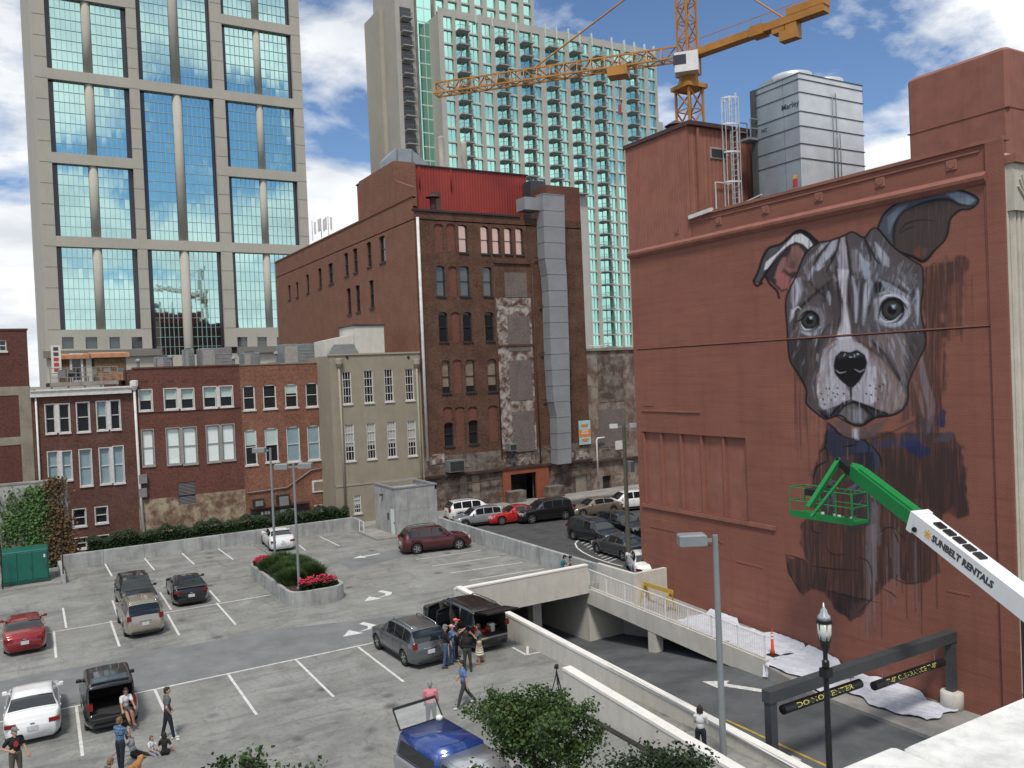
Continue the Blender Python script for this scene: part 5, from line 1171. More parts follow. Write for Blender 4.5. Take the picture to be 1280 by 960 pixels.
    for p in (c1(95, 970, 140, 880, 190, 730, 250, 640, 370, 600, 440, 540, 530, 470, 610, 475, 690, 540, 760, 600), c1(215, 920, 260, 1000, 330, 1070, 350, 1140), c1(100, 985, 130, 1020, 180, 990)): line(p, 3.0, BK, .95, 1, 0, False)
    line(c1(540, 470, 620, 490, 700, 560, 750, 600), 6, BK, .85, 1.5)
    earR = c2(215, 445, 280, 300, 400, 200, 520, 165, 700, 130, 900, 80, 1020, 60, 1140, 95, 1220, 150, 1210, 200, 1140, 250, 1050, 260, 990, 300, 940, 360, 920, 480, 880, 570, 790, 660, 680, 770, 570, 730, 440, 680, 340, 600)
    poly(earR, (74, 63, 61), 1.2, 1, .12)
    poly(c2(230, 430, 290, 300, 400, 210, 520, 175, 700, 140, 900, 90, 1020, 70, 1140, 105, 1210, 155, 1180, 215, 1080, 215, 960, 160, 800, 165, 620, 200, 470, 270, 400, 380, 380, 520, 380, 600, 300, 520), (72, 84, 100), 1.5, .95, .3)
    poly(c2(900, 100, 1020, 80, 1130, 110, 1195, 160, 1130, 215, 1040, 190, 960, 140), (104, 118, 134), 2, .9, .25)
    poly(c2(310, 330, 420, 230, 520, 210, 420, 300, 360, 420, 330, 500), (96, 108, 124), 2, .8, .3)
    poly(c2(580, 660, 640, 620, 650, 700, 640, 750, 580, 740), (120, 62, 50), 2.5, .9); poly(c2(660, 640, 720, 640, 700, 720, 660, 740), (110, 74, 66), 2, .6)
    line(c2(480, 270, 400, 380, 375, 520, 390, 620), 4, (30, 34, 44), .9, 1.2); line(c2(1180, 215, 1050, 210, 920, 155, 760, 165, 600, 215, 470, 280), 3.4, (30, 34, 44), .9, 1.2)
    line(c2(430, 490, 500, 400, 650, 360, 780, 370), 1.8, BK, .8); line(c2(430, 500, 520, 445, 590, 430), 1.6, BK, .7)
    line(earR+[earR[0]], 2.6, BK, .95, 1, 0, False); line(c2(440, 680, 570, 730, 680, 775, 790, 660), 4.5, BK, .9, 1.2)
    # head
    head = [(1013, 310), (1024, 303), (1037, 301), (1056, 294), (1066, 290), (1080, 297), (1088, 288), (1097, 286), (1113, 305), (1125, 315), (1143, 327), (1153, 335), (1154, 360), (1151, 386), (1155, 411), (1157, 430), (1147, 453), (1136, 478), (1135, 499), (1127, 513), (1115, 519), (1095, 522), (1078, 532), (1063, 529), (1050, 519), (1033, 524), (1020, 516), (1008, 504), (1008, 488), (999, 469), (988, 452), (985, 430), (984, 410), (982, 384), (984, 368), (995, 345), (1004, 322)]
    poly(head, BR, 1.2, 1, .08)
    poly(c3(80, 300, 130, 150, 200, 40, 300, -60, 420, -160, 480, -200, 470, 0, 480, 300, 420, 480, 240, 540, 110, 540), (92, 84, 85), 3, .8, .3, 1)
    poly(c3(620, -200, 780, -200, 1000, -20, 1160, 80, 1150, 300, 1180, 450, 800, 480, 700, 300), (92, 90, 96), 3, .85, .3, 1)
    # forehead folds
    for p, w_, c_ in ((c1(960, 530, 1010, 520, 1020, 640, 1060, 960, 930, 960, 950, 760), 0, (146, 138, 146)), (c1(840, 575, 740, 640, 640, 760, 590, 850, 700, 740, 800, 640), 0, (132, 132, 142)), (c1(940, 545, 850, 610, 760, 740, 700, 860, 740, 880, 850, 760, 920, 640), 0, (150, 150, 162)), (c1(1080, 650, 1140, 680, 1160, 960, 1090, 960), 0, (110, 110, 118)), (c1(1190, 760, 1250, 800, 1270, 960, 1180, 940), 0, (126, 134, 148))): poly(p, c_, 3, .9, .45, .8)
    poly(c2(190, 580, 260, 650, 330, 740, 330, 830, 270, 810, 210, 690), (146, 150, 162), 3, .9, .4); poly(c2(30, 680, 100, 780, 150, 900, 100, 940, 40, 800), (128, 138, 152), 3, .85, .4); poly(c2(430, 850, 500, 920, 520, 1000, 480, 1000), (110, 118, 130), 3, .7, .3)
    poly(c1(640, 780, 720, 720, 640, 960, 560, 960), (112, 104, 104), 3, .6, .5)
    # blaze between the eyes
    poly(c3(490, -20, 590, -20, 570, 120, 560, 250, 590, 420, 600, 520, 620, 600, 500, 620, 480, 520, 520, 420, 540, 250, 510, 100), (178, 174, 184), 3.2, .85, .4)
    poly(c3(500, 490, 600, 500, 640, 600, 600, 640, 500, 640, 440, 600), (190, 188, 198), 3, .9, .2)
    # eye surrounds and light fur
    poly(c3(180, 330, 260, 270, 360, 290, 400, 380, 380, 480, 270, 520, 190, 470), (116, 112, 118), 3, .8, .3); poly(c3(130, 60, 200, 40, 220, 140, 190, 230, 140, 300, 120, 200), (134, 132, 144), 3, .85, .35)
    poly(c3(120, 300, 160, 290, 140, 360, 110, 400), (160, 160, 172), 2.5, .8, .3)
    poly(c3(780, 220, 860, 180, 980, 200, 1070, 240, 1080, 330, 1000, 420, 860, 430, 790, 380), (136, 138, 150), 3.5, .85, .3); poly(c3(700, 100, 760, 60, 800, 120, 760, 260, 700, 300, 680, 200), (120, 124, 138), 3, .8, .4)
    poly(c3(820, 60, 940, 100, 1070, 190, 1060, 230, 940, 160, 840, 140), (134, 138, 150), 3, .75, .35); poly(c3(1100, 120, 1150, 160, 1140, 360, 1100, 300), (120, 122, 132), 3, .7, .4)
    poly(c3(780, 100, 840, 70, 870, 140, 860, 190, 790, 170), DK, 3, .9, .4); poly(c3(370, 130, 440, 70, 470, 160, 440, 250, 380, 240), (52, 46, 48), 4, .8, .4)
    poly(c3(600, 0, 690, 0, 690, 220, 700, 440, 610, 470, 590, 300), (78, 72, 74), 4, .8, .3); poly(c3(450, 130, 500, 140, 510, 340, 470, 430, 440, 300), (78, 66, 66), 4, .7, .3)
    line(c3(340, 150, 250, 230, 170, 300, 160, 340), 4, (64, 54, 54), .8, 2); line(c3(720, 300, 710, 400, 730, 470), 8, (92, 94, 104), .6, 2, .4); line(c3(860, 190, 960, 190, 1060, 260), 3, (170, 172, 184), .8, 1.5)
    for p in (c3(130, 330, 170, 280, 200, 300), c3(830, 230, 880, 190, 930, 185), c3(1010, 190, 1060, 250)): line(p, 2, WH, .7, 1.2)
    for p, w_ in ((c3(480, -40, 500, 140, 520, 300, 500, 430), 4.5), (c3(592, -30, 580, 160, 600, 320), 4), (c3(700, 40, 688, 200, 705, 330), 4), (c3(450, 60, 330, 160, 190, 290), 4.5), (c3(795, 80, 765, 200, 738, 340), 4.5), (c3(230, 20, 330, 150, 420, 200), 3.5), (c3(430, 420, 350, 520, 320, 700), 4), (c3(370, 450, 275, 540, 250, 800), 5), (c3(930, 470, 1000, 560), 3.5), (c3(860, 60, 960, 110, 1090, 200), 3.5), (c3(1090, 100, 1120, 260), 4), (c3(380, -60, 470, -130), 4), (c3(160, 340, 140, 460), 4)): line(p, w_, (32, 29, 32), .72, 2.2, .3)
    for p, w_ in ((c3(610, 40, 640, 200, 640, 400), 5), (c3(740, 60, 720, 200, 700, 420), 6), (c3(820, 180, 900, 160, 1010, 200), 4), (c3(150, 60, 180, 160, 140, 280), 6), (c3(1130, 130, 1135, 260, 1130, 420), 4), (c3(200, 480, 300, 500, 350, 440), 4), (c3(880, 430, 980, 420, 1060, 350), 5), (c3(420, 160, 430, 260), 5), (c3(980, 60, 1060, 140), 4), (c3(300, -40, 260, 60), 5)): line(p, w_, (164, 168, 182), .6, 2.4, .45)
    # eyes
    def eye(cx_, cy_, rx, ry):
        el = lambda k: [(cx_+rx*k*math.cos(t)*1.0, cy_+ry*k*math.sin(t)) for t in [2*math.pi*i/22 for i in range(22)]]
        poly(el(1.12), (16, 16, 18), 1.2); poly([(p[0]-rx*.1, p[1]+ry*.12) for p in el(.98)], (150, 152, 158), 1, .55); poly(el(.94), (14, 15, 17), 1.); poly(el(.78), (58, 60, 58), 1.4); poly(el(.55), (70, 72, 66), 1.2, .8); poly(el(.42), (10, 10, 12), 1.2)
        poly([(cx_-rx*.1, cy_-ry*.45), (cx_+rx*.35, cy_-ry*.5), (cx_+rx*.3, cy_-ry*.1), (cx_+rx*.02, cy_-ry*.1)], (96, 122, 146), 1.2, .95); poly([(cx_+rx*.02, cy_-ry*.36), (cx_+rx*.2, cy_-ry*.36), (cx_+rx*.16, cy_-ry*.2)], (220, 230, 238), .7)
    eye(1012.0, 400.6, 11.5, 11.6); eye(1115, 387.5, 14.3, 14.6)
    line(c3(160, 400, 200, 380, 260, 325, 320, 335, 350, 430), 2.6, BK, .95); line(c3(820, 370, 850, 260, 930, 210, 1000, 230, 1050, 295), 3, BK, .95); line(c3(830, 370, 880, 400, 950, 385, 1010, 330), 1.6, WH, .75)
    line(c3(205, 420, 230, 460, 280, 455), 1.4, WH, .7)
    # cheeks and muzzle
    poly(c3(100, 550, 240, 520, 300, 560, 260, 760, 250, 930, 180, 860, 110, 680), (62, 56, 56), 3, .85, .3); poly(c3(250, 560, 340, 520, 300, 800, 270, 960, 250, 800), (84, 72, 68), 3, .7, .4)
    poly(c3(760, 500, 1000, 470, 1080, 560, 1060, 760, 1040, 900, 900, 740), (112, 98, 96), 4, .75, .35); poly(c3(1050, 520, 1180, 460, 1190, 580, 1100, 760, 1050, 900, 1020, 760), (76, 68, 70), 3, .85, .3)
    poly(c4(380, 110, 480, 30, 620, 10, 740, 110, 800, 240, 800, 420, 780, 560, 640, 530, 540, 520, 420, 620, 350, 560, 330, 400), (150, 146, 156), 3.5, .95, .25)
    poly(c4(740, 110, 860, 200, 1000, 380, 1040, 480, 1010, 570, 920, 620, 800, 580, 760, 420), (124, 104, 100), 3.5, .9, .4); poly(c4(600, 0, 740, 20, 800, 120, 760, 130, 680, 60, 620, 40), (104, 78, 72), 3, .8, .3)
    poly(c4(430, 20, 500, 10, 480, 60, 430, 110, 400, 200, 380, 120), (130, 104, 100), 2.5, .7, .3); poly(c4(320, 300, 380, 280, 400, 500, 360, 560, 330, 470), (140, 122, 122), 3, .7, .4)
    poly(c4(740, 250, 800, 240, 800, 520, 760, 540, 740, 420), (176, 174, 184), 3, .75, .4); poly(c4(400, 320, 480, 340, 540, 440, 470, 520, 380, 540), (160, 158, 166), 3, .7, .35)
    line(c4(760, 40, 880, 160, 990, 340, 1040, 420), 5, (48, 42, 44), .85, 2); line(c4(830, 60, 920, 180, 1000, 320), 8, (92, 88, 94), .55, 3); line(c4(400, 0, 330, 130, 320, 300), 5, (70, 60, 60), .7, 2)
    for p in (c4(430, 60, 470, 30, 500, 30), c4(440, 100, 490, 60), c4(640, 40, 720, 70, 770, 120), c4(410, 150, 440, 90)): line(p, 1.6, (84, 62, 60), .7)
    # mouth and chin
    poly(c4(350, 600, 480, 560, 600, 520, 740, 560, 920, 640, 780, 655, 690, 715, 600, 705, 480, 640, 400, 660), (52, 47, 50), 2, .95, .15)
    poly(c4(490, 640, 540, 570, 620, 545, 700, 590, 740, 640, 690, 700, 600, 695), (96, 92, 94), 3, .9, .4); poly(c4(590, 590, 680, 590, 690, 690, 600, 690), (134, 134, 144), 4, .8, .5)
    poly(c4(440, 680, 520, 670, 640, 740, 820, 690, 900, 660, 800, 800, 650, 830, 540, 800), (100, 84, 80), 3, .85, .4); poly(c4(610, 740, 660, 740, 660, 830, 610, 810), (170, 170, 180), 3, .7, .4)
    for p in (c4(595, 380, 600, 460, 600, 510), c4(600, 510, 520, 550, 430, 640, 380, 640, 340, 590), c4(600, 510, 700, 550, 820, 600, 930, 635), c4(480, 640, 560, 550, 640, 530, 740, 600, 780, 650), c4(480, 640, 600, 705, 690, 715, 780, 655, 930, 635, 1020, 580)): line(p, 3, BK, .92, 1.2)
    # nose
    poly(c4(460, 240, 470, 170, 520, 120, 590, 130, 650, 110, 710, 150, 730, 210, 710, 290, 670, 360, 620, 410, 580, 410, 510, 350, 470, 300), (17, 18, 22), 1.4)
    poly(c4(500, 140, 580, 140, 660, 125, 700, 160, 640, 175, 560, 165, 500, 190), (52, 58, 66), 2.5, .8, .2)
    line(c4(480, 270, 510, 295, 560, 285), 1.4, (140, 144, 150), .8); line(c4(630, 265, 670, 285, 710, 265), 1.4, (140, 144, 150), .8)
    for i in range(9): x_, y_ = c4(540+120*rs.rand(), 140+30*rs.rand())[0]; line([(x_, y_), (x_+1.2, y_+.3)], 1.2, (200, 205, 212), .8)
    line(c4(585, 380, 595, 440), 9, DK, .6, 3)
    for x_, y_ in ((400, 420), (360, 460), (415, 475), (455, 455), (490, 465), (540, 460), (490, 415), (375, 505), (440, 510), (385, 545), (750, 395), (795, 420), (720, 460), (760, 470), (815, 505), (840, 455), (850, 385), (830, 400), (425, 420), (470, 485)): p = c4(x_, y_)[0]; line([p, (p[0]+.7, p[1]+.5)], 2.0, BK, .9, .8, 0, False)
    # fur strokes over the face, kept inside the outline and off the eyes, nose and mouth
    hp_ = np.array(head)
    def inside(x, y):
        c = False; j = len(hp_)-1
        for i in range(len(hp_)):
            if (hp_[i, 1] > y) != (hp_[j, 1] > y) and x < (hp_[j, 0]-hp_[i, 0])*(y-hp_[i, 1])/(hp_[j, 1]-hp_[i, 1]+1e-9)+hp_[i, 0]: c = not c
            j = i
        return c
    for i in range(900):
        x_, y_ = 985+170*rs.rand(), 292+235*rs.rand(); dx_ = (x_-1064)/80.; l_ = 6+13*rs.rand()
        vx, vy = (dx_*.5, -1.) if y_ < 400 else (dx_*.45*(1 if y_ < 470 else -.6), 1.)
        x2, y2 = x_+vx*l_, y_+vy*l_
        if not (inside(x_, y_) and inside(x2, y2)): continue
        if any(math.hypot(q-a_, w2-b_) < c_ for q, w2 in ((x_, y_), (x2, y2)) for a_, b_, c_ in ((1012, 400.6, 14), (1115, 387.5, 17), (1063, 457, 24), (1068, 512, 26))): continue
        sx, sy = int((x_-X0)*K), int((y_-Y0)*K); base_ = C[sy, sx, :3]; lum = float(base_.mean())
        pal = [(158, 160, 172), (132, 130, 140), (118, 126, 142)] if lum > .1 else [(36, 33, 36), (104, 90, 86), (122, 122, 132), (52, 47, 49), (70, 60, 58)]
        line([(x_, y_), (x_+vx*l_*.5, y_+vy*l_*.5), (x2, y2)], 1.0+rs.rand()*1.7, pal[rs.randint(len(pal))], .34, 1.1, .35)
    for i in range(120):
        x_, y_ = 1020+88*rs.rand(), 440+62*rs.rand(); l_ = 4+8*rs.rand()
        if math.hypot((x_-1063)/22, (y_-457)/24) < 1: continue
        line([(x_, y_), (x_+(x_-1063)*.04, y_+l_)], .9+rs.rand()*1.2, [(190, 190, 200), (120, 104, 104), (96, 84, 84)][rs.randint(3)], .4, 1., .3)
    line(head+[head[0]], 2.3, BK, .95, 1, 0, False)
    for p in (c1(1020, 520, 1050, 760, 1070, 960), c1(960, 530, 920, 680, 820, 880), c1(870, 570, 760, 700, 700, 800), c2(90, 540, 140, 640, 200, 760, 240, 800), c1(1200, 530, 1240, 640, 1275, 760)): line(p, 3.2, (30, 27, 30), .85, 1.6)
    # sketch lines on the body
    for p in (c7(110, 260, 240, 300), c7(110, 265, 130, 370, 200, 500), c7(270, 80, 280, 120, 330, 130), c7(360, 210, 380, 250, 430, 265, 480, 255), c7(260, 330, 400, 350, 560, 360), c7(365, 350, 350, 480), c7(360, 480, 500, 520, 690, 560), c7(640, 530, 560, 620), c7(680, 130, 740, 95, 790, 110), c7(770, 110, 810, 200), c7(800, 120, 850, 175), c7(740, 390, 850, 440, 940, 430), c7(700, 470, 760, 500, 790, 530), c7(560, 280, 620, 310, 640, 400)): line(p, 1.5, BK, .85)
    lum = C[..., :3].mean(-1, keepdims=True)+1e-5; C[..., :3] = np.clip((lum+(C[..., :3]-lum)*.85)*(.12*(lum/.12)**1.12/lum), 0, .7)
    return C, X0, Y0, K
def mural():
    C, X0, Y0, K = canvas(); h, w = C.shape[:2]
    ya, yb_ = Wp.px(1238, 400)[0], Wp.px(927, 420)[0]; za, zb_ = Wp.px(1060, 795)[1], zcor-.1
    ya = max(ya, 18.1); ny, nz_ = 330, 600
    Yv = np.linspace(ya, yb_, ny); Zv = np.linspace(za, zb_, nz_); YY, ZZ = np.meshgrid(Yv, Zv)
    qx, qy, qz = np.full(YY.shape, WX-.006), YY, ZZ-CAM_H
    dt = lambda v: qx*v.x+qy*v.y+qz*v.z
    wv = dt(_fw); px = 640+FPX*dt(_r2)/wv; py = 480-FPX*dt(_u2)/wv
    fx = np.clip((px-X0)*K, 0, w-1.001); fy = np.clip((py-Y0)*K, 0, h-1.001); ix, iy = fx.astype(int), fy.astype(int); tx, ty = (fx-ix)[..., None], (fy-iy)[..., None]
    col = (C[iy, ix]*(1-tx)+C[iy, np.minimum(ix+1, w-1)]*tx)*(1-ty)+(C[np.minimum(iy+1, h-1), ix]*(1-tx)+C[np.minimum(iy+1, h-1), np.minimum(ix+1, w-1)]*tx)*ty
    out_ = (px < X0) | (px > X0+w/K-1) | (py < Y0) | (py > Y0+h/K-1); col[out_, 3] = 0
    o0 = MBL.location
    vs_ = np.stack([qx-o0.x, YY-o0.y, ZZ-o0.z], -1).reshape(-1, 3)
    idx = np.arange(ny*nz_).reshape(nz_, ny); f = np.stack([idx[:-1, :-1], idx[1:, :-1], idx[1:, 1:], idx[:-1, 1:]], -1).reshape(-1, 4)
    me = bpy.data.meshes.new('mural'); me.vertices.add(len(vs_)); me.vertices.foreach_set('co', vs_.ravel().astype(np.float32))
    me.loops.add(f.size); me.loops.foreach_set('vertex_index', f.ravel().astype(np.int32)); me.polygons.add(len(f)); me.polygons.foreach_set('loop_start', np.arange(0, f.size, 4, dtype=np.int32)); me.polygons.foreach_set('loop_total', np.full(len(f), 4, np.int32)); me.update()
    at = me.color_attributes.new('paint', 'FLOAT_COLOR', 'POINT'); at.data.foreach_set('color', col.reshape(-1, 4).astype(np.float32).ravel())
    o = obj('mural', me, painted_brick('mural_paint', WCOL, True), MBL); o['label'] = 'half finished grey puppy portrait with blue bandana painted on the wall'
mural()
# ================================================================== STREET FURNITURE, PLANTS, SMALL STRUCTURES
# ---- concrete stair house
sh = thing('stair_house', 'square board marked concrete stair house at the corner of the lot', 'stair house', (27.6, 63.5, 0))
x0, x1, y0, y1, zt = 25.25, 28.83, 61.25, 65.5, 3.75
for (a, b_) in ((x0, (x0+x1)/2), ((x0+x1)/2, x1)):
    for za, zb_ in ((-.05, 2.0), (2.0, zt)): s = MB(sh); s.box(a+.006, b_-.006, y0, y0+.2, za+.006, zb_-.006); obj('wall_panel', s, M_CONC, sh)
s = MB(sh); wall_holes(s, Plane('X', x0), y0+.0, y1, -.05, zt, [(y0+.25, y0+1.15, 0, 2.25)], depth=.12); obj('wall', s, M_CONC, sh)
s = MB(sh); s.box(x0+.14, x1, y0+.21, y1, -.05, zt-.35); obj('core', s, M_CONC, sh)
s = MB(sh); s.box(x0-.05, x1+.05, y0-.05, y0+.2, zt, zt+.1); s.box(x0-.05, x1+.05, y1-.2, y1+.05, zt, zt+.1); s.box(x0-.05, x0+.2, y0+.2, y1-.2, zt, zt+.1); s.box(x1-.2, x1+.05, y0+.2, y1-.2, zt, zt+.1); s.box(x1-.15, x1, y0, y1, 3.4, zt); obj('parapet_cap', s, mat('lead_flashing', (.3, .31, .32), rough=.5, metal=.3), sh)
s = MB(sh); s.box(x0+.05, x0+.12, y0+.27, y0+1.13, 0, 2.23); o = obj('door', s, mat('pale_steel_door', (.62, .66, .66), rough=.5, var=.05), sh)
s = MB(sh); s.box(x0-.02, x0+.06, y0+.36, y0+.42, 1.0, 1.12); obj('handle', s, M_SEAM, o)
s = MB(sh); s.box(x0-.03, x0, y0+1.3, y0+1.65, 1.2, 1.75); obj('notice', s, M_SEAM, sh)
s = MB(sh); s.box(x0-.25, x0, y0+2.4, y0+2.6, 3.0, 3.15); obj('lamp', s, M_SEAM, sh)
s = MB(sh); s.box(x0-1.7, x0-.01, y0-.2, y1, -.02, .14); obj('step', s, M_SIDE, sh)
s = MB(sh)
for y in (y1-1.2, y1-.2): s.tube([(x0-1.5, y, .1), (x0-1.5, y, 1.0)], .03, 6)
s.tube([(x0-1.5, y1-1.2, 1.0), (x0-1.5, y1-.2, 1.0)], .03, 6); obj('rail', s, M_RAIL, sh)

# ---- car park lights
M_POLE = mat('grey_pole_paint', (.21, .23, .24), rough=.45, var=.1)
M_LENS = mat('lamp_lens', (.55, .58, .58), rough=.3, var=0)
def lot_light(label, base, h, heads, hd=(.75, .38, .26), r=.075, top=None):
    t = thing('parking_lot_light', label, 'lamp post', base); s = MB(); s.lathe((0, 0, 0), [(r*1.9, 0), (r*1.9, .12), (r, .16), (r*.85, h)], 10); obj('pole', s, M_POLE, t)
    for a in heads:
        d = Vector((math.cos(a), math.sin(a), 0)); n = Vector((-d.y, d.x, 0)); s = MB()
        s.obox(d*(r+.16)+Vector((0, 0, h-.16)), d, n, (0, 0, 1), .16, .05, .05); o = obj('arm', s, M_POLE, t)
        c = d*(.3+hd[0]/2)+Vector((0, 0, h-.12)); s = MB()
        p = [c+d*(i*hd[0]/2)+n*(j*hd[1]/2) for i, j in ((-1, -1), (1, -1), (1, 1), (-1, 1))]; q = [c+d*(i*hd[0]*.44)+n*(j*hd[1]*.42)+Vector((0, 0, hd[2]*.55)) for i, j in ((-1, -1), (1, -1), (1, 1), (-1, 1))]
        lo = [v-Vector((0, 0, hd[2]*.45)) for v in p]; hi = [v+Vector((0, 0, hd[2]*.42)) for v in p]
        s.add(lo+hi+q, [(3, 2, 1, 0), (8, 9, 10, 11)]+[(i, (i+1) % 4, 4+(i+1) % 4, 4+i) for i in range(4)]+[(4+i, 4+(i+1) % 4, 8+(i+1) % 4, 8+i) for i in range(4)]); o2 = obj('lamp_head', s, M_POLE, o)
        s = MB(); s.obox(c-Vector((0, 0, hd[2]*.45+.012)), d, n, (0, 0, 1), hd[0]*.42, hd[1]*.42, .01); obj('lens', s, M_LENS, o)
    return t
vR = math.atan2(_rt.y, _rt.x)
p = pZ(374, 742, .7); lot_light('tall grey lamp post with two box heads in the planter', (13.6, 47.7, .65), 7.15, (vR, vR+math.pi), (.75, .45, .3))
p = pD(345, 690, 62.); lot_light('grey lamp post with one head at the back of the planter', (14.2, 54.9, .65), 7.6, (vR+math.pi*.98,), (.8, .5, .3), .085)
b0 = pZ(905, 957, 0.); tz = pX(884, 668, b0.x); lot_light('big grey lamp post with one box head rising beside the ramp parapets', (b0.x, b0.y, 0), pD(886, 668, (b0-CAMP).dot(_fw)).z, (vR+math.pi,), (.85, .5, .34), .105)
# ---- black lantern post
d_ = 24.; lp0 = pD(1031, 800, d_); M_BLK = mat('black_enamel', (.014, .015, .017), rough=.35, var=.1)
lt = thing('street_lantern', 'ornate black lantern post with glass acorn in front of the mural', 'street lamp', (lp0.x, lp0.y, -1.5)); zt = pD(1030, 756, d_).z+1.5; zl = pD(1030, 800, d_).z+1.5
s = MB(); s.lathe((0, 0, 0), [(0.179, 0), (0.179, .3), (0.102, .5), (.10, 1.2), (0.074, zl-.8), (0.102, zl-.75), (0.102, zl-.6), (0.064, zl-.55), (0.064, zl-.35), (0.128, zl-.2), (0.141, zl)], 14); obj('post', s, M_BLK, lt)
H_ = zt-zl
s = MB(); s.smooth = True; s.lathe((0, 0, 0), [(0.141, zl+.005), (0.192, zl+H_*.2), (0.198, zl+H_*.5)], 16); obj('glass_globe', s, mat('frosted_lantern_glass', (.55, .57, .52), rough=.25, var=.05), lt)
s = MB(); s.lathe((0, 0, 0), [(0.214, zl+H_*.5), (0.214, zl+H_*.58)], 16); obj('collar', s, M_BLK, lt)
s = MB(); s.smooth = True; s.lathe((0, 0, 0), [(0.198, zl+H_*.58), (0.173, zl+H_*.7), (0.102, zl+H_*.78), (0.090, zl+H_*.86), (0.038, zl+H_*.93), (0.013, zl+H_*1.08)], 16); obj('cap', s, mat('silver_lantern_cap', (.5, .53, .52), rough=.25, metal=.6, var=.05), lt)
for k in range(6):
    t = k*math.pi/3; s = MB(); s.bar((.15*math.cos(t), .15*math.sin(t), zl), (.208*math.cos(t), .208*math.sin(t), zl+H_*.52), .02); obj('cage_bar', s, M_BLK, lt)
s = MB(); s.box(-.13, .13, -.13, .13, zl-1.05, zl-.8); obj('ballast_collar', s, M_BLK, lt)
# ---- clearance frame over the ramp
M_STEEL = mat('charcoal_frame_paint', (.052, .058, .062), rough=.5, var=.15)
cf = thing('height_barrier', 'charcoal steel height barrier spanning the ramp road', 'height barrier', (26, 19.9, -1.5))
CF = Plane('Y', 19.9); xa, za = CF.px(960, 868); xb_, zb_ = CF.px(1189, 812); zb_m = 1.28
s = MB(cf); s.box(xa-.1, xb_+.12, 19.72, 20.08, zb_m-.02, zb_m+.38); obj('beam', s, M_STEEL, cf)
s = MB(cf); s.box(xa-.05, xa+.25, 19.76, 20.04, -1.5, zb_m-.02); obj('post', s, M_STEEL, cf)
s = MB(cf); s.box(xb_-.2, xb_+.1, 19.76, 20.04, -.8, zb_m-.02); obj('post', s, M_STEEL, cf)
s = MB(cf); s.smooth = True; s.lathe((xb_-.05, 19.9, 0), [(.42, -1.5), (.42, -.72), (.38, -.68)], 20); obj('concrete_bollard', s, M_WHITEC, cf)
M_YTXT = mat('yellow_lettering', (.62, .55, .12), rough=.5, var=0)
def hang_bar(label, a, b_, txt):
    ua, z0_ = CF.px(*a); ub, z1_ = CF.px(*b_); z = (z0_+z1_)/2; t = thing('clearance_bar', label, 'clearance bar', ((ua+ub)/2, 19.9, z)); l = ub-ua
    s = MB(); s.lathe((0, 0, 0), [(.02, -l/2-.02), (.16, -l/2), (.16, l/2), (.02, l/2+.02)], 18, 'x'); obj('tube', s, M_BLK, t)
    for x in (-l*.38, l*.38): s = MB(); s.tube([(x, 0, .15), (x, 0, zb_m-z)], .012, 5); obj('chain', s, M_POLE, t)
    me = text_mesh(txt, .25, .001, .0); w_ = max(v.co.x for v in me.vertices)-min(v.co.x for v in me.vertices); k = l*.72/w_
    me.transform(Matrix.Diagonal((k, .95, 1, 1)))
    # wrap the letters round the tube
    for v in me.vertices:
        a_ = v.co.y/.163+R_(22); r_ = .1635+v.co.z; v.co = Vector((v.co.x, -r_*math.cos(a_), r_*math.sin(a_)))
    obj('lettering', me, M_YTXT, t); return t
hang_bar('black hanging bar lettered DO NOT ENTER under the height frame', (978, 881), (1075, 860), 'DO NOT ENTER')
hang_bar('black hanging bar lettered CLEARANCE under the height frame', (1092, 853), (1178, 832), '7\'-0" CLEARANCE 7\'-0"')
# low kerb wall at the end of the parapet
ew = MB(); ew.box(20.0, 20.4, 18.0, 18.35, -1.5, .25); ew.box(20.0, 20.3, 12, 18.0, -1.5, -1.0); wall_thing('end_wall', ew, M_WHITEC, 'stub of pale wall beside the height frame post')

# ---- drop cloths along the wall
M_CLOTH = mat('paint_spattered_cloth', (.52, .54, .60), rough=.9, var=.14, vs=2.2, bump=.6, bs=7)
def cloth(label, y0, y1, x0, x1, seed, zf, m=M_CLOTH):
    r = random.Random(seed); nx, ny = 44, int((y1-y0)/.06); vs_ = []; fs = []
    ph = [(r.uniform(-9, 9), r.uniform(-9, 9), r.uniform(0, 6), r.uniform(.004, .012)) for _ in range(12)]
    for j in range(ny+1):
        e0, e1 = .22*math.sin(j*.11+seed)+.09*math.sin(j*.31), .25*math.sin(j*.09+seed*2)+.1*math.sin(j*.27)
        for i in range(nx+1):
            t = i/nx; x = x0+e0+(x1+e1-x0-e0)*t; x = min(x, 31.3); y = y0+(y1-y0)*j/ny+.1*math.sin(i*.25+seed)
            z = zf(x, y)+.035+sum(a*abs(math.sin(x*fx_+y*fy_+p_)) for fx_, fy_, p_, a in ph)+(.12*max(0, (x-31.0)/.3) if x > 31.0 else 0)
            vs_.append((x, y, z))
    for j in range(ny):
        for i in range(nx): k = j*(nx+1)+i; fs.append((k, k+1, k+nx+2, k+nx+1))
    s = MB(); s.smooth = True; s.add(vs_, fs); return single('drop_cloth', s, m, label, 'drop cloth')
wkz = lambda x, y: (-.34+(y-40.2)*.0452) if y > 26.7 else (-.95-.41*min(1, (26.7-y)/2.7))
rdz = lambda x, y: max(wkz(x, y) if x > 28.2 else -9, zr(y))
cloth('crumpled white drop cloth on the walkway behind the railing', 26.9, 33.2, 28.5, 31.2, 3, wkz)
cloth('white drop cloth spread from the walkway end below the traffic post', 23.6, 26.9, 28.35, 31.2, 5, rdz)
cloth('long white drop cloth along the foot of the mural by the height frame', 19.6, 24.4, 29.0, 31.25, 8, rdz)
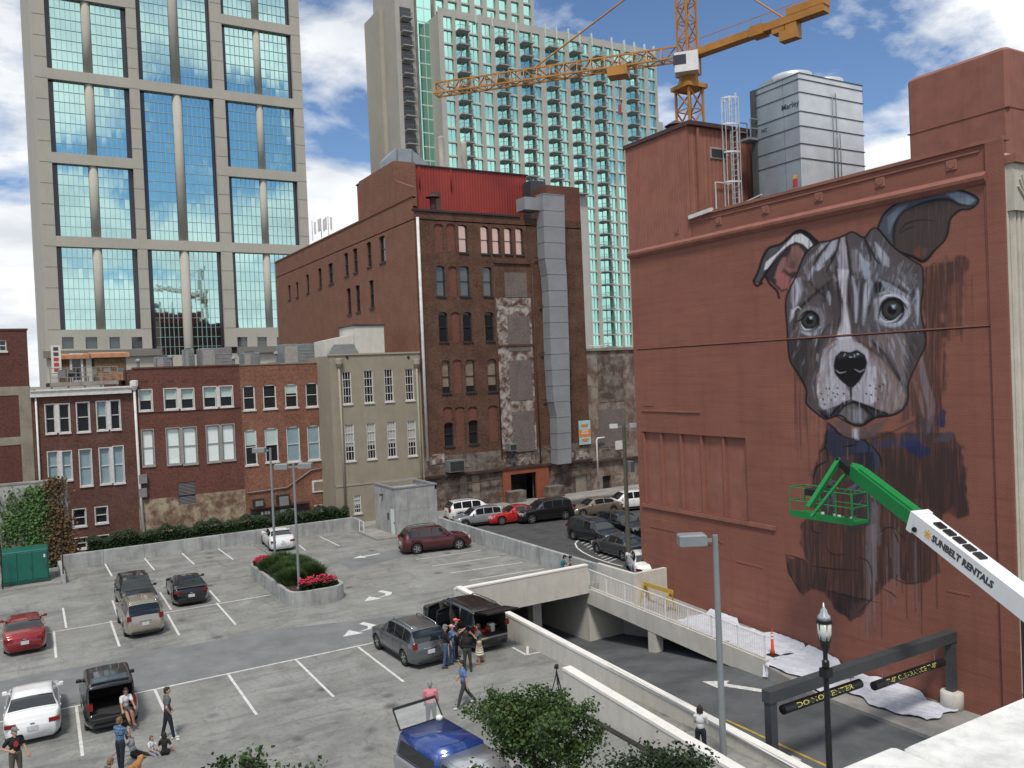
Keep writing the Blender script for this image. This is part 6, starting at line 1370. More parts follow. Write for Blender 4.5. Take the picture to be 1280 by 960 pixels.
s = MB(); s.add([(29.6, 24.9, -1.1), (30.3, 25.2, -1.08), (30.9, 24.5, -1.08), (30.6, 23.9, -1.1), (29.9, 24.1, -1.1)], [(0, 1, 2, 3, 4)]); s.prism([(29.6, 24.9, -1.12), (30.3, 25.2, -1.12), (30.9, 24.5, -1.12), (30.6, 23.9, -1.12)], (0, 0, .015)); single('paint_rag', s, mat('pink_paint_rag', (.45, .16, .2), rough=.9, var=.5, vs=3), 'pink stained rag lying on the drop cloths', 'rag')
# ---- orange traffic post
tp0 = pX(966, 822, 29.2); tz = rdz(29.2, tp0.y)+.06
tp = thing('traffic_post', 'orange delineator post standing on the drop cloth', 'traffic cone', (29.2, tp0.y, tz)); s = MB(); s.bbox(-.25, .25, -.25, .25, -.02, .07, .04); obj('base', s, mat('post_black_rubber', (.02, .02, .02), rough=.8), tp)
M_OR = mat('traffic_orange', (.62, .09, .03), rough=.5, var=.08); s = MB(); s.smooth = True; s.lathe((0, 0, 0), [(.13, .07), (.07, .35), (.055, 1.05), (.03, 1.07)], 14); o = obj('post', s, M_OR, tp)
for z in (.78, .93): s = MB(); s.lathe((0, 0, 0), [(.068, z), (.066, z+.09)], 14); obj('reflective_band', s, M_CAP, o)
s = MB(); s.tube([(0, 0, 1.06), (0, 0, 1.18), (.05, 0, 1.24), (-.05, 0, 1.24), (0, 0, 1.18)], .015, 5); obj('handle', s, M_OR, o)
# ---- yellow barricade
M_YB = mat('yellow_barricade', (.50, .33, .05), rough=.6, var=.15, vs=3)
bc = thing('barricade', 'yellow A frame sawhorse barricade on the walkway', 'barricade', (29.6, 35.6, wkz(0, 35.6))); ya, yb_ = 1.3, -1.3
s = MB(); s.bar((0, ya, 1.05), (0, yb_, 1.05), .06, .22); obj('board', s, M_YB, bc)
for y in (ya-.25, yb_+.25):
    for e in (-1, 1): s = MB(); s.bar((e*.05, y, 1.1), (e*.38, y, .0), .05, .09); obj('leg', s, M_YB, bc)
    s = MB(); s.bar((-.2, y, .5), (.2, y, .5), .04, .08); obj('brace', s, M_YB, bc)
# ---- camera tripods
def tripod(label, loc, h, rz, spread=.42):
    t = thing('camera_tripod', label, 'tripod', loc, rz)
    for k in range(3):
        a = R_(90+120*k); s = MB(); s.bar((0, 0, h*.86), (.52*spread*math.cos(a)*.9, .52*spread*math.sin(a)*.9, h*.42), .035); s.bar((.5*spread*math.cos(a)*.9, .5*spread*math.sin(a)*.9, h*.44), (spread*math.cos(a), spread*math.sin(a), 0), .025); obj('leg', s, M_BLK, t)
    s = MB(); s.tube([(0, 0, h*.55), (0, 0, h*.95)], .018, 6); s.bar((0, 0, h*.93), (-.22, 0, h*.88), .018); obj('centre_column', s, M_BLK, t)
    s = MB(); s.bbox(-.06, .06, -.08, .08, h*.95, h*.95+.12, .015); s.box(-.03, .03, -.04, .04, h*.95+.12, h*.95+.15); o = obj('camera', s, M_BLK, t); s = MB(); s.lathe((0, 0, h*.95+.06), [(.045, .06), (.05, .17)], 12, 'x'); obj('lens', s, M_BLK, o)
p = pZ(714, 883); tripod('black camera tripod standing alone by the stair parapet', (16.95, 26.3, 0), 1.55, R_(45))
# ---- green utility cabinet, ivy wall
M_GREEN = mat('green_cabinet_paint', (.012, .115, .085), rough=.45, var=.12, vs=1)
gc = thing('utility_cabinet', 'large green metal cabinet behind the kerb under the ivy wall', 'cabinet', (.35, 63.9, .16)); a, b_ = -1.35, 1.3
s = MB(gc); s.bbox(gc.location.x+a, gc.location.x+b_, 63.0, 64.9, .3, 2.3, .05); obj('body', s, M_GREEN, gc)
s = MB(gc); s.box(gc.location.x+a-.05, gc.location.x+b_+.05, 62.95, 64.95, .16, .32); obj('plinth', s, mat('dark_plinth', (.02, .05, .04), rough=.7), gc)
for i in range(3): s = MB(gc); x = gc.location.x+a+.06+i*.86; s.bbox(x, x+.8, 62.96, 63.02, .42, 2.18, .02); o = obj('door', s, M_GREEN, gc); s = MB(gc); s.box(x+.68, x+.72, 62.92, 62.97, 1.1, 1.3); obj('handle', s, M_SEAM, o)
s = MB(gc); s.box(gc.location.x+1.02, gc.location.x+1.12, 62.94, 62.965, 1.75, 1.95); obj('label_plate', s, M_CAP, gc)
s = MB(); s.box(2.38, 2.46, 62.2, 62.28, -.02, 3.2); s.box(2.36, 2.48, 62.18, 62.30, 2.9, 3.0); s.tube([(2.42, 62.24, 3.2), (2.42, 62.24, 3.5)], .02, 6); single('gate_post', s, M_BLK, 'thin black gate post at the end of the kerb', 'post')
s = MB(); s.box(-1.0, -.92, 62.2, 62.28, -.02, 3.0); s.tube([(-.96, 62.24, 3.0), (-.96, 62.24, 3.3)], .02, 6); single('gate_post', s, M_BLK, 'thin black gate post in front of the green cabinet', 'post')
IW = Plane('Y', 68.2); xr = IW.px(86, 650)[0]; zt = IW.px(40, 604)[1]
s = MB(); s.box(-30, xr, 68.2, 68.6, -.1, zt); iw = single('ivy_wall', s, concrete('old_grey_render', (.4, .41, .38), streak=.5, blot=.25), 'tall grey rendered wall behind the green cabinet', 'wall')
s = MB(); s.box(-30, xr+.05, 68.15, 68.65, zt, zt+.12); obj('coping', s, M_SIDE, iw)
# ---- foliage
def leaf_mesh(pts, size, rng, up=.3, shape=1.0):
    """pts: list of (pos, normal); small folded diamond leaves"""
    V = []; Fc = []
    for p, nrm in pts:
        n = (Vector(nrm)+Vector((rng.uniform(-1, 1), rng.uniform(-1, 1), rng.uniform(-1, 1)))*.8+Vector((0, 0, up))); n = n.normalized() if n.length > .01 else Vector((0, 0, 1))
        a = n.cross(Vector((rng.uniform(-1, 1), rng.uniform(-1, 1), rng.uniform(-1, 1)))); a = a.normalized() if a.length > .01 else Vector((1, 0, 0)); b_ = n.cross(a)
        l = size*rng.uniform(.7, 1.3); w_ = l*.42*shape; p = Vector(p); k = len(V)
        V += [p-a*l*.5, p+b_*w_+n*l*.12, p+a*l*.5, p-b_*w_+n*l*.12]; Fc += [(k, k+1, k+2), (k, k+2, k+3)]
    return V, Fc
def leaves(name, pts, size, m, parent, seed=1, up=.3, shape=1., kind=None):
    V, Fc = leaf_mesh(pts, size, random.Random(seed), up, shape); s = MB(parent); s.add(V, Fc); o = obj(name, s, m, parent)
    if kind: o['kind'] = kind
    return o
ML_TREE = leafmat('tree_leaves', (.018, .042, .010), (.065, .11, .03)); ML_HEDGE = leafmat('hedge_leaves', (.010, .022, .008), (.03, .055, .018))
ML_IVY = leafmat('ivy_leaves', (.035, .085, .02), (.09, .16, .05)); ML_RED = leafmat('browning_ivy', (.05, .045, .02), (.14, .07, .03)); ML_GRASS = leafmat('shrub_leaves', (.03, .06, .015), (.075, .12, .04)); ML_FLOW = leafmat('rose_petals', (.38, .012, .035), (.65, .05, .11))
M_BARK = mat('bark', (.06, .045, .035), rough=.95, var=.3, vs=8, bump=.4, bs=20)
def ivy(label, cx_, w_, z0_, z1_, m, seed, n):
    r = random.Random(seed); t = thing('ivy', label, 'climbing plant', (cx_, 68.1, max(z0_, -.0))); pts = []
    cl = [(cx_+r.uniform(-w_, w_), r.uniform(z0_, z1_), r.uniform(.2, .5)) for _ in range(20)]
    for _ in range(n):
        x, z, q = r.choice(cl); x += r.gauss(0, q); z += r.gauss(0, q*1.3); z = min(z, z1_+r.uniform(-.4, .25)); pts.append(((x, 68.2-abs(r.gauss(0, .16))-.03, max(z, z0_)), (0, -1, .3)))
    leaves('foliage', pts, .19, m, t, seed); s = MB(t)
    for k in range(9):
        x = cx_+r.uniform(-w_, w_)*.7; path = [(x, 68.14, -.05)]
        for i in range(6): x += r.uniform(-.3, .3); path.append((x, 68.14, (i+1)*z1_/6.5))
        s.tube(path, [.03-.004*i for i in range(7)], 5)
    obj('stem', s, M_BARK, t); return t
zi = zt
ivy('bright green ivy spreading over the grey wall above the cabinet', -.6, 2.2, .8, zi-.25, ML_IVY, 4, 5200)
ivy('browning creeper hanging at the end of the ivy wall', xr-.75, .55, .6, zi+.1, ML_RED, 9, 4200)
ivy('dark green ivy strand beside the browning creeper', xr-1.9, .35, .3, zi-1.4, ML_IVY, 12, 1800)
hd = thing('hedge', 'clipped dark green hedge behind the low concrete wall', 'hedge', (13.5, 68, 0)); r = random.Random(2); pts = []
for _ in range(26000):
    x = r.uniform(4.2, 23.7); bump_ = .18*math.sin(x*2.1)+.12*math.sin(x*5.3+1); e = r.random()
    if e < .55: y, z = r.uniform(67.42, 68.7), 1.75+bump_+r.gauss(0, .07)
    else: y, z = 67.42+r.gauss(0, .06)-.05, r.uniform(.7, 1.75+bump_)
    pts.append(((x, y, z), (0, -.4, 1)))
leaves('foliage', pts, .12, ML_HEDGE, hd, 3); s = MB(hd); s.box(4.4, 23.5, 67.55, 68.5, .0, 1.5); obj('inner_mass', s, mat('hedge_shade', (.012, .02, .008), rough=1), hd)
def shrub(label, c, rx, ry, h, n, seed, size=.2, m=ML_GRASS, group=None, spiky=True):
    r = random.Random(seed); t = thing('shrub', label, 'shrub', c, group=group); s = MB(); V = []; Fc = []
    for i in range(n):
        a = r.uniform(0, 2*math.pi); q = math.sqrt(r.random()); b0_ = Vector((rx*.75*q*math.cos(a), ry*.75*q*math.sin(a), 0)); hh = h*(1-.45*q*q)*r.uniform(.75, 1.08); lean = Vector((rx*.45*q*math.cos(a), ry*.45*q*math.sin(a), 0))+Vector((r.gauss(0, .06), r.gauss(0, .06), 0))
        tip_ = b0_+lean+Vector((0, 0, hh)); mid = b0_+lean*.35+Vector((0, 0, hh*.6)); w_ = Vector((-math.sin(a+r.uniform(-1, 1)), math.cos(a), 0))*(.022 if spiky else .05); k = len(V)
        V += [b0_-w_, b0_+w_, mid+w_*.8, mid-w_*.8, tip_]; Fc += [(k, k+1, k+2, k+3), (k+3, k+2, k+4)]
    s.add(V, Fc); obj('foliage', s, m, t); return t
r = random.Random(11); GRP = 'grassy shrubs in the planter island'
for i, (x, y) in enumerate([(13.6, 49.3), (14.9, 49.8), (13.7, 50.9), (15.0, 51.4), (14.2, 52.4), (13.6, 53.3), (15.0, 53.0), (14.4, 54.2)]): shrub('tuft of fine green grassy shrub in the planter island', (x, y, .68), .95, .95, .95+.2*r.random(), 1700, 20+i, group=GRP)
def roses(label, c, rx, ry, h, seed):
    r = random.Random(seed); t = thing('rose_bush', label, 'rose bush', c); pg = []; pf = []
    for _ in range(1500): a, q = r.uniform(0, 6.28), math.sqrt(r.random()); pg.append(((c[0]+rx*q*math.cos(a), c[1]+ry*q*math.sin(a), c[2]+h*(1-.3*q*q)*r.uniform(.15, .95)), (0, 0, 1)))
    for _ in range(95):
        a, q = r.uniform(0, 6.28), math.sqrt(r.random()); cx_, cy_, cz_ = c[0]+rx*q*math.cos(a), c[1]+ry*q*math.sin(a), c[2]+h*(1-.3*q*q)*r.uniform(.85, 1.1)
        for _ in range(9): pf.append(((cx_+r.gauss(0, .05), cy_+r.gauss(0, .05), cz_+r.gauss(0, .035)), (0, 0, 1)))
    leaves('foliage', pg, .13, ML_HEDGE, t, seed); leaves('flowers', pf, .085, ML_FLOW, t, seed+1, shape=1.6); return t
roses('pink rose bush in bloom at the near end of the planter', (14.6, 47.3, .68), 1.1, .75, .62, 5); roses('pink rose bush in bloom at the far corner of the planter', (13.5, 54.9, .68), .7, .7, .65, 6)
def tree(label, base, ztop, crx, n, seed, size=.14, m=ML_TREE, name='tree', low=.35, cone=0.):
    r = random.Random(seed); t = thing(name, label, 'tree', base); b0_ = Vector(base); H_ = ztop-base[2]; s = MB(t); s.smooth = True
    tips = []
    s.tube([b0_-Vector((0, 0, .1)), b0_+Vector((.05, .02, H_*.3)), b0_+Vector((-.03, .06, H_*.62)), b0_+Vector((.02, 0, H_*.9))], [.1*H_/5, .075*H_/5, .05*H_/5, .015], 8)
    for k in range(30):
        f_ = low+(.95-low)*r.random(); a = k*2.4+r.uniform(-.4, .4); st_ = b0_+Vector((0, .03, H_*f_*.92)); env = crx*math.sqrt(max(.08, 1-((f_-.55)/.52)**2)); env = env if not cone else min(crx, crx*((1.03-f_)*H_/cone)**.75); l = env*r.uniform(.6, 1.05)
        e = st_+Vector((l*math.cos(a), l*math.sin(a), l*r.uniform(.1, .55))); mid = (st_+e)/2+Vector((0, 0, .12*l)); s.tube([st_, mid, e], [.03, .02, .008], 5)
        for q in range(9): w_ = .35+.65*q/8; c_ = st_.lerp(e, w_)+Vector((r.gauss(0, .16), r.gauss(0, .16), r.gauss(0, .12))); tips.append((c_, r.uniform(.13, .3)))
        for q in range(3):
            g0 = st_.lerp(e, .4+.25*q); g1 = g0+Vector((r.gauss(0, .3), r.gauss(0, .3), r.uniform(0, .3))); s.tube([g0, g1], [.011, .005], 4); tips.append((g1, .2))
    for q in range(8): tips.append((b0_+Vector((r.gauss(0, .22), r.gauss(0, .22), H_*(1-.07*q))), .2))
    obj('trunk', s, M_BARK, t); pts = []
    for _ in range(n):
        c_, q = r.choice(tips); d = Vector((r.gauss(0, 1), r.gauss(0, 1), r.gauss(0, .8)))*q*.55; p = c_+d
        if p.z > ztop+.05: p.z = ztop-r.random()*.3
        pts.append((p, d))
    leaves('crown', pts, size, m, t, seed, shape=.95); return t
c_ = pD(672, 960, 19.); tree('leafy green tree rising in front of the blue topped pickup', (c_.x, c_.y, -.06), pD(690, 857, 19.).z, 2.3, 30000, 31, .08, cone=2.0)
c_ = pD(835, 960, 17.); tree('low dense green tree top beside the stair parapet', (c_.x, c_.y, -.06), pD(835, 925, 17.).z, 1.35, 20000, 37, .08, ML_HEDGE)
c_ = pD(300, 980, 20.); tree('sparse young tree poking up by the parked cars', (c_.x, c_.y, -.06), pD(296, 938, 20.).z, .75, 1600, 41, .14)
c_ = pD(368, 985, 21.); tree('thin young tree whose tip barely shows beside the sparse one', (c_.x, c_.y, -.06), pD(343, 953, 21.).z, .7, 900, 43, .13)
# ---- utility pole on the street
up0 = pX(785, 670, 33.2)
ut = thing('utility_pole', 'weathered wooden utility pole with two floodlights by the parked cars', 'utility pole', (up0.x, up0.y, 0)); d_ = (Vector((up0.x, up0.y, 5))-CAMP).dot(_fw); zt = pD(779, 531, d_).z
s = MB(); s.lathe((0, 0, 0), [(.16, -.05), (.11, zt)], 10); obj('pole', s, mat('weathered_pole', (.10, .09, .07), rough=.9, var=.25), ut)
s = MB(); s.bar((-.5, .3, zt-.1), (.5, -.3, zt-.1), .08); obj('crossarm', s, M_POLE, ut)
for e in (-1, 1): s = MB(); s.obox((e*.55, -e*.33, zt-.05), _rt, (_fw.x, _fw.y, 0), (0, 0, 1), .25, .16, .13); obj('floodlight', s, M_LENS, ut)
s = MB(); s.bbox(.1, .5, -.35, .05, zt-3.0, zt-2.3, .04); obj('meter_box', s, MATS['weathered_condenser'], ut)
# ---- rooftop terrace
RZ = zA+1.05; TP = Plane('Y', 74.2)
td = thing('roof_terrace', 'timber roof terrace with metal railing on the narrow brick building', 'terrace', ((xa0+xa1)/2, 76, zA+.5))
tx0, tx1 = xa0+1.4, xa1-.9
s = MB(td); s.box(tx0, tx1, 74.2, 83, RZ-.3, RZ); obj('deck', s, mat('grey_deck_boards', (.23, .21, .19), rough=.8, var=.25, vs=3), td)
s = MB(td)
for i in range(5): x = tx0+.1+(tx1-tx0-.2)*i/4; s.box(x-.07, x+.07, 74.3, 74.45, zA+.4, RZ-.3)
obj('deck_posts', s, M_PIPEG, td)
for z in (RZ+.35, RZ+.7, RZ+1.1): s = MB(td); s.box(tx0, tx1, 74.22, 74.27, z-.025, z+.025); obj('rail', s, M_PIPEG, td)
for i in range(9): x = tx0+.03+(tx1-tx0-.06)*i/8; s = MB(td); s.box(x-.03, x+.03, 74.21, 74.28, RZ, RZ+1.12); obj('baluster_post', s, M_PIPEG, td)
M_SHNG = brick('cedar_shingles', (.20, .14, .07), (.13, .09, .05), (.05, .035, .02), dark=.3); M_CEDAR = mat('new_cedar', (.50, .25, .13), rough=.7, var=.2, vs=2)
def hut(label, xl, xrr, yt, yb, depth, door=False):
    P = Plane('Y', 79.+depth); a, z0_ = P.px(xl, yb); b_, z1_ = P.px(xrr, yt); t = thing('shingle_hut', label, 'roof hut', ((a+b_)/2, P.c+1.5, RZ)); s = MB(t); s.box(a, b_, P.c, P.c+3, RZ-.02, z1_-.35); obj('wall', s, M_SHNG, t)
    s = MB(t); s.prism([(a-.25, P.c-.3, z1_-.35), (a-.25, P.c+3.1, z1_-.1), (a-.25, P.c+3.1, z1_+.2), (a-.25, P.c-.3, z1_-.0)], (b_-a+.5, 0, 0)); obj('roof', s, M_CEDAR, t)
    if door:
        m_ = a+(b_-a)*.62; s = MB(t); s.box(m_-.5, m_+.5, P.c-.06, P.c+.02, RZ, RZ+2.4); o = obj('door', s, M_WFRAME, t); s = MB(t); s.box(m_-.32, m_+.32, P.c-.08, P.c-.055, RZ+.2, RZ+2.2); obj('pane', s, M_WGLASS, o)
    return t
hut('cedar shingle hut with white door on the roof terrace', 76, 107, 443, 468, 0, True); hut('bare cedar shingle hut on the roof terrace beside the door hut', 119, 157, 441, 467, -1)
P = TP; a, z0_ = P.px(124, 482); b_, z1_ = P.px(154, 465); s = MB(); s.box(a, b_, 74.6, 74.7, RZ, z1_+.1)
pn = thing('cedar_screen', 'new cedar plank screen behind the terrace railing', 'screen', ((a+b_)/2, 74.65, RZ))
for i in range(9): z = RZ+(z1_-RZ)*i/9; s = MB(pn); s.box(a, b_, 74.6, 74.66, z+.01, z+(z1_-RZ)/9-.01); obj('plank', s, M_CEDAR, pn)
sgn = thing('vertical_sign', 'white vertical sign with red lettering on the roof terrace', 'sign', (P.px(73, 460)[0], 77, RZ)); s = MB(sgn); x = sgn.location.x; s.box(x-.35, x+.35, 77, 77.1, RZ+.6, RZ+3.0); obj('board', s, M_CAP, sgn)
for i in range(5): s = MB(sgn); s.box(x-.18, x+.18, 76.98, 77.0, RZ+.9+i*.42, RZ+1.18+i*.42); obj('letter_block', s, mat('sign_red', (.45, .06, .05), rough=.5) if i < 3 else M_SEAM, sgn)
def chair(loc, rz, lab, m):
    t = thing('patio_chair', lab, 'chair', loc, rz, 'patio chairs on the roof terrace'); s = MB(); s.bbox(-.28, .28, -.28, .28, .4, .46, .02); obj('seat', s, m, t); s = MB(); s.bbox(-.28, .28, .24, .3, .46, 1.0, .02); obj('backrest', s, m, t)
    for a_ in (-.25, .25):
        for b__ in (-.25, .25): s = MB(); s.box(a_-.02, a_+.02, b__-.02, b__+.02, 0, .4); obj('leg', s, M_PIPEG, t)
for i in range(9): chair((tx0+.9+i*.85, 75.6+(i % 3)*.8, RZ), R_(40*i), 'grey patio chair on the roof terrace deck', M_PIPEG)
for i in range(3):
    x = tx0+1.6+i*2.3; t = thing('patio_table', 'round grey patio table on the roof terrace deck', 'table', (x, 76.4, RZ), group='patio tables on the roof terrace'); s = MB(); s.lathe((0, 0, 0), [(.55, .7), (.55, .75)], 16); obj('table_top', s, M_GALV2, t); s = MB(); s.lathe((0, 0, 0), [(.3, 0), (.04, .04), (.04, .7)], 10); obj('pedestal', s, M_PIPEG, t)
# rooftop machines on the brick row
def hvac(label, xl, yt, xr_, yb, Yp, dep=1.6, base=None, fan=True, m=None):
    P = Plane('Y', Yp); h = P.hole(lambda x, y: (x, y), xl, yt, xr_, yb); h = (*h[:3], h[3]-.35); t = thing('rooftop_unit', label, 'air conditioner', ((h[0]+h[1])/2, Yp+dep/2, base)); m = m or MATS['weathered_condenser']
    s = MB(t); s.bbox(h[0], h[1], Yp, Yp+dep, base+.25, h[3], .04); o = obj('casing', s, m, t); s = MB(t); s.box(h[0]+.1, h[0]+(h[1]-h[0])*.42, Yp-.03, Yp, base+.45, h[3]-.15); obj('grille', s, M_GFRAME, t)
    s = MB(t); s.box(h[0]+.1, h[0]+.25, Yp+.1, Yp+dep-.1, base, base+.25); obj('skid', s, M_DFRAME, t); s = MB(t); s.box(h[1]-.25, h[1]-.1, Yp+.1, Yp+dep-.1, base, base+.25); obj('skid', s, M_DFRAME, t)
    for i_ in range(5): zz_ = base+.5+(h[3]-base-.75)*i_/5; s = MB(t); s.box(h[0]+(h[1]-h[0])*.48, h[1]-.1, Yp-.025, Yp, zz_, zz_+.05); obj('louvre', s, M_GFRAME, t)
    if fan: s = MB(t); s.lathe(((h[0]+h[1])/2, Yp+dep/2, h[3]), [(min(.5, (h[1]-h[0])*.3), 0), (min(.45, (h[1]-h[0])*.28), .12)], 14); obj('fan_guard', s, M_DFRAME, t)
hvac('pale green rooftop unit at the end of the orange brick roof', 354, 425, 396, 445, 76., 2.2, zC-.4); hvac('long grey rooftop unit on the deep red brick roof', 252, 430, 290, 449, 80., 2.5, zB-.6, False, M_PIPEG); hvac('small grey rooftop unit near the downpipe on the deep red brick roof', 195, 441, 216, 453, 80., 1.6, zB-.6); hvac('tall narrow rooftop unit beside the long grey one', 230, 432, 243, 448, 82., 1.2, zB-.6); hvac('square grey rooftop unit on the orange brick roof', 304, 436, 325, 448, 80., 1.8, zC-.4)
s = MB(); s.prism([(14.5, 76, zB-.55), (19.5, 76, zB-.55), (18.5, 76, zB+.0), (15.5, 76, zB+.1)], (0, 2, 0)); single('roof_skylight', s, MATS['grey_skylight'], 'low dark skylight hump on the deep red brick roof', 'skylight')
for i, (x, y, zb_, h_, lb_) in enumerate(((9.3, 77, zB-.6, 1.3, 'short grey vent pipe near the downpipe end of the deep red roof'), (12.2, 79, zB-.6, 1.6, 'taller grey vent pipe beside the long rooftop unit'), (17.2, 77.5, zC-.4, 1.1, 'short grey vent pipe beside the square rooftop unit'), (20.6, 76, zC-.4, 1.4, 'grey vent pipe in front of the pale green rooftop unit'))):
    t = thing('roof_vent_pipe', lb_, 'vent pipe', (x, y, zb_)); s = MB(); s.lathe((0, 0, 0), [(.12, 0), (.12, h_)], 10); obj('pipe', s, M_PIPEG, t); s = MB(); s.lathe((0, 0, 0), [(.24, h_), (.22, h_+.12), (.05, h_+.22)], 10); obj('cowl', s, M_GALV2, t)
# roof edge fittings on the warehouse
def antenna(label, x, y, dist, h_, n=3):
    p = pD(x, y, dist); t = thing('roof_antenna', label, 'antenna', (p.x, p.y, p.z)); s = MB(); s.tube([(0, 0, 0), (0, 0, h_)], .05, 6); obj('mast', s, M_PIPEW, t)
    for k in range(n): s = MB(); a = k*2.1; s.tube([(0, 0, h_*.6), (.4*math.cos(a), .4*math.sin(a), h_*.6)], .02, 5); s.bbox(.35*math.cos(a)-.1, .35*math.cos(a)+.1, .35*math.sin(a)-.08, .35*math.sin(a)+.08, h_*.35, h_*.95, .02); obj('panel_aerial', s, M_PIPEW, t)
for i, (x, y) in enumerate(((391, 292), (402, 289), (411, 287))):
    q = pX(x, y, xw0+.6); antenna(('thin rod aerial on the warehouse side parapet', 'cluster of white panel aerials on the warehouse side parapet', 'slim white aerial beside the panel cluster on the parapet')[i], x, y+9, (q-CAMP).dot(_fw), 2.4, (1, 3, 2)[i])
for i, x in enumerate((553, 581)):
    q = pY(x, 212, 76.); t = thing('vent_stack', ('cream vent stack on the red penthouse roof near the dish', 'cream vent stack on the red penthouse roof near the railings')[i], 'vent', (q.x, 76, zr0+.1)); s = MB(); s.lathe((0, 0, 0), [(.3, 0), (.3, 3.4-.3*i), (.22, 3.6-.3*i)], 12); obj('stack', s, M_LIME, t); s = MB(); s.lathe((0, 0, 0), [(.45, -.02), (.45, .15), (.3, .3)], 12); obj('flashing', s, M_DFRAME, t)
q = pY(505, 195, 77.); t = thing('roof_dish', 'large pale folded dish housing on the warehouse stair block', 'dish', (q.x, 77, zp)); s = MB(); s.prism([(-1.9, 0, 0), (2.3, 0, 0), (2.6, 0, 1.0), (.8, 0, 2.3), (-.8, 0, 2.2), (-2.0, 0, 1.0)], (0, 1.6, 0)); obj('housing', s, M_GALV2, t); s = MB(); s.bar((-.8, -.05, .1), (-.7, -.05, 2.1), .1); s.bar((.8, -.05, .1), (.9, -.05, 2.2), .1); obj('rib', s, M_PIPEG, t)
q = pY(668, 236, 73.); t = thing('rooftop_fan', 'black rooftop blower beside the red penthouse', 'fan', (q.x, 73, zW-.7)); s = MB(); s.bbox(-.9, .9, -.8, .8, .4, q.z-zW+1.4, .08); obj('housing', s, M_SEAM, t); s = MB(); s.lathe((0, -.8, (q.z-zW+1.8)/2), [(.5, -.1), (.55, 0)], 14, 'y'); obj('inlet', s, M_GALV2, t); s = MB(); s.box(-1, 1, -.7, .7, 0, .4); obj('stand', s, M_DFRAME, t)

# ---- boom lift
M_LG = mat('boom_green', (.012, .20, .05), rough=.4, var=.08); M_LW = mat('boom_white', (.78, .79, .78), rough=.4, var=.05)
BX = 28.9
def bp(x, y): return pD(x, y, 32.6-max(0, x-1064)*.034)
A, B, Cc = bp(1070, 590), bp(1156, 656), bp(1300, 768)
ax = (Cc-A).normalized(); sd_ = Vector((-ax.y, ax.x, 0)).normalized()
if sd_.x < 0: sd_ = -sd_
lift = thing('boom_lift', 'green and white telescopic boom lift reaching up to the mural', 'boom lift', (A+ax*13).xy.to_3d()+Vector((0, 0, -1.5)))
nn = ax.cross(sd_)*-1
if nn.z < 0: nn = -nn
hG, hW = .25, .34
Bq = A+ax*(B-A).dot(ax)
s = MB(lift); s.obox((A+Bq)/2, ax, sd_, nn, (Bq-A).length/2+.1, .24, hG); s.obox((A+Bq)/2+ax*.1+nn*(hG+.03), ax, sd_, nn, (Bq-A).length/2-.2, .16, .05); s.prism([A-ax*.1+sd_*.2+nn*hG, A-ax*.1+sd_*.2-nn*hG, A-ax*.5+sd_*.2-nn*hG*.1, A-ax*.45+sd_*.2+nn*hG*.6], sd_*-.4); obj('inner_boom', s, M_LG, lift)
tl = 9.5; s = MB(lift); s.obox(Bq+ax*(tl/2), ax, sd_, nn, tl/2, .32, hW); obj('outer_boom', s, M_LW, lift)
s = MB(lift); s.obox(Bq+ax*.1, ax, sd_, nn, .12, .36, hW*1.08); obj('boom_collar', s, M_LW, lift)
s = MB(lift); s.lathe(Bq+ax*.35-sd_*.36-nn*hW*.45, [(.09, -.02), (.09, .05)], 12, 'x'); obj('pin', s, M_BLK, lift)
s = MB(lift)
for k in range(5): c0_ = Bq+ax*(1.0+k*.45)+nn*(hW+.03); s.obox(c0_, ax, sd_, nn, .17, .14, .035)
obj('hose_carrier', s, M_BLK, lift)
tlen = (bp(1258, 735)-bp(1185, 677)).length
me = text_mesh('SUNBELT RENTALS', .30, .002, .017); w_ = max(v.co.x for v in me.vertices)-min(v.co.x for v in me.vertices); me.transform(Matrix.Diagonal((tlen/w_, 1.05, 1, 1)))
tcn = Bq+ax*((bp(1222, 704)-Bq).dot(ax)); up_ = nn
# letters face -X; text runs along the boom downward to the right
fz_ = ax.cross(nn); fz_ = fz_ if fz_.dot(sd_) < 0 else -fz_
me.transform(frame_matrix(tcn-sd_*.324-lift.location, ax, nn, fz_)); obj('lettering', me, M_SEAM, lift)
sc_ = Bq+ax*((bp(1181, 670)-Bq).dot(ax)); s = MB(lift); s.prism([sc_-sd_*.322+(ax*math.cos(t_)+nn*math.sin(t_))*.09 for t_ in [k*math.pi/7 for k in range(14)]], -sd_*.006); o = obj('sun_emblem', s, mat('sun_yellow', (.75, .42, .04), rough=.5, var=0), lift)
for k in range(8): t_ = k*math.pi/4; dv = ax*math.cos(t_)+nn*math.sin(t_); s = MB(lift); s.bar(sc_-sd_*.325+dv*.11, sc_-sd_*.325+dv*.17, .045, .008, up=sd_); obj('ray', s, MATS['sun_yellow'], o)
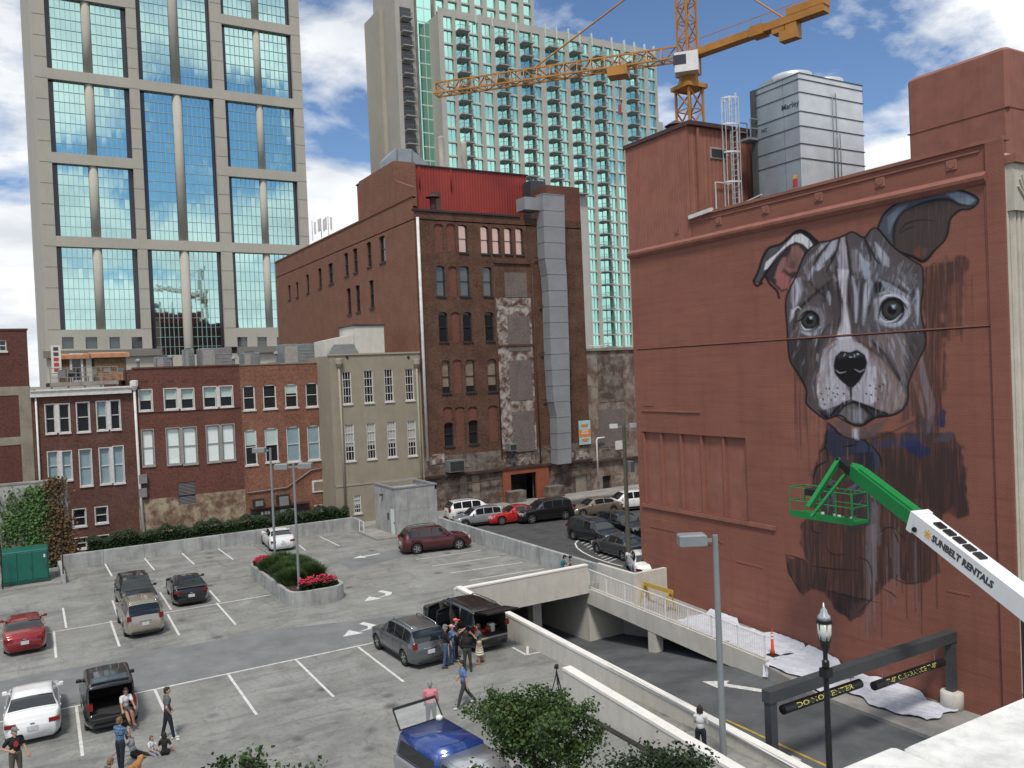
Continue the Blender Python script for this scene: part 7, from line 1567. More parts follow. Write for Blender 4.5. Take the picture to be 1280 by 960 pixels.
# jib and basket
J0, J1 = bp(1050, 573), bp(1011, 634)
s = MB(lift); s.bar(J0, J1, .16, .2, up=(1, 0, 0)); obj('jib', s, M_LG, lift); K0, K1 = bp(1060, 588), bp(1014, 646); s = MB(lift); s.bar(K0, K1, .1, .1, up=(1, 0, 0)); obj('jib_link', s, M_LG, lift)
s = MB(lift); s.obox((A+J0)/2-Vector((0, 0, .1)), (A-J0).normalized(), sd_, nn, (A-J0).length/2+.05, .16, .14); obj('knuckle', s, M_BLK, lift)
k0, k1 = pX(988, 640, BX-.1), pX(1066, 648, BX-.1); zf_ = (k0.z+k1.z)/2-.1; ya, yb_ = max(k0.y, k1.y), min(k0.y, k1.y); zt_ = zf_+1.12; xa_, xb2 = BX-.1, BX+.85
bk_y, bk_z = (ya+yb_)/2, zf_
BK_ = thing('lift_basket', 'green railed work basket at the end of the boom', 'lift basket', (BX+.4, (ya+yb_)/2, zf_))
s = MB(BK_); s.box(xa_, xb2, yb_, ya, zf_-.12, zf_); obj('floor', s, M_LG, BK_)
s = MB(BK_); s.box(xa_-.02, xa_, yb_, ya, zf_-.14, zf_+.14); obj('toe_board', s, M_LG, BK_)
def rail(a, b_): s = MB(BK_); s.tube([a, b_], .026, 6); obj('rail', s, M_LG, BK_)
for z in (zf_+.56, zt_):
    rail((xa_, ya, z), (xa_, yb_, z)); rail((xb2, ya, z), (xb2, yb_, z)); rail((xa_, ya, z), (xb2, ya, z)); rail((xa_, yb_, z), (xb2, yb_, z))
for x in (xa_, xb2):
    for k in range(5): y = ya+(yb_-ya)*k/4; s = MB(BK_); s.tube([(x, y, zf_), (x, y, zt_)], .026, 6); obj('upright', s, M_LG, BK_)
s = MB(BK_); s.bbox(xa_-.1, xa_+.18, (ya+yb_)/2+.1, (ya+yb_)/2+.7, zt_-.25, zt_+.05, .03); obj('control_box', s, M_BLK, BK_)
for k in range(6): y = yb_+.25+k*.3; s = MB(); s.lathe((BX+.15+.1*(k % 2), y, zf_), [(.07, 0), (.07, .16)], 10); single('paint_tin', s, (M_WFRAME, M_SEAM, M_CAP)[k % 3], ('small white paint tin on the floor of the lift basket', 'small black paint tin on the floor of the lift basket', 'small white paint tin on the floor of the lift basket')[k % 3], 'paint tin', 'paint tins in the lift basket')
# chassis out of frame carries the boom
s = MB(lift); e = Bq+ax*tl; BX = e.x; s.bbox(BX-1.1, BX+1.1, e.y-2.2, e.y+1.4, -.9, .3, .1); obj('chassis', s, M_LW, lift); s = MB(lift); s.bbox(BX-.8, BX+.8, e.y-1.6, e.y+.9, .3, max(.8, e.z), .1); obj('turret', s, M_LG, lift)
for x in (-1.15, 1.15):
    for y in (-1.7, .9): s = MB(lift); s.lathe((BX+x, e.y+y, -1.0), [(.3, -.2), (.52, -.18), (.52, .18), (.3, .2)], 18, 'x'); obj('wheel', s, M_BLK, lift)
# street-side clutter
# ================================================================== VEHICLES
M_TYRE = mat('tyre_rubber', (.018, .018, .019), rough=.85, var=.15); M_RIM = mat('alloy_rim', (.45, .46, .47), rough=.35, metal=.7, var=0); M_ARCH = mat('wheel_arch_black', (.012, .012, .013), rough=.9, var=0)
M_CGL = glass('car_glass', (.012, .016, .018), .03, spec=.75); M_TRIM = mat('black_plastic_trim', (.02, .021, .022), rough=.6, var=0); M_TAIL = glass('tail_lamp_red', (.17, .008, .010), .12, spec=.6); M_HEAD = glass('head_lamp_clear', (.5, .52, .54), .1, spec=.8); M_CHROME = mat('chrome', (.6, .6, .6), rough=.15, metal=1., var=0)
M_PLATE = mat('number_plate', (.5, .52, .55), rough=.5, var=.15, vs=9); M_INT = mat('car_interior', (.035, .033, .032), rough=.9, var=.2)
def paint(name, c, metal=.3): return mat('car_paint_'+name, c, rough=.3, metal=metal, var=.04, coat=1.)
def interp(tab, x):
    if x <= tab[0][0]: return tab[0][1]
    for (a, va), (b_, vb) in zip(tab, tab[1:]):
        if x <= b_: t = (x-a)/(b_-a); t = t*t*(3-2*t)*.5+t*.5; return va+(vb-va)*t
    return tab[-1][1]
# profiles: fractions of length from the rear (0) to the nose (1); heights as fractions of H
KINDS = {
 'sedan': dict(L=4.75, W=1.83, H=1.46, belt=[(0, .44), (.015, .56), (.04, .68), (.12, .72), (.2, .71), (.6, .66), (.72, .64), (.9, .56), (.975, .47), (1, .36)], roof=[(.1, .72), (.24, .93), (.36, .995), (.48, 1.0), (.57, .95), (.72, .64)], wr=.33, ax=(.205, .81), tum=.70, win=[(.19, .37), (.385, .55)], rw=(.125, .25), ws=(.575, .715), gc=.17),
 'coupe': dict(L=4.78, W=1.9, H=1.40, belt=[(0, .46), (.012, .6), (.03, .72), (.1, .75), (.2, .74), (.55, .69), (.66, .68), (.92, .6), (.98, .5), (1, .36)], roof=[(.1, .75), (.27, .93), (.38, .995), (.46, 1.0), (.53, .95), (.66, .68)], wr=.345, ax=(.2, .79), tum=.68, win=[(.24, .33), (.345, .52)], rw=(.14, .28), ws=(.535, .655), gc=.15),
 'suv': dict(L=4.75, W=1.88, H=1.70, belt=[(0, .36), (.006, .5), (.02, .6), (.06, .63), (.6, .61), (.7, .62), (.74, .62), (.93, .55), (.985, .47), (1, .34)], roof=[(.02, .62), (.05, .80), (.10, .95), (.2, .99), (.4, 1.0), (.52, .985), (.59, .93), (.74, .62)], wr=.36, ax=(.2, .81), tum=.76, win=[(.085, .23), (.245, .415), (.43, .58)], rw=(.024, .095), ws=(.595, .735), gc=.21),
 'bigsuv': dict(L=5.35, W=2.02, H=1.92, belt=[(0, .36), (.004, .5), (.012, .6), (.04, .62), (.6, .61), (.7, .63), (.74, .64), (.95, .6), (.985, .5), (1, .36)], roof=[(.012, .62), (.03, .82), (.06, .96), (.15, .99), (.4, 1.0), (.55, .985), (.61, .94), (.73, .64)], wr=.39, ax=(.2, .81), tum=.80, win=[(.06, .25), (.265, .425), (.44, .6)], rw=(.014, .058), ws=(.615, .73), gc=.22),
 'box': dict(L=4.3, W=1.82, H=1.78, belt=[(0, .32), (.006, .45), (.014, .56), (.04, .57), (.65, .56), (.72, .57), (.78, .57), (.95, .52), (.99, .44), (1, .32)], roof=[(.01, .57), (.025, .85), (.05, .965), (.12, .99), (.4, 1.0), (.56, .99), (.63, .95), (.77, .57)], wr=.35, ax=(.19, .8), tum=.84, win=[(.06, .23), (.25, .42), (.44, .62)], rw=(.013, .05), ws=(.64, .765), gc=.2),
 'minivan': dict(L=5.1, W=1.98, H=1.75, belt=[(0, .36), (.006, .5), (.016, .58), (.05, .6), (.6, .58), (.72, .58), (.8, .58), (.94, .52), (.985, .44), (1, .34)], roof=[(.014, .6), (.04, .83), (.08, .96), (.2, .995), (.45, 1.0), (.56, .97), (.62, .93), (.8, .58)], wr=.34, ax=(.2, .81), tum=.79, win=[(.07, .25), (.265, .44), (.455, .61)], rw=(.02, .075), ws=(.625, .79), gc=.17),
}
class Car:
    def __init__(s, k): s.__dict__.update(KINDS[k]); s.kind = k
    def section(s, f):
        """right half cross-section at fraction f, list of (y, z)"""
        H, hw0 = s.H, s.W/2; zb = interp(s.belt, f)*H
        e = min(f, 1-f)/.12; pl = 1-.22*max(0, 1-e)**2.2; hw = hw0*pl
        zr_ = zb
        if s.roof[0][0] <= f <= s.roof[-1][0]: zr_ = max(zb, interp(s.roof, f)*H)
        c = min(1, max(0, (zr_-zb)/(H*.3))); z0 = s.gc+.05*max(0, 1-e)
        rw = hw0*s.tum
        y6 = hw*.90*(1-c)+rw*c; y7 = hw*.6*(1-c)+rw*.82*c
        ht = zr_-zb
        return [(0, z0), (hw*.88, z0), (hw*.965, z0+.1), (hw, z0+(zb-z0)*.45), (hw*.985, zb-.07), (hw*.93, zb), (y6, zb+ht*.93+.012*(1-c)), (y7, zb+ht*.985+.03*(1-c)), (0, zb+ht+.045*(1-c)+.012*c)]
    def X(s, f): return (f-.5)*s.L
    def pt(s, f, t, off=0.):
        """surface point at fraction f, ring parameter t (0..8), positive y side"""
        q = s.section(f); i = min(int(t), 7); u_ = t-i; y = q[i][0]+(q[i+1][0]-q[i][0])*u_; z = q[i][1]+(q[i+1][1]-q[i][1])*u_
        if off:
            dy, dz = q[i+1][0]-q[i][0], q[i+1][1]-q[i][1]; l = math.hypot(dy, dz) or 1
            a = s.section(min(1, f+.004)); b_ = s.section(max(0, f-.004)); zx = ((a[i][1]+(a[i+1][1]-a[i][1])*u_)-(b_[i][1]+(b_[i+1][1]-b_[i][1])*u_))/(s.L*.008)
            n = Vector((-zx*(-dy/l if dy < 0 else 0) if i >= 5 else 0, dz/l, -dy/l)); n = n.normalized() if n.length > 0 else Vector((0, 0, 1)); return Vector((s.X(f), y, z))+n*off
        return Vector((s.X(f), y, z))
    def fs(s):
        st_ = {i/46 for i in range(47)} | {p[0] for p in s.belt} | {p[0] for p in s.roof}
        for a, b_ in (s.rw, s.ws): st_ |= {a+(b_-a)*i/4 for i in range(5)}
        st_ |= {.003, .01, .018, .03, .97, .985, .994}
        o = []
        for v in sorted(st_):
            if not o or v-o[-1] > .0028: o.append(v)
        o[-1] = 1.; return o
    def body(s):
        m_ = MB(); m_.smooth = True; F_ = s.fs(); V = []; Fc = []
        for f in F_:
            q = s.section(f); x = s.X(f); V += [(x, y, z) for y, z in q]+[(x, -y, z) for y, z in q[-2:0:-1]]
        n = 16
        for i in range(len(F_)-1):
            for k in range(n): j = (k+1) % n; Fc.append((i*n+k, i*n+j, i*n+n+j, i*n+n+k))
        Fc += [tuple(range(n)), tuple((len(F_)-1)*n+k for k in range(n-1, -1, -1))]
        m_.add(V, Fc); return m_
    def patch(s, f0, f1, t0, t1, off, side=1, nf=8, ntt=4, inset=None):
        m_ = MB(); m_.smooth = True; V = []; Fc = []
        for i in range(nf+1):
            for j in range(ntt+1): p = s.pt(f0+(f1-f0)*i/nf, t0+(t1-t0)*j/ntt, off); V.append((p.x, p.y*side, p.z))
        for i in range(nf):
            for j in range(ntt): k = i*(ntt+1)+j; Fc.append((k, k+1, k+ntt+2, k+ntt+1))
        m_.add(V, Fc); return m_
    def glassx(s, f0, f1, off=.008, t0=6.12):
        m_ = MB(); m_.smooth = True; V = []; Fc = []; nf = 6; ts = [t0, 6.5, 7, 7.5, 8]; row = [(t, 1) for t in ts]+[(t, -1) for t in ts[-2::-1]]
        for i in range(nf+1):
            for t, sd in row: p = s.pt(f0+(f1-f0)*i/nf, t, off); V.append((p.x, p.y*sd, p.z))
        w_ = len(row)
        for i in range(nf):
            for j in range(w_-1): k = i*w_+j; Fc.append((k, k+1, k+w_+1, k+w_))
        m_.add(V, Fc); return m_
BODY = {}
def boolean(me, cutters):
    o = bpy.data.objects.new('cut_body', me); COL.objects.link(o); cs = []
    for c in cutters:
        q = bpy.data.objects.new('cutter', c.mesh('cutter')); COL.objects.link(q); md = o.modifiers.new('b', 'BOOLEAN'); md.operation = 'DIFFERENCE'; md.solver = 'EXACT'; md.object = q; cs.append(q)
    dg = bpy.context.evaluated_depsgraph_get(); dg.update(); r_ = bpy.data.meshes.new_from_object(o.evaluated_get(dg))
    for q in cs+[o]: bpy.data.objects.remove(q)
    return r_
def fix_normals(me):
    b_ = bmesh.new(); b_.from_mesh(me); bmesh.ops.recalc_face_normals(b_, faces=b_.faces); b_.to_mesh(me); b_.free(); return me
def body_mesh(kind, open_rear=False, doors=False):
    key = (kind, open_rear, doors)
    if key in BODY: return BODY[key].copy()
    c = Car(kind); me = fix_normals(c.body().mesh('body')); cut = []
    for f in c.ax:
        for e in (-1, 1):
            m_ = MB(); y0 = e*(c.W/2-.27); m_.lathe((c.X(f), 0, c.wr), [(c.wr*1.17, min(y0, e*(c.W/2+.2))), (c.wr*1.17, max(y0, e*(c.W/2+.2)))], 28, 'y'); cut.append(m_)
    if open_rear:
        m_ = MB(); w_ = c.W*.40; m_.box(-c.L/2-.3, -c.L/2+1.9, -w_, w_, .72, c.H*.9); cut.append(m_)
    if doors:
        m_ = MB(); m_.box(c.X(.28), c.X(.42), c.W*.2, c.W*.7, .45, c.H*.88); cut.append(m_); m_ = MB(); m_.box(c.X(.445), c.X(.585), c.W*.2, c.W*.7, .45, c.H*.86); cut.append(m_)
    for m_ in cut:
        q = bmesh.new()
    me = boolean(me, cut)
    mi = []
    for p in me.polygons:
        x, y, z = p.center; k = 0
        for f in c.ax:
            if math.hypot(x-c.X(f), z-c.wr) < c.wr*1.165 and abs(y) > c.W/2-.285 and (abs(y) < c.W/2-.26 or math.hypot(x-c.X(f), z-c.wr) < c.wr*1.16): k = 1
        if abs(p.normal.z) > .95 and z < c.gc+.02: k = 1
        if open_rear and x < -c.L/2+1.92 and abs(y) < c.W*.405 and .71 < z < c.H*.905 and (x > -c.L/2+.12): k = 2 if not (z > c.H*.905) else 0
        if doors and y > c.W*.19 and y < c.W*.46 and c.X(.275) < x < c.X(.59) and .44 < z < c.H*.885: k = 2
        mi.append(k)
    me.polygons.foreach_set('material_index', mi); BODY[key] = me; return me.copy()
def wheel_mesh(r_):
    key = ('wheel', r_)
    if key in BODY: return BODY[key]
    s = MB(); s.smooth = True; s.lathe((0, 0, 0), [(r_*.62, -.1), (r_*.93, -.11), (r_, -.07), (r_, .07), (r_*.93, .11), (r_*.62, .1)], 28, 'y'); t = s.mesh('tyre'); t.materials.append(M_TYRE)
    s = MB(); s.lathe((0, 0, 0), [(r_*.64, -.05), (r_*.64, .05)], 24, 'y')
    s.lathe((0, 0, 0), [(r_*.14, .05), (r_*.14, .095)], 12, 'y')
    for k in range(5):
        a = k*2*math.pi/5; d = Vector((math.cos(a), 0, math.sin(a))); s.bar(d*(r_*.1)+Vector((0, .09, 0)), d*(r_*.6)+Vector((0, .085, 0)), r_*.17, .04, up=(0, 1, 0))
    s.lathe((0, 0, 0), [(r_*.57, .06), (r_*.57, .1), (r_*.655, .1), (r_*.655, .05)], 24, 'y'); rm = s.mesh('rim'); rm.materials.append(M_RIM)
    BODY[key] = (t, rm); return BODY[key]
def car(label, cat, kind, pos, rz, pm, rails=False, open_rear=False, doors=False, scale=1., glass_m=None, two_tone=None, group=None, plate=True, spoiler=False, name='parked_car', chrome=False):
    c = Car(kind); t = thing(name, label, cat, (pos[0], pos[1], pos[2] if len(pos) > 2 else 0), rz, group); t.scale = (scale,)*3; gm = glass_m or M_CGL
    me = body_mesh(kind, open_rear, doors); b_ = obj('body', me, [pm, M_ARCH, M_INT], t)
    G_ = lambda n, m_, mt, par=t: obj(n, m_, mt, par)
    G_('windscreen', c.glassx(*c.ws), gm)
    if not open_rear: G_('rear_window', c.glassx(*c.rw), gm)
    for e in (1, -1):
        for i, (a, q) in enumerate(c.win):
            if doors and e == 1 and i > 0: continue
            G_('side_window', c.patch(a, q, 5.1, 5.96, .008, e), gm)
        for f in [(c.win[-1][0]+c.win[-2][1])/2]+([(c.win[1][0]+c.win[0][1])/2] if len(c.win) > 2 else [c.win[0][0]+.02])+[c.ws[0]+.075]:
            if not (doors and e == 1): G_('door_seam', c.patch(f-.0012, f+.0012, 2.1, 5.0, .003, e, 1, 6), M_TRIM)
        G_('sill_trim', c.patch(c.ax[0]+.09, c.ax[1]-.09, 1.6, 2.35, .006, e, 4, 2), M_TRIM if kind in ('suv', 'bigsuv', 'box') else pm)
        for i, (a, q) in enumerate(c.win[-2:]):
            if doors and e == 1: continue
            p = c.pt(a+.02, 4.2, .0); s = MB(); s.obox((p.x, e*(p.y+.015), p.z-.05), (1, 0, 0), (0, 1, 0), (0, 0, 1), .09, .02, .018); G_('door_handle', s, pm)
        p = c.pt(c.ws[0]+.055, 5.2); s = MB(); s.smooth = False; mx_, my_, mz_ = p.x, e*(p.y+.13), p.z+.1
        s.bbox(mx_-.07, mx_+.05, my_-.09, my_+.08, mz_-.07, mz_+.06, .03); s.bar((mx_, e*(p.y-.05), mz_-.05), (mx_, my_, mz_-.04), .05); G_('wing_mirror', s, pm if kind not in ('box',) else M_TRIM)
        # lamps
        zt_ = interp(c.belt, .03)*c.H; yr = c.W/2*.84
        wv = .22 if kind in ('sedan', 'coupe') else .12; hv = .12 if kind in ('sedan', 'coupe') else .22
        s = MB(); zc_ = zt_-.16 if kind in ('sedan', 'coupe') else zt_+.0; xr_ = -c.L/2
        V = []; 
        s.obox((xr_+.075, e*(yr-wv*.35), zc_), (1, 0, 0), Vector((.12*e, 1, 0)).normalized(), (0, 0, 1), .075, wv*.8, hv*.55); G_('tail_lamp', s, M_TAIL)
        s = MB(); zf_ = interp(c.belt, .965)*c.H-.06; s.obox((c.L/2-.12, e*c.W*.345, zf_), (1, 0, 0), Vector((-.35*e, 1, 0)).normalized(), (0, 0, 1), .07, .2, .085); G_('head_lamp', s, M_HEAD)
    for f in c.ax:
        for e in (1, -1):
            tm, rm = wheel_mesh(c.wr); o = obj('wheel', tm, None, t); o.location = (c.X(f), e*(c.W/2-.125), c.wr); o.rotation_euler = (0, 0, 0 if e > 0 else math.pi); obj('rim', rm, None, o)
    xr_ = -c.L/2; zb_ = interp(c.belt, 0)*c.H
    s = MB(); s.bbox(xr_-.02 if kind not in ('sedan', 'coupe') else xr_+.02, xr_+.2, -c.W*.36, c.W*.36, c.gc+.03, c.gc+.17, .03); G_('rear_bumper', s, M_TRIM)
    if plate and not open_rear: s = MB(); zz_ = zb_-.04 if kind in ('sedan', 'coupe') else zb_+.1; s.box(xr_-.03, xr_+.03, -.17, .17, zz_-.08, zz_+.08); G_('number_plate', s, M_PLATE)
    if kind in ('sedan', 'coupe'):
        G_('boot_seam', c.glassx(.1075, .1095, .003, 6.2), M_TRIM); s = MB(); s.box(xr_+.012, xr_+.05, -c.W*.3, c.W*.3, zb_-.17, zb_-.16); G_('boot_seam', s, M_TRIM); s = MB(); s.bbox(xr_-.012, xr_+.05, -.07, .07, zb_+.1, zb_+.14, .01); G_('badge', s, M_CHROME)
    elif not open_rear:
        s = MB(); s.bbox(xr_-.012, xr_+.05, -.3, .3, zb_+.24, zb_+.28, .01); G_('tailgate_strip', s, M_CHROME)
    if kind == 'coupe': s = MB(); s.bbox(xr_+.0, xr_+.06, -c.W*.36, c.W*.36, zb_+.02, zb_+.18, .01); G_('tail_panel', s, M_TRIM); s = MB(); s.bbox(xr_+.06, xr_+.26, -c.W*.4, c.W*.4, interp(c.belt, .05)*c.H+.02, interp(c.belt, .05)*c.H+.06, .01); G_('spoiler', s, pm)
    s = MB(); s.bbox(c.L/2-.15, c.L/2+.015, -c.W*.24, c.W*.24, .42, interp(c.belt, .985)*c.H-.04, .02); G_('grille', s, M_TRIM)
    s = MB(); s.bbox(c.L/2-.2, c.L/2+.02, -c.W*.34, c.W*.34, c.gc+.04, c.gc+.2, .02); G_('front_bumper', s, M_TRIM)
    if rails:
        for e in (1, -1):
            s = MB(); s.smooth = True; ps = [c.pt(f, 6.9, .0) for f in (.12, .14, .3, .45, .53, .55)]; s.tube([(p.x, e*p.y, p.z+(.0 if i in (0, 5) else .07)) for i, p in enumerate(ps)], .022, 6); G_('roof_rail', s, M_CHROME if rails == 'chrome' else M_TRIM)
    return t, c
def heading(a): return R_(a)
YP = R_(90); YN = R_(-90)
# car whose rear bumper centre sits at pixel (x, y) on the ground, pointing along +Y
def rear_at(px, py, kind): p = pZ(px, py); return (p.x, p.y+KINDS[kind]['L']/2, 0)
P_RED = paint('deep_red', (.24, .012, .014)); P_WHITE = paint('white', (.72, .73, .73), 0.); P_BLACK = paint('black', (.007, .0075, .009), .0); P_GOLD = paint('champagne', (.36, .33, .26), .5); P_GREY = paint('graphite', (.13, .14, .145), .6); P_MAROON = paint('maroon', (.085, .014, .016), .4); P_SILVER = paint('silver', (.40, .42, .43), .6); P_BRED = paint('bright_red', (.42, .02, .016), .1); P_TAN = paint('tan', (.24, .20, .15), .5); P_DGREY = paint('dark_grey', (.06, .064, .068), .5); P_NAVY = paint('dark_navy', (.014, .016, .022), .3)
car('deep red sedan parked with its tail to the lane', 'car', 'sedan', rear_at(32, 819, 'sedan'), YP, P_RED)
car('white sedan beside the open black boxy car', 'car', 'sedan', rear_at(45, 930, 'sedan'), YP-R_(2), P_WHITE)
el, cE = car('black boxy car with its tailgate open and a woman sitting in it', 'car', 'box', rear_at(143, 914, 'box'), YP-R_(1), P_BLACK, open_rear=True)
car('champagne sport utility vehicle with roof rack bars', 'car', 'suv', rear_at(183, 797, 'suv'), YP, P_GOLD, rails='chrome')
p = pZ(172, 764); car('black sport utility vehicle nose to nose with the champagne one', 'car', 'suv', (p.x+.1, 53.2, 0), YN, P_BLACK)
car('black fastback coupe with dark tail panel', 'car', 'coupe', rear_at(243, 757, 'coupe'), YP-R_(3), P_BLACK)
car('white sedan parked nose in to the hedge wall', 'car', 'sedan', rear_at(358, 689, 'sedan'), YP-R_(5), P_WHITE)
a, b_ = pZ(521, 693), pZ(574, 687); ang = math.atan2(b_.y-a.y, b_.x-a.x); m_ = (a+b_)/2; n_ = Vector((-math.sin(ang), math.cos(ang), 0)); m_ += n_*.9
car('maroon crossover parked beside the concrete stair house', 'car', 'suv', (m_.x, m_.y, 0), ang, P_MAROON, rails=True, scale=1.05)
a, b_ = pZ(502, 831), pZ(474, 811); ang = YP; m_ = (a+b_)/2+Vector((.85, 0, 0))
car('graphite compact sport utility vehicle with silver roof rails', 'car', 'suv', (m_.x, m_.y-.1, 0), YP+R_(2), P_GREY, rails='chrome', scale=.98)
yk, cY = car('large black sport utility vehicle with tailgate and side doors open', 'car', 'bigsuv', (18.05, 36.0, 0), YP+R_(2), P_BLACK, rails=True, open_rear=True, doors=True)
def hatch(t, c, ang, drop, pm, glassy=True):
    """raised tailgate hinged at the roof end"""
    hx, hz = c.X(.03), c.H*.965; w_ = c.W*.40; l = c.H*.60; d = Vector((-math.cos(ang), 0, math.sin(ang))); n = Vector((math.sin(ang), 0, math.cos(ang)))
    s = MB(); s.obox(Vector((hx, 0, hz))+d*(l*.5), d, (0, 1, 0), n, l*.5, w_, .04); o = obj('tailgate', s, pm, t); s = MB(); s.obox(Vector((hx, 0, hz))+d*(l*.36)+n*.042, d, (0, 1, 0), n, l*.28, w_*.86, .006); obj('tailgate_window', s, M_CGL, o); s = MB(); s.obox(Vector((hx, 0, hz))+d*(l*.36)-n*.042, d, (0, 1, 0), n, l*.28, w_*.86, .006); obj('tailgate_window', s, M_CGL, o)
hatch(yk, cY, R_(8), 0, P_BLACK)
s = MB(); w_ = cE.W*.39; d = Vector((-math.cos(R_(60)), 0, math.sin(R_(60)))); hx, hz = cE.X(.06), cE.H*.985; s.obox(Vector((hx+.35, 0, hz+.012)), (1, 0, 0), (0, 1, 0), (0, 0, 1), .34, w_*.9, .03); o = obj('tailgate', s, P_BLACK, el); s = MB(); s.obox(Vector((hx+.36, 0, hz+.045)), (1, 0, 0), (0, 1, 0), (0, 0, 1), .27, w_*.8, .008); obj('tailgate_window', s, glass('tinted_tailgate', (.05, .09, .12), .05, spec=.9), o)
s = MB(); s.bbox(-cE.L/2-.12, -cE.L/2+.3, -cE.W*.39, cE.W*.39, .52, .60, .02); obj('tail_ledge', s, M_TRIM, el)
s = MB(); s.bbox(-cY.L/2-.05, -cY.L/2+.35, -cY.W*.39, cY.W*.39, .64, .70, .02); obj('tail_ledge', s, M_BEIGE2, yk)
for e_, f_ in ((1, .445), (1, .28)):    # open doors on the near side
    c = cY; p0 = Vector((c.X(f_+.14), c.W/2-.02, 0)); dr = Vector((-.35, 1, 0)).normalized(); s = MB(); s.obox(p0+dr*.42+Vector((0, 0, .78)), dr, Vector((-dr.y, dr.x, 0)), (0, 0, 1), .42, .05, .36); o = obj('door', s, P_BLACK, yk)
    s = MB(); fr = [(0, 1.12), (.84, 1.12), (.74, 1.7), (.1, 1.72)]
    for (a1, z1_), (a2, z2_) in zip(fr, fr[1:]+fr[:1]): s.bar(p0+dr*a1+Vector((0, 0, z1_)), p0+dr*a2+Vector((0, 0, z2_)), .06)
    obj('door_frame', s, P_BLACK, o); s = MB(); s.poly([p0+dr*a1+Vector((0, 0, z1_)) for a1, z1_ in fr]); obj('door_window', s, M_CGL, o)
for i, (x, y, m_) in enumerate(((-.2, .25, M_TAIL), (-.1, -.1, M_TAIL), (-.25, -.35, M_CAP))):
    p = yk.matrix_world @ Vector((0, 0, 0)); q = Vector((18.05, 36.0, 0))+Vector((-(y), -cY.L/2+.45+.3*i*.3, .72)); s = MB(); s.bbox(q.x-.16, q.x+.16, q.y-.12, q.y+.12, .72, .98+.05*i, .03); single('cooler_bag', s, m_, ('red shopping bag in the back of the large black vehicle', 'small red cooler in the back of the large black vehicle', 'white carton in the back of the large black vehicle')[i], 'bag')
# street
OX = R_(180)
def street_car(label, kind, px, py, rz, pm, **k): p = pZ(px, py); return car(label, 'car', kind, (p.x, p.y, -.02), rz, pm, **k)
street_car('white sport utility vehicle at the curb behind the silver hatchback', 'suv', 592, 648, R_(-8), P_WHITE, rails=True, scale=1.03)
street_car('silver compact crossover parked along the street wall', 'suv', 597, 656, R_(172), P_SILVER, scale=.9)
street_car('bright red coupe between the silver crossover and the black vehicle', 'coupe', 642, 652, R_(172), P_BRED)
street_car('black sport utility vehicle in front of the terracotta portal', 'suv', 681, 650, R_(172), P_BLACK, rails=True, scale=1.05)
street_car('tan sedan parked past the terracotta portal', 'sedan', 743, 643, R_(170), P_TAN)
street_car('white crossover half hidden by the painted building corner', 'suv', 783, 637, R_(165), P_WHITE)
street_car('dark navy minivan facing the lot beside the hatched paint', 'minivan', 744, 676, R_(-88), P_NAVY, scale=.95)
street_car('black sport utility vehicle partly behind the utility pole', 'suv', 778, 668, R_(-88), P_BLACK)
street_car('dark grey sedan parked tail to the camera by the utility pole', 'sedan', 776, 694, R_(88), P_DGREY)
street_car('white sedan mostly hidden below the street wall', 'sedan', 806, 716, R_(60), P_WHITE)
# ---- pickup with blue camper shell
P_BLUE = paint('royal_blue', (.012, .045, .21), .2); pk_p = pZ(548, 958)
pk = thing('pickup_truck', 'silver pickup with a royal blue camper shell and its rear window raised', 'pickup', ((pZ(534, 903, 1.76).x+.1), pZ(534, 903, 1.76).y-2.55, 0), R_(-84))
L_, W_ = 5.4, 1.9
prof = [(-2.7, .5), (-2.7, 1.05), (.35, 1.06), (.55, 1.06), (1.25, 1.0), (2.5, .92), (2.68, .75), (2.7, .45)]
s = MB(); s.prism([(x, -W_/2, z) for x, z in prof], (0, W_, 0)); me = fix_normals(s.mesh('body')); cut = []
for f in (-1.55, 1.75):
    for e in (-1, 1): m_ = MB(); m_.lathe((f, 0, .38), [(.45, min(e*.68, e*1.2)), (.45, max(e*.68, e*1.2))], 24, 'y'); cut.append(m_)
me = boolean(me, cut); b2 = bmesh.new(); b2.from_mesh(me); bmesh.ops.bevel(b2, geom=[e for e in b2.edges if abs(e.verts[0].co.y) > W_/2-.01 and abs(e.verts[1].co.y) > W_/2-.01 and e.verts[0].co.z > .9 and e.verts[1].co.z > .7], offset=.05, segments=2, affect='EDGES'); b2.to_mesh(me); b2.free(); obj('body', me, [P_SILVER], pk)
def frustum(x0, x1, y, z0, z1_, tx0, tx1, ty): 
    m_ = MB(); m_.add([(x0, -y, z0), (x1, -y, z0), (x1, y, z0), (x0, y, z0), (tx0, -ty, z1_), (tx1, -ty, z1_), (tx1, ty, z1_), (tx0, ty, z1_)], [(0, 3, 2, 1), (4, 5, 6, 7), (0, 1, 5, 4), (1, 2, 6, 5), (2, 3, 7, 6), (3, 0, 4, 7)]); return m_
def bev(m_, w_=.06): 
    me = m_.mesh('b'); q = bmesh.new(); q.from_mesh(me); bmesh.ops.recalc_face_normals(q, faces=q.faces); bmesh.ops.bevel(q, geom=q.edges[:], offset=w_, segments=3, affect='EDGES'); 
    for f in q.faces: f.smooth = True
    q.to_mesh(me); q.free(); return me
obj('cab', bev(frustum(-.35, 1.35, .9, 1.03, 1.72, -.28, .72, .74)), P_SILVER, pk)
cap = obj('camper_shell', bev(frustum(-2.72, -.33, .93, 1.05, 1.78, -2.58, -.36, .80), .07), P_BLUE, pk)
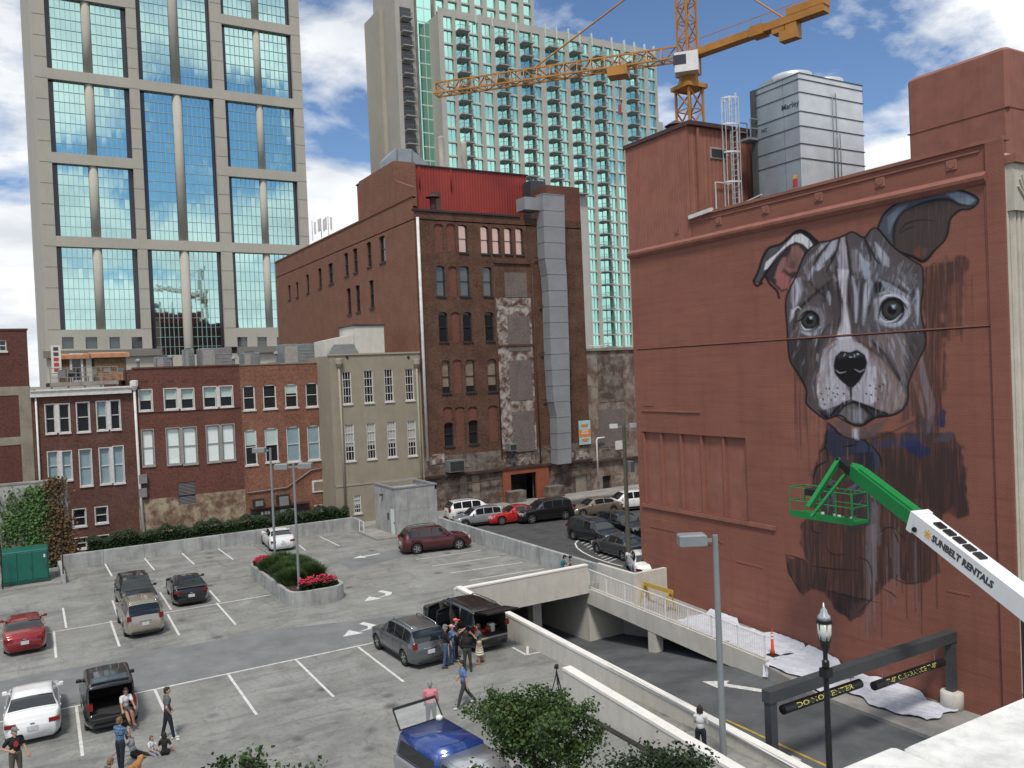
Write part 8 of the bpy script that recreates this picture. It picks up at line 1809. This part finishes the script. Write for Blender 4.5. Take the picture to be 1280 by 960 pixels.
for e in (1, -1):
    s = MB(); s.add([(-2.5, e*.925, 1.15), (-.5, e*.925, 1.15), (-.5, e*.857, 1.56), (-2.42, e*.857, 1.56)], [(0, 1, 2, 3)]); obj('side_window', s, M_CGL, cap)
    s = MB(); s.add([(-.18, e*.905, 1.1), (1.0, e*.905, 1.1), (.66, e*.80, 1.6), (-.15, e*.80, 1.6)], [(0, 1, 2, 3)]); obj('side_window', s, M_CGL, pk)
    s = MB(); s.bbox(.78, .98, min(e*.98, e*1.2), max(e*.98, e*1.2), 1.1, 1.32, .03); s.bar((.88, e*.9, 1.12), (.88, e*1.05, 1.15), .05); obj('wing_mirror', s, M_TRIM, pk)
    s = MB(); s.box(2.62, 2.72, min(e*.6, e*.92), max(e*.6, e*.92), .68, .84); obj('head_lamp', s, M_HEAD, pk); s = MB(); s.box(-2.73, -2.66, min(e*.78, e*.94), max(e*.78, e*.94), .7, 1.0); obj('tail_lamp', s, M_TAIL, pk)
    for f in (-1.55, 1.75): tm, rm = wheel_mesh(.37); o = obj('wheel', tm, None, pk); o.location = (f, e*.83, .37); o.rotation_euler = (0, 0, 0 if e > 0 else math.pi); obj('rim', rm, None, o)
s = MB(); s.add([(1.30, -.78, 1.09), (1.30, .78, 1.09), (.77, .64, 1.66), (.77, -.64, 1.66)], [(0, 1, 2, 3)]); obj('windscreen', s, M_CGL, pk)
s = MB(); s.bbox(2.6, 2.76, -.9, .9, .42, .6, .03); obj('front_bumper', s, M_CHROME, pk)
s = MB(); s.bbox(-2.8, -2.66, -.9, .9, .45, .6, .03); obj('rear_bumper', s, M_CHROME, pk)
s = MB(); d = Vector((-.62, 0, .78)).normalized(); h0 = Vector((-2.6, 0, 1.76)); l = .66; yw = .76
cn = [h0+Vector((0, -yw, 0)), h0+Vector((0, yw, 0)), h0+d*l+Vector((0, yw, 0)), h0+d*l+Vector((0, -yw, 0))]
for i, (a, b_) in enumerate(zip(cn, cn[1:]+cn[:1])): s.bar(a, b_, .09 if i == 2 else .045, .03, up=(1, 0, .3))
o = obj('raised_rear_window', s, M_TRIM, cap)
q = NT('thin_clear_glass'); q.b.inputs['Base Color'].default_value = (.75, .8, .8, 1); q.b.inputs['Roughness'].default_value = .05; q.b.inputs['Alpha'].default_value = .18
s = MB(); s.poly(cn); obj('pane', s, q.m, o)
s = MB(); s.smooth = True; s.lathe((-2.45, .55, 1.77), [(.11, 0), (.11, .1), (.06, .14)], 14); obj('roof_beacon', s, M_CAP, cap)
s = MB(); s.tube([(-.75, -.5, 1.79), (-.6, .1, 1.83), (-.8, .5, 1.79)], .012, 5); obj('roof_handle', s, P_BLUE, cap)
# ================================================================== PEOPLE
def cloth_mat(name, c, var=.12): return mat('cloth_'+name, c, rough=.85, var=var, vs=9, bump=.25, bs=14)
def check_mat():
    q = NT('cloth_plaid_blue'); q.b.inputs['Roughness'].default_value = .85; P = q.pos(); s = q.n('ShaderNodeSeparateXYZ'); q.l(P, s.inputs[0])
    a = q.math('GREATER_THAN', q.math('SINE', q.math('MULTIPLY', s.outputs[2], 75.)), .2); b_ = q.math('GREATER_THAN', q.math('SINE', q.math('MULTIPLY', q.math('ADD', s.outputs[1], s.outputs[0]), 75.)), .2)
    q.l(q.mix(q.math('MULTIPLY', q.math('ADD', a, b_), .5), (.03, .07, .14), (.10, .22, .34)), q.b.inputs['Base Color']); MATS['plaid'] = q.m; return q.m
M_SKIN = mat('skin_light', (.45, .26, .18), rough=.6, var=.06, vs=12); M_SKIN2 = mat('skin_tan', (.34, .18, .12), rough=.6, var=.06, vs=12)
M_HAIRB = mat('hair_dark_brown', (.025, .016, .012), rough=.6, var=.3, vs=30); M_HAIRG = mat('hair_grey', (.23, .23, .23), rough=.6, var=.3, vs=30); M_HAIRL = mat('hair_light_brown', (.16, .09, .045), rough=.6, var=.3, vs=30)
M_EYE = mat('eye_dark', (.01, .01, .01), rough=.2, var=0); M_LIP = mat('lips', (.28, .08, .07), rough=.5, var=0)
class Prims:
    def __init__(s): s.p = []
    def cap(s, a, b_, ra, rb, m): s.p.append(('c', Vector(a), Vector(b_), ra, rb, m))
    def ell(s, c, r_, m, X=Vector((1, 0, 0)), Y=Vector((0, 1, 0)), Z=Vector((0, 0, 1))): s.p.append(('e', Vector(c), tuple(r_), m, X, Y, Z))
    def mesh(s):
        V = []; Fc = []; n = 10
        for q in s.p:
            if q[0] == 'c':
                _, a, b_, ra, rb, m = q; d = b_-a; l = d.length; d = d/l if l > 1e-6 else Vector((0, 0, 1)); x = d.orthogonal().normalized(); y = d.cross(x); rows = [(a-d*ra*.94, ra*.34), (a-d*ra*.7, ra*.71), (a, ra), (b_, rb), (b_+d*rb*.7, rb*.71), (b_+d*rb*.94, rb*.34)]; k = len(V)
                for c, r_ in rows:
                    for i in range(n): t = 2*math.pi*i/n; V.append(c+x*(r_*math.cos(t))+y*(r_*math.sin(t)))
            else:
                _, c, rr_, m, X, Y, Z = q; k = len(V); rows = [math.pi*(i+.5)/9 for i in range(9)]
                for ph in rows:
                    for i in range(n): t = 2*math.pi*i/n; V.append(c+X*(rr_[0]*math.sin(ph)*math.cos(t))+Y*(rr_[1]*math.sin(ph)*math.sin(t))-Z*(rr_[2]*math.cos(ph)))
            R__ = len(rows)
            for i in range(R__-1):
                for j in range(n): j2 = (j+1) % n; Fc.append((k+i*n+j, k+i*n+j2, k+i*n+n+j2, k+i*n+n+j))
            Fc += [tuple(k+j for j in range(n-1, -1, -1)), tuple(k+(R__-1)*n+j for j in range(n))]
        me = bpy.data.meshes.new('body'); me.from_pydata([tuple(v) for v in V], [], Fc); me.update(); return me
    def classify(s, P):
        D = []
        for q in s.p:
            if q[0] == 'c':
                a, b_ = np.array(q[1]), np.array(q[2]); d = b_-a; l2 = max(1e-9, d @ d); t = np.clip(((P-a) @ d)/l2, 0, 1); D.append(np.linalg.norm(P-a-t[:, None]*d, axis=1)-(q[3]+(q[4]-q[3])*t))
            else:
                c = np.array(q[1]); B = np.array([q[4], q[5], q[6]]); w_ = (P-c) @ B.T; r_ = np.array(q[2]); k0 = np.linalg.norm(w_/r_, axis=1); k1 = np.linalg.norm(w_/(r_*r_), axis=1); D.append(k0*(k0-1)/np.maximum(k1, 1e-6))
        return np.argmin(np.array(D), 0)
def remesh(pr, voxel, smooth=3):
    me = pr.mesh(); o = bpy.data.objects.new('tmp_body', me); COL.objects.link(o); md = o.modifiers.new('r', 'REMESH'); md.mode = 'VOXEL'; md.voxel_size = voxel; md.use_smooth_shade = True; sm_ = o.modifiers.new('s', 'SMOOTH'); sm_.iterations = smooth; sm_.factor = .45
    dg = bpy.context.evaluated_depsgraph_get(); dg.update(); r_ = bpy.data.meshes.new_from_object(o.evaluated_get(dg)); bpy.data.objects.remove(o)
    n = len(r_.polygons); C = np.empty(n*3, np.float32); r_.polygons.foreach_get('center', C); idx = pr.classify(C.reshape(-1, 3).astype(float)); ms = []; mi = np.zeros(n, np.int32)
    for k, q in enumerate(pr.p):
        m = q[5] if q[0] == 'c' else q[3]
        if m not in ms: ms.append(m)
        mi[idx == k] = ms.index(m)
    r_.materials.clear()
    for m in ms: r_.materials.append(m)
    r_.polygons.foreach_set('material_index', mi); r_.polygons.foreach_set('use_smooth', np.ones(n, bool)); return r_
def limb(f, a, e): f, a = R_(f), R_(a); return Vector((math.sin(f), e*math.sin(a)*math.cos(f), -math.cos(a)*math.cos(f)))
def person(label, pos, rz, h=1.75, top=None, bottom=None, skin=M_SKIN, hair=M_HAIRB, shoe=None, legs=((0, 4, 0), (0, 4, 0)), arms=((5, 10, 15, -5), (5, 10, 15, -5)), lean=0, turn=0, nod=0, sleeves='short', hat=None, longhair=0., skirt=None, shorts=False, seat=None, fem=False, build=1., glasses=False):
    build *= 1.16
    k = h/1.75; pr = Prims(); shoe = shoe or M_TRIM; V3 = Vector
    hp = V3((0, 0, .93)); ln = R_(lean); up_ = V3((math.sin(ln), 0, math.cos(ln))); fwd = V3((math.cos(ln), 0, -math.sin(ln))); lat = V3((0, 1, 0)); B_ = build
    hw = .088 if not fem else .092; sw_ = .185 if not fem else .16
    pr.ell(hp+up_*.02, (.105*B_, .165*B_ if not fem else .17, .12), bottom, fwd, lat, up_); pr.ell(hp+up_*.16, (.095*B_, .14*B_ if not fem else .125, .15), top, fwd, lat, up_); pr.ell(hp+up_*.36, (.115*B_, .17*B_ if not fem else .15, .17), top, fwd, lat, up_)
    if fem: pr.ell(hp+up_*.36+fwd*.06, (.07, .12, .07), top, fwd, lat, up_)
    sh_ = hp+up_*.47; pr.cap(sh_-lat*(sw_-.02), sh_+lat*(sw_-.02), .066*B_, .066*B_, top); nk = hp+up_*.52; pr.cap(nk-up_*.02, nk+up_*.1+fwd*.015, .055, .05, skin); pr.cap(sh_+lat*.1, nk+up_*.03, .05, .05, top); pr.cap(sh_-lat*.1, nk+up_*.03, .05, .05, top)
    ct_, st_ = math.cos(R_(turn)), math.sin(R_(turn)); hf = fwd*ct_+lat*st_; hl = up_.cross(hf); hu = (up_*math.cos(R_(nod))+hf*math.sin(R_(nod))).normalized(); hf = (hf-hu*hf.dot(hu)).normalized()
    hc = nk+up_*.19+hf*.02; E = lambda o, r_, m: pr.ell(hc+hf*o[0]+hl*o[1]+hu*o[2], r_, m, hf, hl, hu)
    E((0, 0, 0), (.098, .076, .118), skin); E((.045, 0, -.06), (.055, .052, .055), skin); E((.1, 0, -.012), (.022, .015, .026), skin); E((.0, .077, -.01), (.022, .012, .032), skin); E((.0, -.077, -.01), (.022, .012, .032), skin)
    for e in (1, -1): E((.088, e*.032, .012), (.012, .018, .011), M_EYE)
    if glasses: E((.092, 0, .012), (.012, .07, .016), M_EYE)
    E((.092, 0, -.062), (.012, .026, .009), M_LIP)
    E((-.022, 0, .032), (.098, .088, .104), hair); E((-.05, 0, -.02), (.07, .08, .09), hair); E((.02, 0, .085), (.075, .07, .045), hair)
    if longhair:
        for e in (1, 0, -1): b0_ = hc-hf*(.06 if e == 0 else .02)+hl*(.07*e); pr.cap(b0_, b0_-up_*longhair-hf*.02, .05, .035, hair)
    if hat: E((-.005, 0, .06), (.112, .094, .075), hat); pr.ell(hc+hf*.12+hu*.055, (.085, .075, .014), hat, hf, hl, hu)
    fz = 0.; feet = []
    for e, (f, a, kn) in zip((1, -1), legs):
        hj = hp+lat*(e*hw)-up_*.03; d = limb(f, a, e); kp = hj+d*.43; d2 = limb(f-kn, a*.5, e); an = kp+d2*.42; cut = shorts or skirt is not None
        pr.cap(hj, kp, .088*B_, .058*B_, bottom if not (cut and not shorts) else (bottom if skirt is None else skin)) if not shorts else (pr.cap(hj, hj.lerp(kp, .7), .09, .075, bottom), pr.cap(hj.lerp(kp, .6), kp, .066, .055, skin))
        pr.cap(kp, kp.lerp(an, .35), .056*B_, .056*B_, skin if cut else bottom); pr.cap(kp.lerp(an, .35), an, .054*B_, .04 if cut else .05, skin if cut else bottom)
        tf = V3((1, e*.18, 0)); 
        if abs(d2.z) < .75: tf = V3((-d2.z*.4+.2, e*.15, 1.)) if d2.x > 0 else V3((.6, 0, -.6))
        tf.normalize(); hl_ = an-V3((0, 0, .035)) if abs(d2.z) >= .75 else an+d2*.03
        pr.cap(hl_-tf*.05, hl_+tf*.15, .043, .036, shoe); feet.append(min((hl_-tf*.05).z-.043, (hl_+tf*.15).z-.036))
    if skirt is not None:
        L1 = .52; mid = sum(((hp+lat*(e*hw)+limb(f, a, e)*.43) for e, (f, a, kn) in zip((1, -1), legs)), V3((0, 0, 0)))/2
        for t_ in range(6): c = (hp-up_*.02).lerp(mid-V3((0, 0, .09)), t_/5); pr.ell(c, (.11+.035*t_/1.6, .165+.022*t_, .09), skirt)
    for e, ar in zip((1, -1), arms):
        f, a, el_ = ar[:3]; inn = ar[3] if len(ar) > 3 else 0; sj = sh_+lat*(e*sw_); d = limb(f+lean*.5, a, e); ep = sj+d*.285; d2 = limb(f+lean*.5+el_, a, e); d2 = (d2+lat*(e*math.sin(R_(inn))*1.3)).normalized(); wp = ep+d2*.25
        if sleeves == 'long': pr.cap(sj, ep, .058*B_, .047*B_, top); pr.cap(ep, wp, .046*B_, .036, top)
        else: s_ = .62 if sleeves == 'short' else .0; pr.cap(sj, sj.lerp(ep, max(.1, s_)), .06*B_, .055*B_, top if s_ else skin); pr.cap(sj.lerp(ep, .3), ep, .044*B_, .039, skin); pr.cap(ep, wp, .04, .029, skin)
        pc = wp+d2*.055; side = d2.cross(V3((1, 0, 0)) if abs(d2.x) < .8 else V3((0, 0, 1))).normalized(); nr = d2.cross(side); pr.cap(wp, wp+d2*.03, .028, .03, skin)
        for j in (-1, 1): pr.cap(pc+side*(.018*j)-d2*.02, pc+side*(.024*j)+d2*.03, .022, .019, skin)
        for j, (o_, l_) in enumerate(((-.036, .062), (-.012, .075), (.012, .07), (.036, .052))):
            b0_ = pc+side*o_+d2*.038; m1 = b0_+d2*(l_*.55)+nr*.006; pr.cap(b0_, m1, .0105, .0098, skin); pr.cap(m1, m1+d2*(l_*.4)+nr*.022, .0098, .009, skin)
        b0_ = pc-side*.034-d2*.03; pr.cap(b0_, b0_-side*.026+d2*.03+nr*.012, .0125, .011, skin); pr.cap(b0_-side*.026+d2*.03+nr*.012, b0_-side*.03+d2*.06+nr*.02, .011, .0098, skin)
    me = remesh(pr, .0115, 2)
    zs_ = np.empty(len(me.vertices)*3, np.float32); me.vertices.foreach_get('co', zs_); z0 = zs_.reshape(-1, 3)[:, 2].min() if seat is None else .93-.13-seat/k
    me.transform(Matrix.Translation((0, 0, -z0))); me.transform(Matrix.Scale(k, 4))
    o = bpy.data.objects.new('person', me); COL.objects.link(o); o.location = (pos[0], pos[1], pos[2] if len(pos) > 2 else 0); o.rotation_euler = (0, 0, rz); tag(o, label, 'person'); return o
RT, LT, AW, TO = R_(-30.6), R_(149.4), R_(59.4), R_(-110)
C_ = cloth_mat; BLK, JEAN, NAVYP, GREY_, WHT, PINK, BLU, TEAL, CREAM, OLV = C_('black', (.012, .012, .014)), C_('jeans', (.05, .09, .16)), C_('navy_trouser', (.014, .018, .03)), C_('grey', (.10, .105, .115)), C_('white', (.55, .56, .57)), C_('pink', (.55, .20, .24)), C_('blue', (.10, .18, .36)), C_('teal', (.03, .14, .16)), C_('cream', (.45, .44, .36), .35), C_('olive', (.035, .04, .03))
CAPG, CAPC, CAPP, KHK, CHAR, LGRY, BRN = C_('cap_grey', (.14, .14, .145)), C_('cap_coral', (.75, .11, .12)), C_('cap_pink', (.6, .3, .36)), C_('khaki', (.09, .08, .06)), C_('charcoal', (.04, .043, .05)), C_('light_grey', (.22, .22, .25)), C_('brown', (.05, .035, .025)); PLAID = check_mat(); SHW = C_('white_shoe', (.5, .5, .5)); SANDAL = C_('sandal', (.3, .14, .06))
def at(px, py, z=0.): p = pZ(px, py, z); return (p.x, p.y, z)
m1 = person('man in black print T shirt and grey cap, hand at waist, beside the white sedan', at(21, 980), R_(-75), 1.8, BLK, KHK, arms=((5, 14, 20, 0), (-12, 34, 75, -62)), hat=CAPG, hair=M_HAIRG, turn=20)
bp_ = m1.location; s = MB(); d = Vector((math.cos(R_(-75)), math.sin(R_(-75)), 0)); n_ = Vector((-d.y, d.x, 0)); c = d*.135+Vector((0, 0, 1.33))
s.poly([c+n_*(.085*math.cos(t))*(1 if i % 2 else .8)+Vector((0, 0, .1*math.sin(t))) for i, t in enumerate([2*math.pi*j/14 for j in range(14)])]); o = obj('shirt_print', s, mat('red_shirt_print', (.35, .04, .05), rough=.8, var=.5, vs=18), None); o.parent = m1; o.rotation_euler = (0, 0, R_(75))
person('man in blue plaid shirt with his back turned near the seated group', at(152, 964), R_(35), 1.75, PLAID, NAVYP, arms=((25, 12, 95, -40), (25, 12, 95, -40)), hair=M_HAIRL, sleeves='short', legs=((4, 5, 0), (-6, 5, 2)))
er = pZ(143, 914)
person('woman in white T shirt sitting cross legged on the open tailgate', (er.x+.42, er.y+.12, 0), R_(-80), 1.66, WHT, KHK, M_SKIN2, legs=((82, 12, 75), (86, -8, 40)), arms=((35, 10, 30, -5), (30, 14, 25, 0)), lean=10, fem=True, shorts=True, seat=.6, longhair=.12, glasses=True, shoe=SANDAL)
person('woman in lilac grey top and black trousers sitting on the ground, leaning on one hand', at(168, 946), R_(-35), 1.66, LGRY, BLK, M_SKIN2, legs=((78, 8, 18), (72, 4, 30)), arms=((-38, 18, 5, 0), (-42, 22, 5, 0)), lean=-18, fem=True, seat=.02, longhair=.22, turn=-10)
person('small child in white top sitting between the two women on the ground', at(190, 943), R_(-60), 1.15, WHT, LGRY, hair=M_HAIRL, legs=((80, 12, 30), (78, 8, 40)), arms=((30, 10, 50, -20), (25, 12, 40, -20)), seat=.02, longhair=.1, fem=True)
person('girl in black dress with long dark hair sitting with her back turned', at(206, 944), R_(75), 1.35, BLK, BLK, hair=M_HAIRB, legs=((80, 18, 60), (80, 14, 70)), arms=((20, 22, 50, -10), (-20, 30, 20, 0)), seat=.02, longhair=.3, fem=True, lean=8)
person('man in grey polo and navy trousers standing beside the seated group', at(211, 923), R_(5), 1.82, GREY_, NAVYP, hair=M_HAIRB, legs=((-10, 6, 4), (10, 6, 2)), arms=((8, 10, 25, -5), (-18, 22, 45, -25)), turn=-25, shoe=SHW)
person('brown haired person sitting low at the edge of the group', at(132, 987), R_(20), 1.7, KHK, JEAN, hair=M_HAIRL, legs=((80, 10, 60), (78, 10, 70)), arms=((35, 10, 40, -15), (35, 10, 40, -15)), seat=.02, lean=15)
person('man in black jacket, jeans and grey cap behind the graphite vehicle', at(558, 834), R_(-20), 1.8, BLK, JEAN, hat=CAPG, hair=M_HAIRG, arms=((10, 8, 20, -5), (28, 10, 95, -25)), sleeves='long', legs=((6, 4, 4), (-6, 5, 4)))
person('woman in pink cap and blue top drinking from a cup', at(566, 829), R_(-60), 1.66, BLU, JEAN, hat=CAPP, hair=M_HAIRL, arms=((45, 8, 100, -20), (5, 8, 20, 0)), fem=True, longhair=.15)
person('person in coral cap and black top with folded arms', at(571, 823), R_(-35), 1.74, BLK, BLK, hat=CAPC, hair=M_HAIRB, arms=((30, 10, 85, -30), (35, 12, 80, -30)))
person('person in black jacket and olive trousers with back turned to us', at(585, 840), R_(75), 1.72, BLK, OLV, hair=M_HAIRB, arms=((15, 10, 60, -15), (15, 10, 60, -15)), sleeves='long', longhair=.1)
person('woman in grey T shirt and cream patterned skirt by the open tailgate', at(600, 829), R_(160), 1.68, GREY_, CREAM, M_SKIN2, skirt=CREAM, hair=M_HAIRB, arms=((40, 8, 105, -12), (35, 10, 95, -12)), fem=True, longhair=.14, shoe=SANDAL, legs=((6, 4, 4), (-6, 4, 4)))
person('man in blue shirt and grey trousers striding across the lot', at(581, 884), R_(165), 1.8, BLU, CHAR, hair=M_HAIRB, legs=((22, 3, 6), (-24, 4, 14)), arms=((-16, 10, 12, 0), (12, 10, 25, 0)), shoe=SHW, lean=3, glasses=True)
person('grey haired man in pink shirt seen from behind by the pickup', at(540, 915), R_(62), 1.78, PINK, CHAR, hair=M_HAIRG, arms=((10, 10, 25, -10), (10, 10, 25, -10)), sleeves='long')
pp = at(703, 731); person('photographer in teal shirt and dark cap bent to a tripod behind the parapet', pp, R_(-25), 1.72, TEAL, TEAL, hair=M_HAIRB, hat=BLK, arms=((40, 8, 70, -20), (40, 8, 70, -20)), lean=14)
tripod('black video tripod in front of the teal photographer', (pp[0]+.42, pp[1]-.28, 0), 1.62, R_(20), .35)
person('dark haired woman in white shirt on the stairs between the parapets', at(877, 948), R_(35), 1.66, WHT, NAVYP, hair=M_HAIRB, arms=((25, 10, 70, -20), (25, 10, 70, -20)), fem=True, longhair=.12, turn=15, sleeves='long')
person('painter in dark spattered overalls standing in the lift basket', (29.35, bk_y-.1, bk_z), R_(20), 1.76, CHAR, C_('spattered_denim', (.06, .075, .095), .7), hair=M_HAIRL, arms=((60, 15, 30, 0), (20, 12, 50, -10)), hat=C_('cap_dusty', (.25, .2, .19)))
# ---- golden dog beside the seated group
def dog(label, pos, rz):
    pr = Prims(); F_ = mat('golden_fur', (.36, .17, .06), rough=.9, var=.25, vs=14, bump=.5, bs=40); V3 = Vector
    pr.ell((.2, 0, .44), (.2, .13, .165), F_); pr.ell((-.02, 0, .45), (.2, .115, .135), F_); pr.ell((-.22, 0, .45), (.17, .12, .14), F_); pr.cap((.28, 0, .5), (.40, 0, .58), .11, .09, F_); pr.ell((.43, 0, .64), (.11, .09, .085), F_); pr.cap((.49, 0, .61), (.60, 0, .59), .05, .038, F_); pr.ell((.63, 0, .60), (.016, .02, .016), M_EYE)
    for e in (1, -1):
        pr.ell((.40, e*.088, .62), (.045, .02, .08), F_); pr.ell((.52, e*.045, .66), (.011, .011, .011), M_EYE)
        pr.cap((.27, e*.08, .38), (.25, e*.08, .2), .055, .036, F_); pr.cap((.25, e*.08, .2), (.28, e*.08, .04), .034, .03, F_); pr.cap((.28, e*.08, .03), (.33, e*.08, .028), .032, .028, F_)
        pr.cap((-.26, e*.085, .42), (-.18, e*.09, .27), .085, .05, F_); pr.cap((-.18, e*.09, .27), (-.34, e*.09, .17), .045, .03, F_); pr.cap((-.34, e*.09, .17), (-.31, e*.09, .04), .028, .028, F_); pr.cap((-.31, e*.09, .03), (-.26, e*.09, .028), .032, .028, F_)
    pr.cap((-.36, 0, .5), (-.55, 0, .6), .035, .04, F_); pr.cap((-.55, 0, .6), (-.68, 0, .72), .04, .02, F_)
    me = remesh(pr, .013, 2); o = bpy.data.objects.new('dog', me); COL.objects.link(o); o.location = pos; o.rotation_euler = (0, 0, rz); return tag(o, label, 'dog')
dog('golden furred dog standing beside the man in plaid', at(165, 979), R_(40))
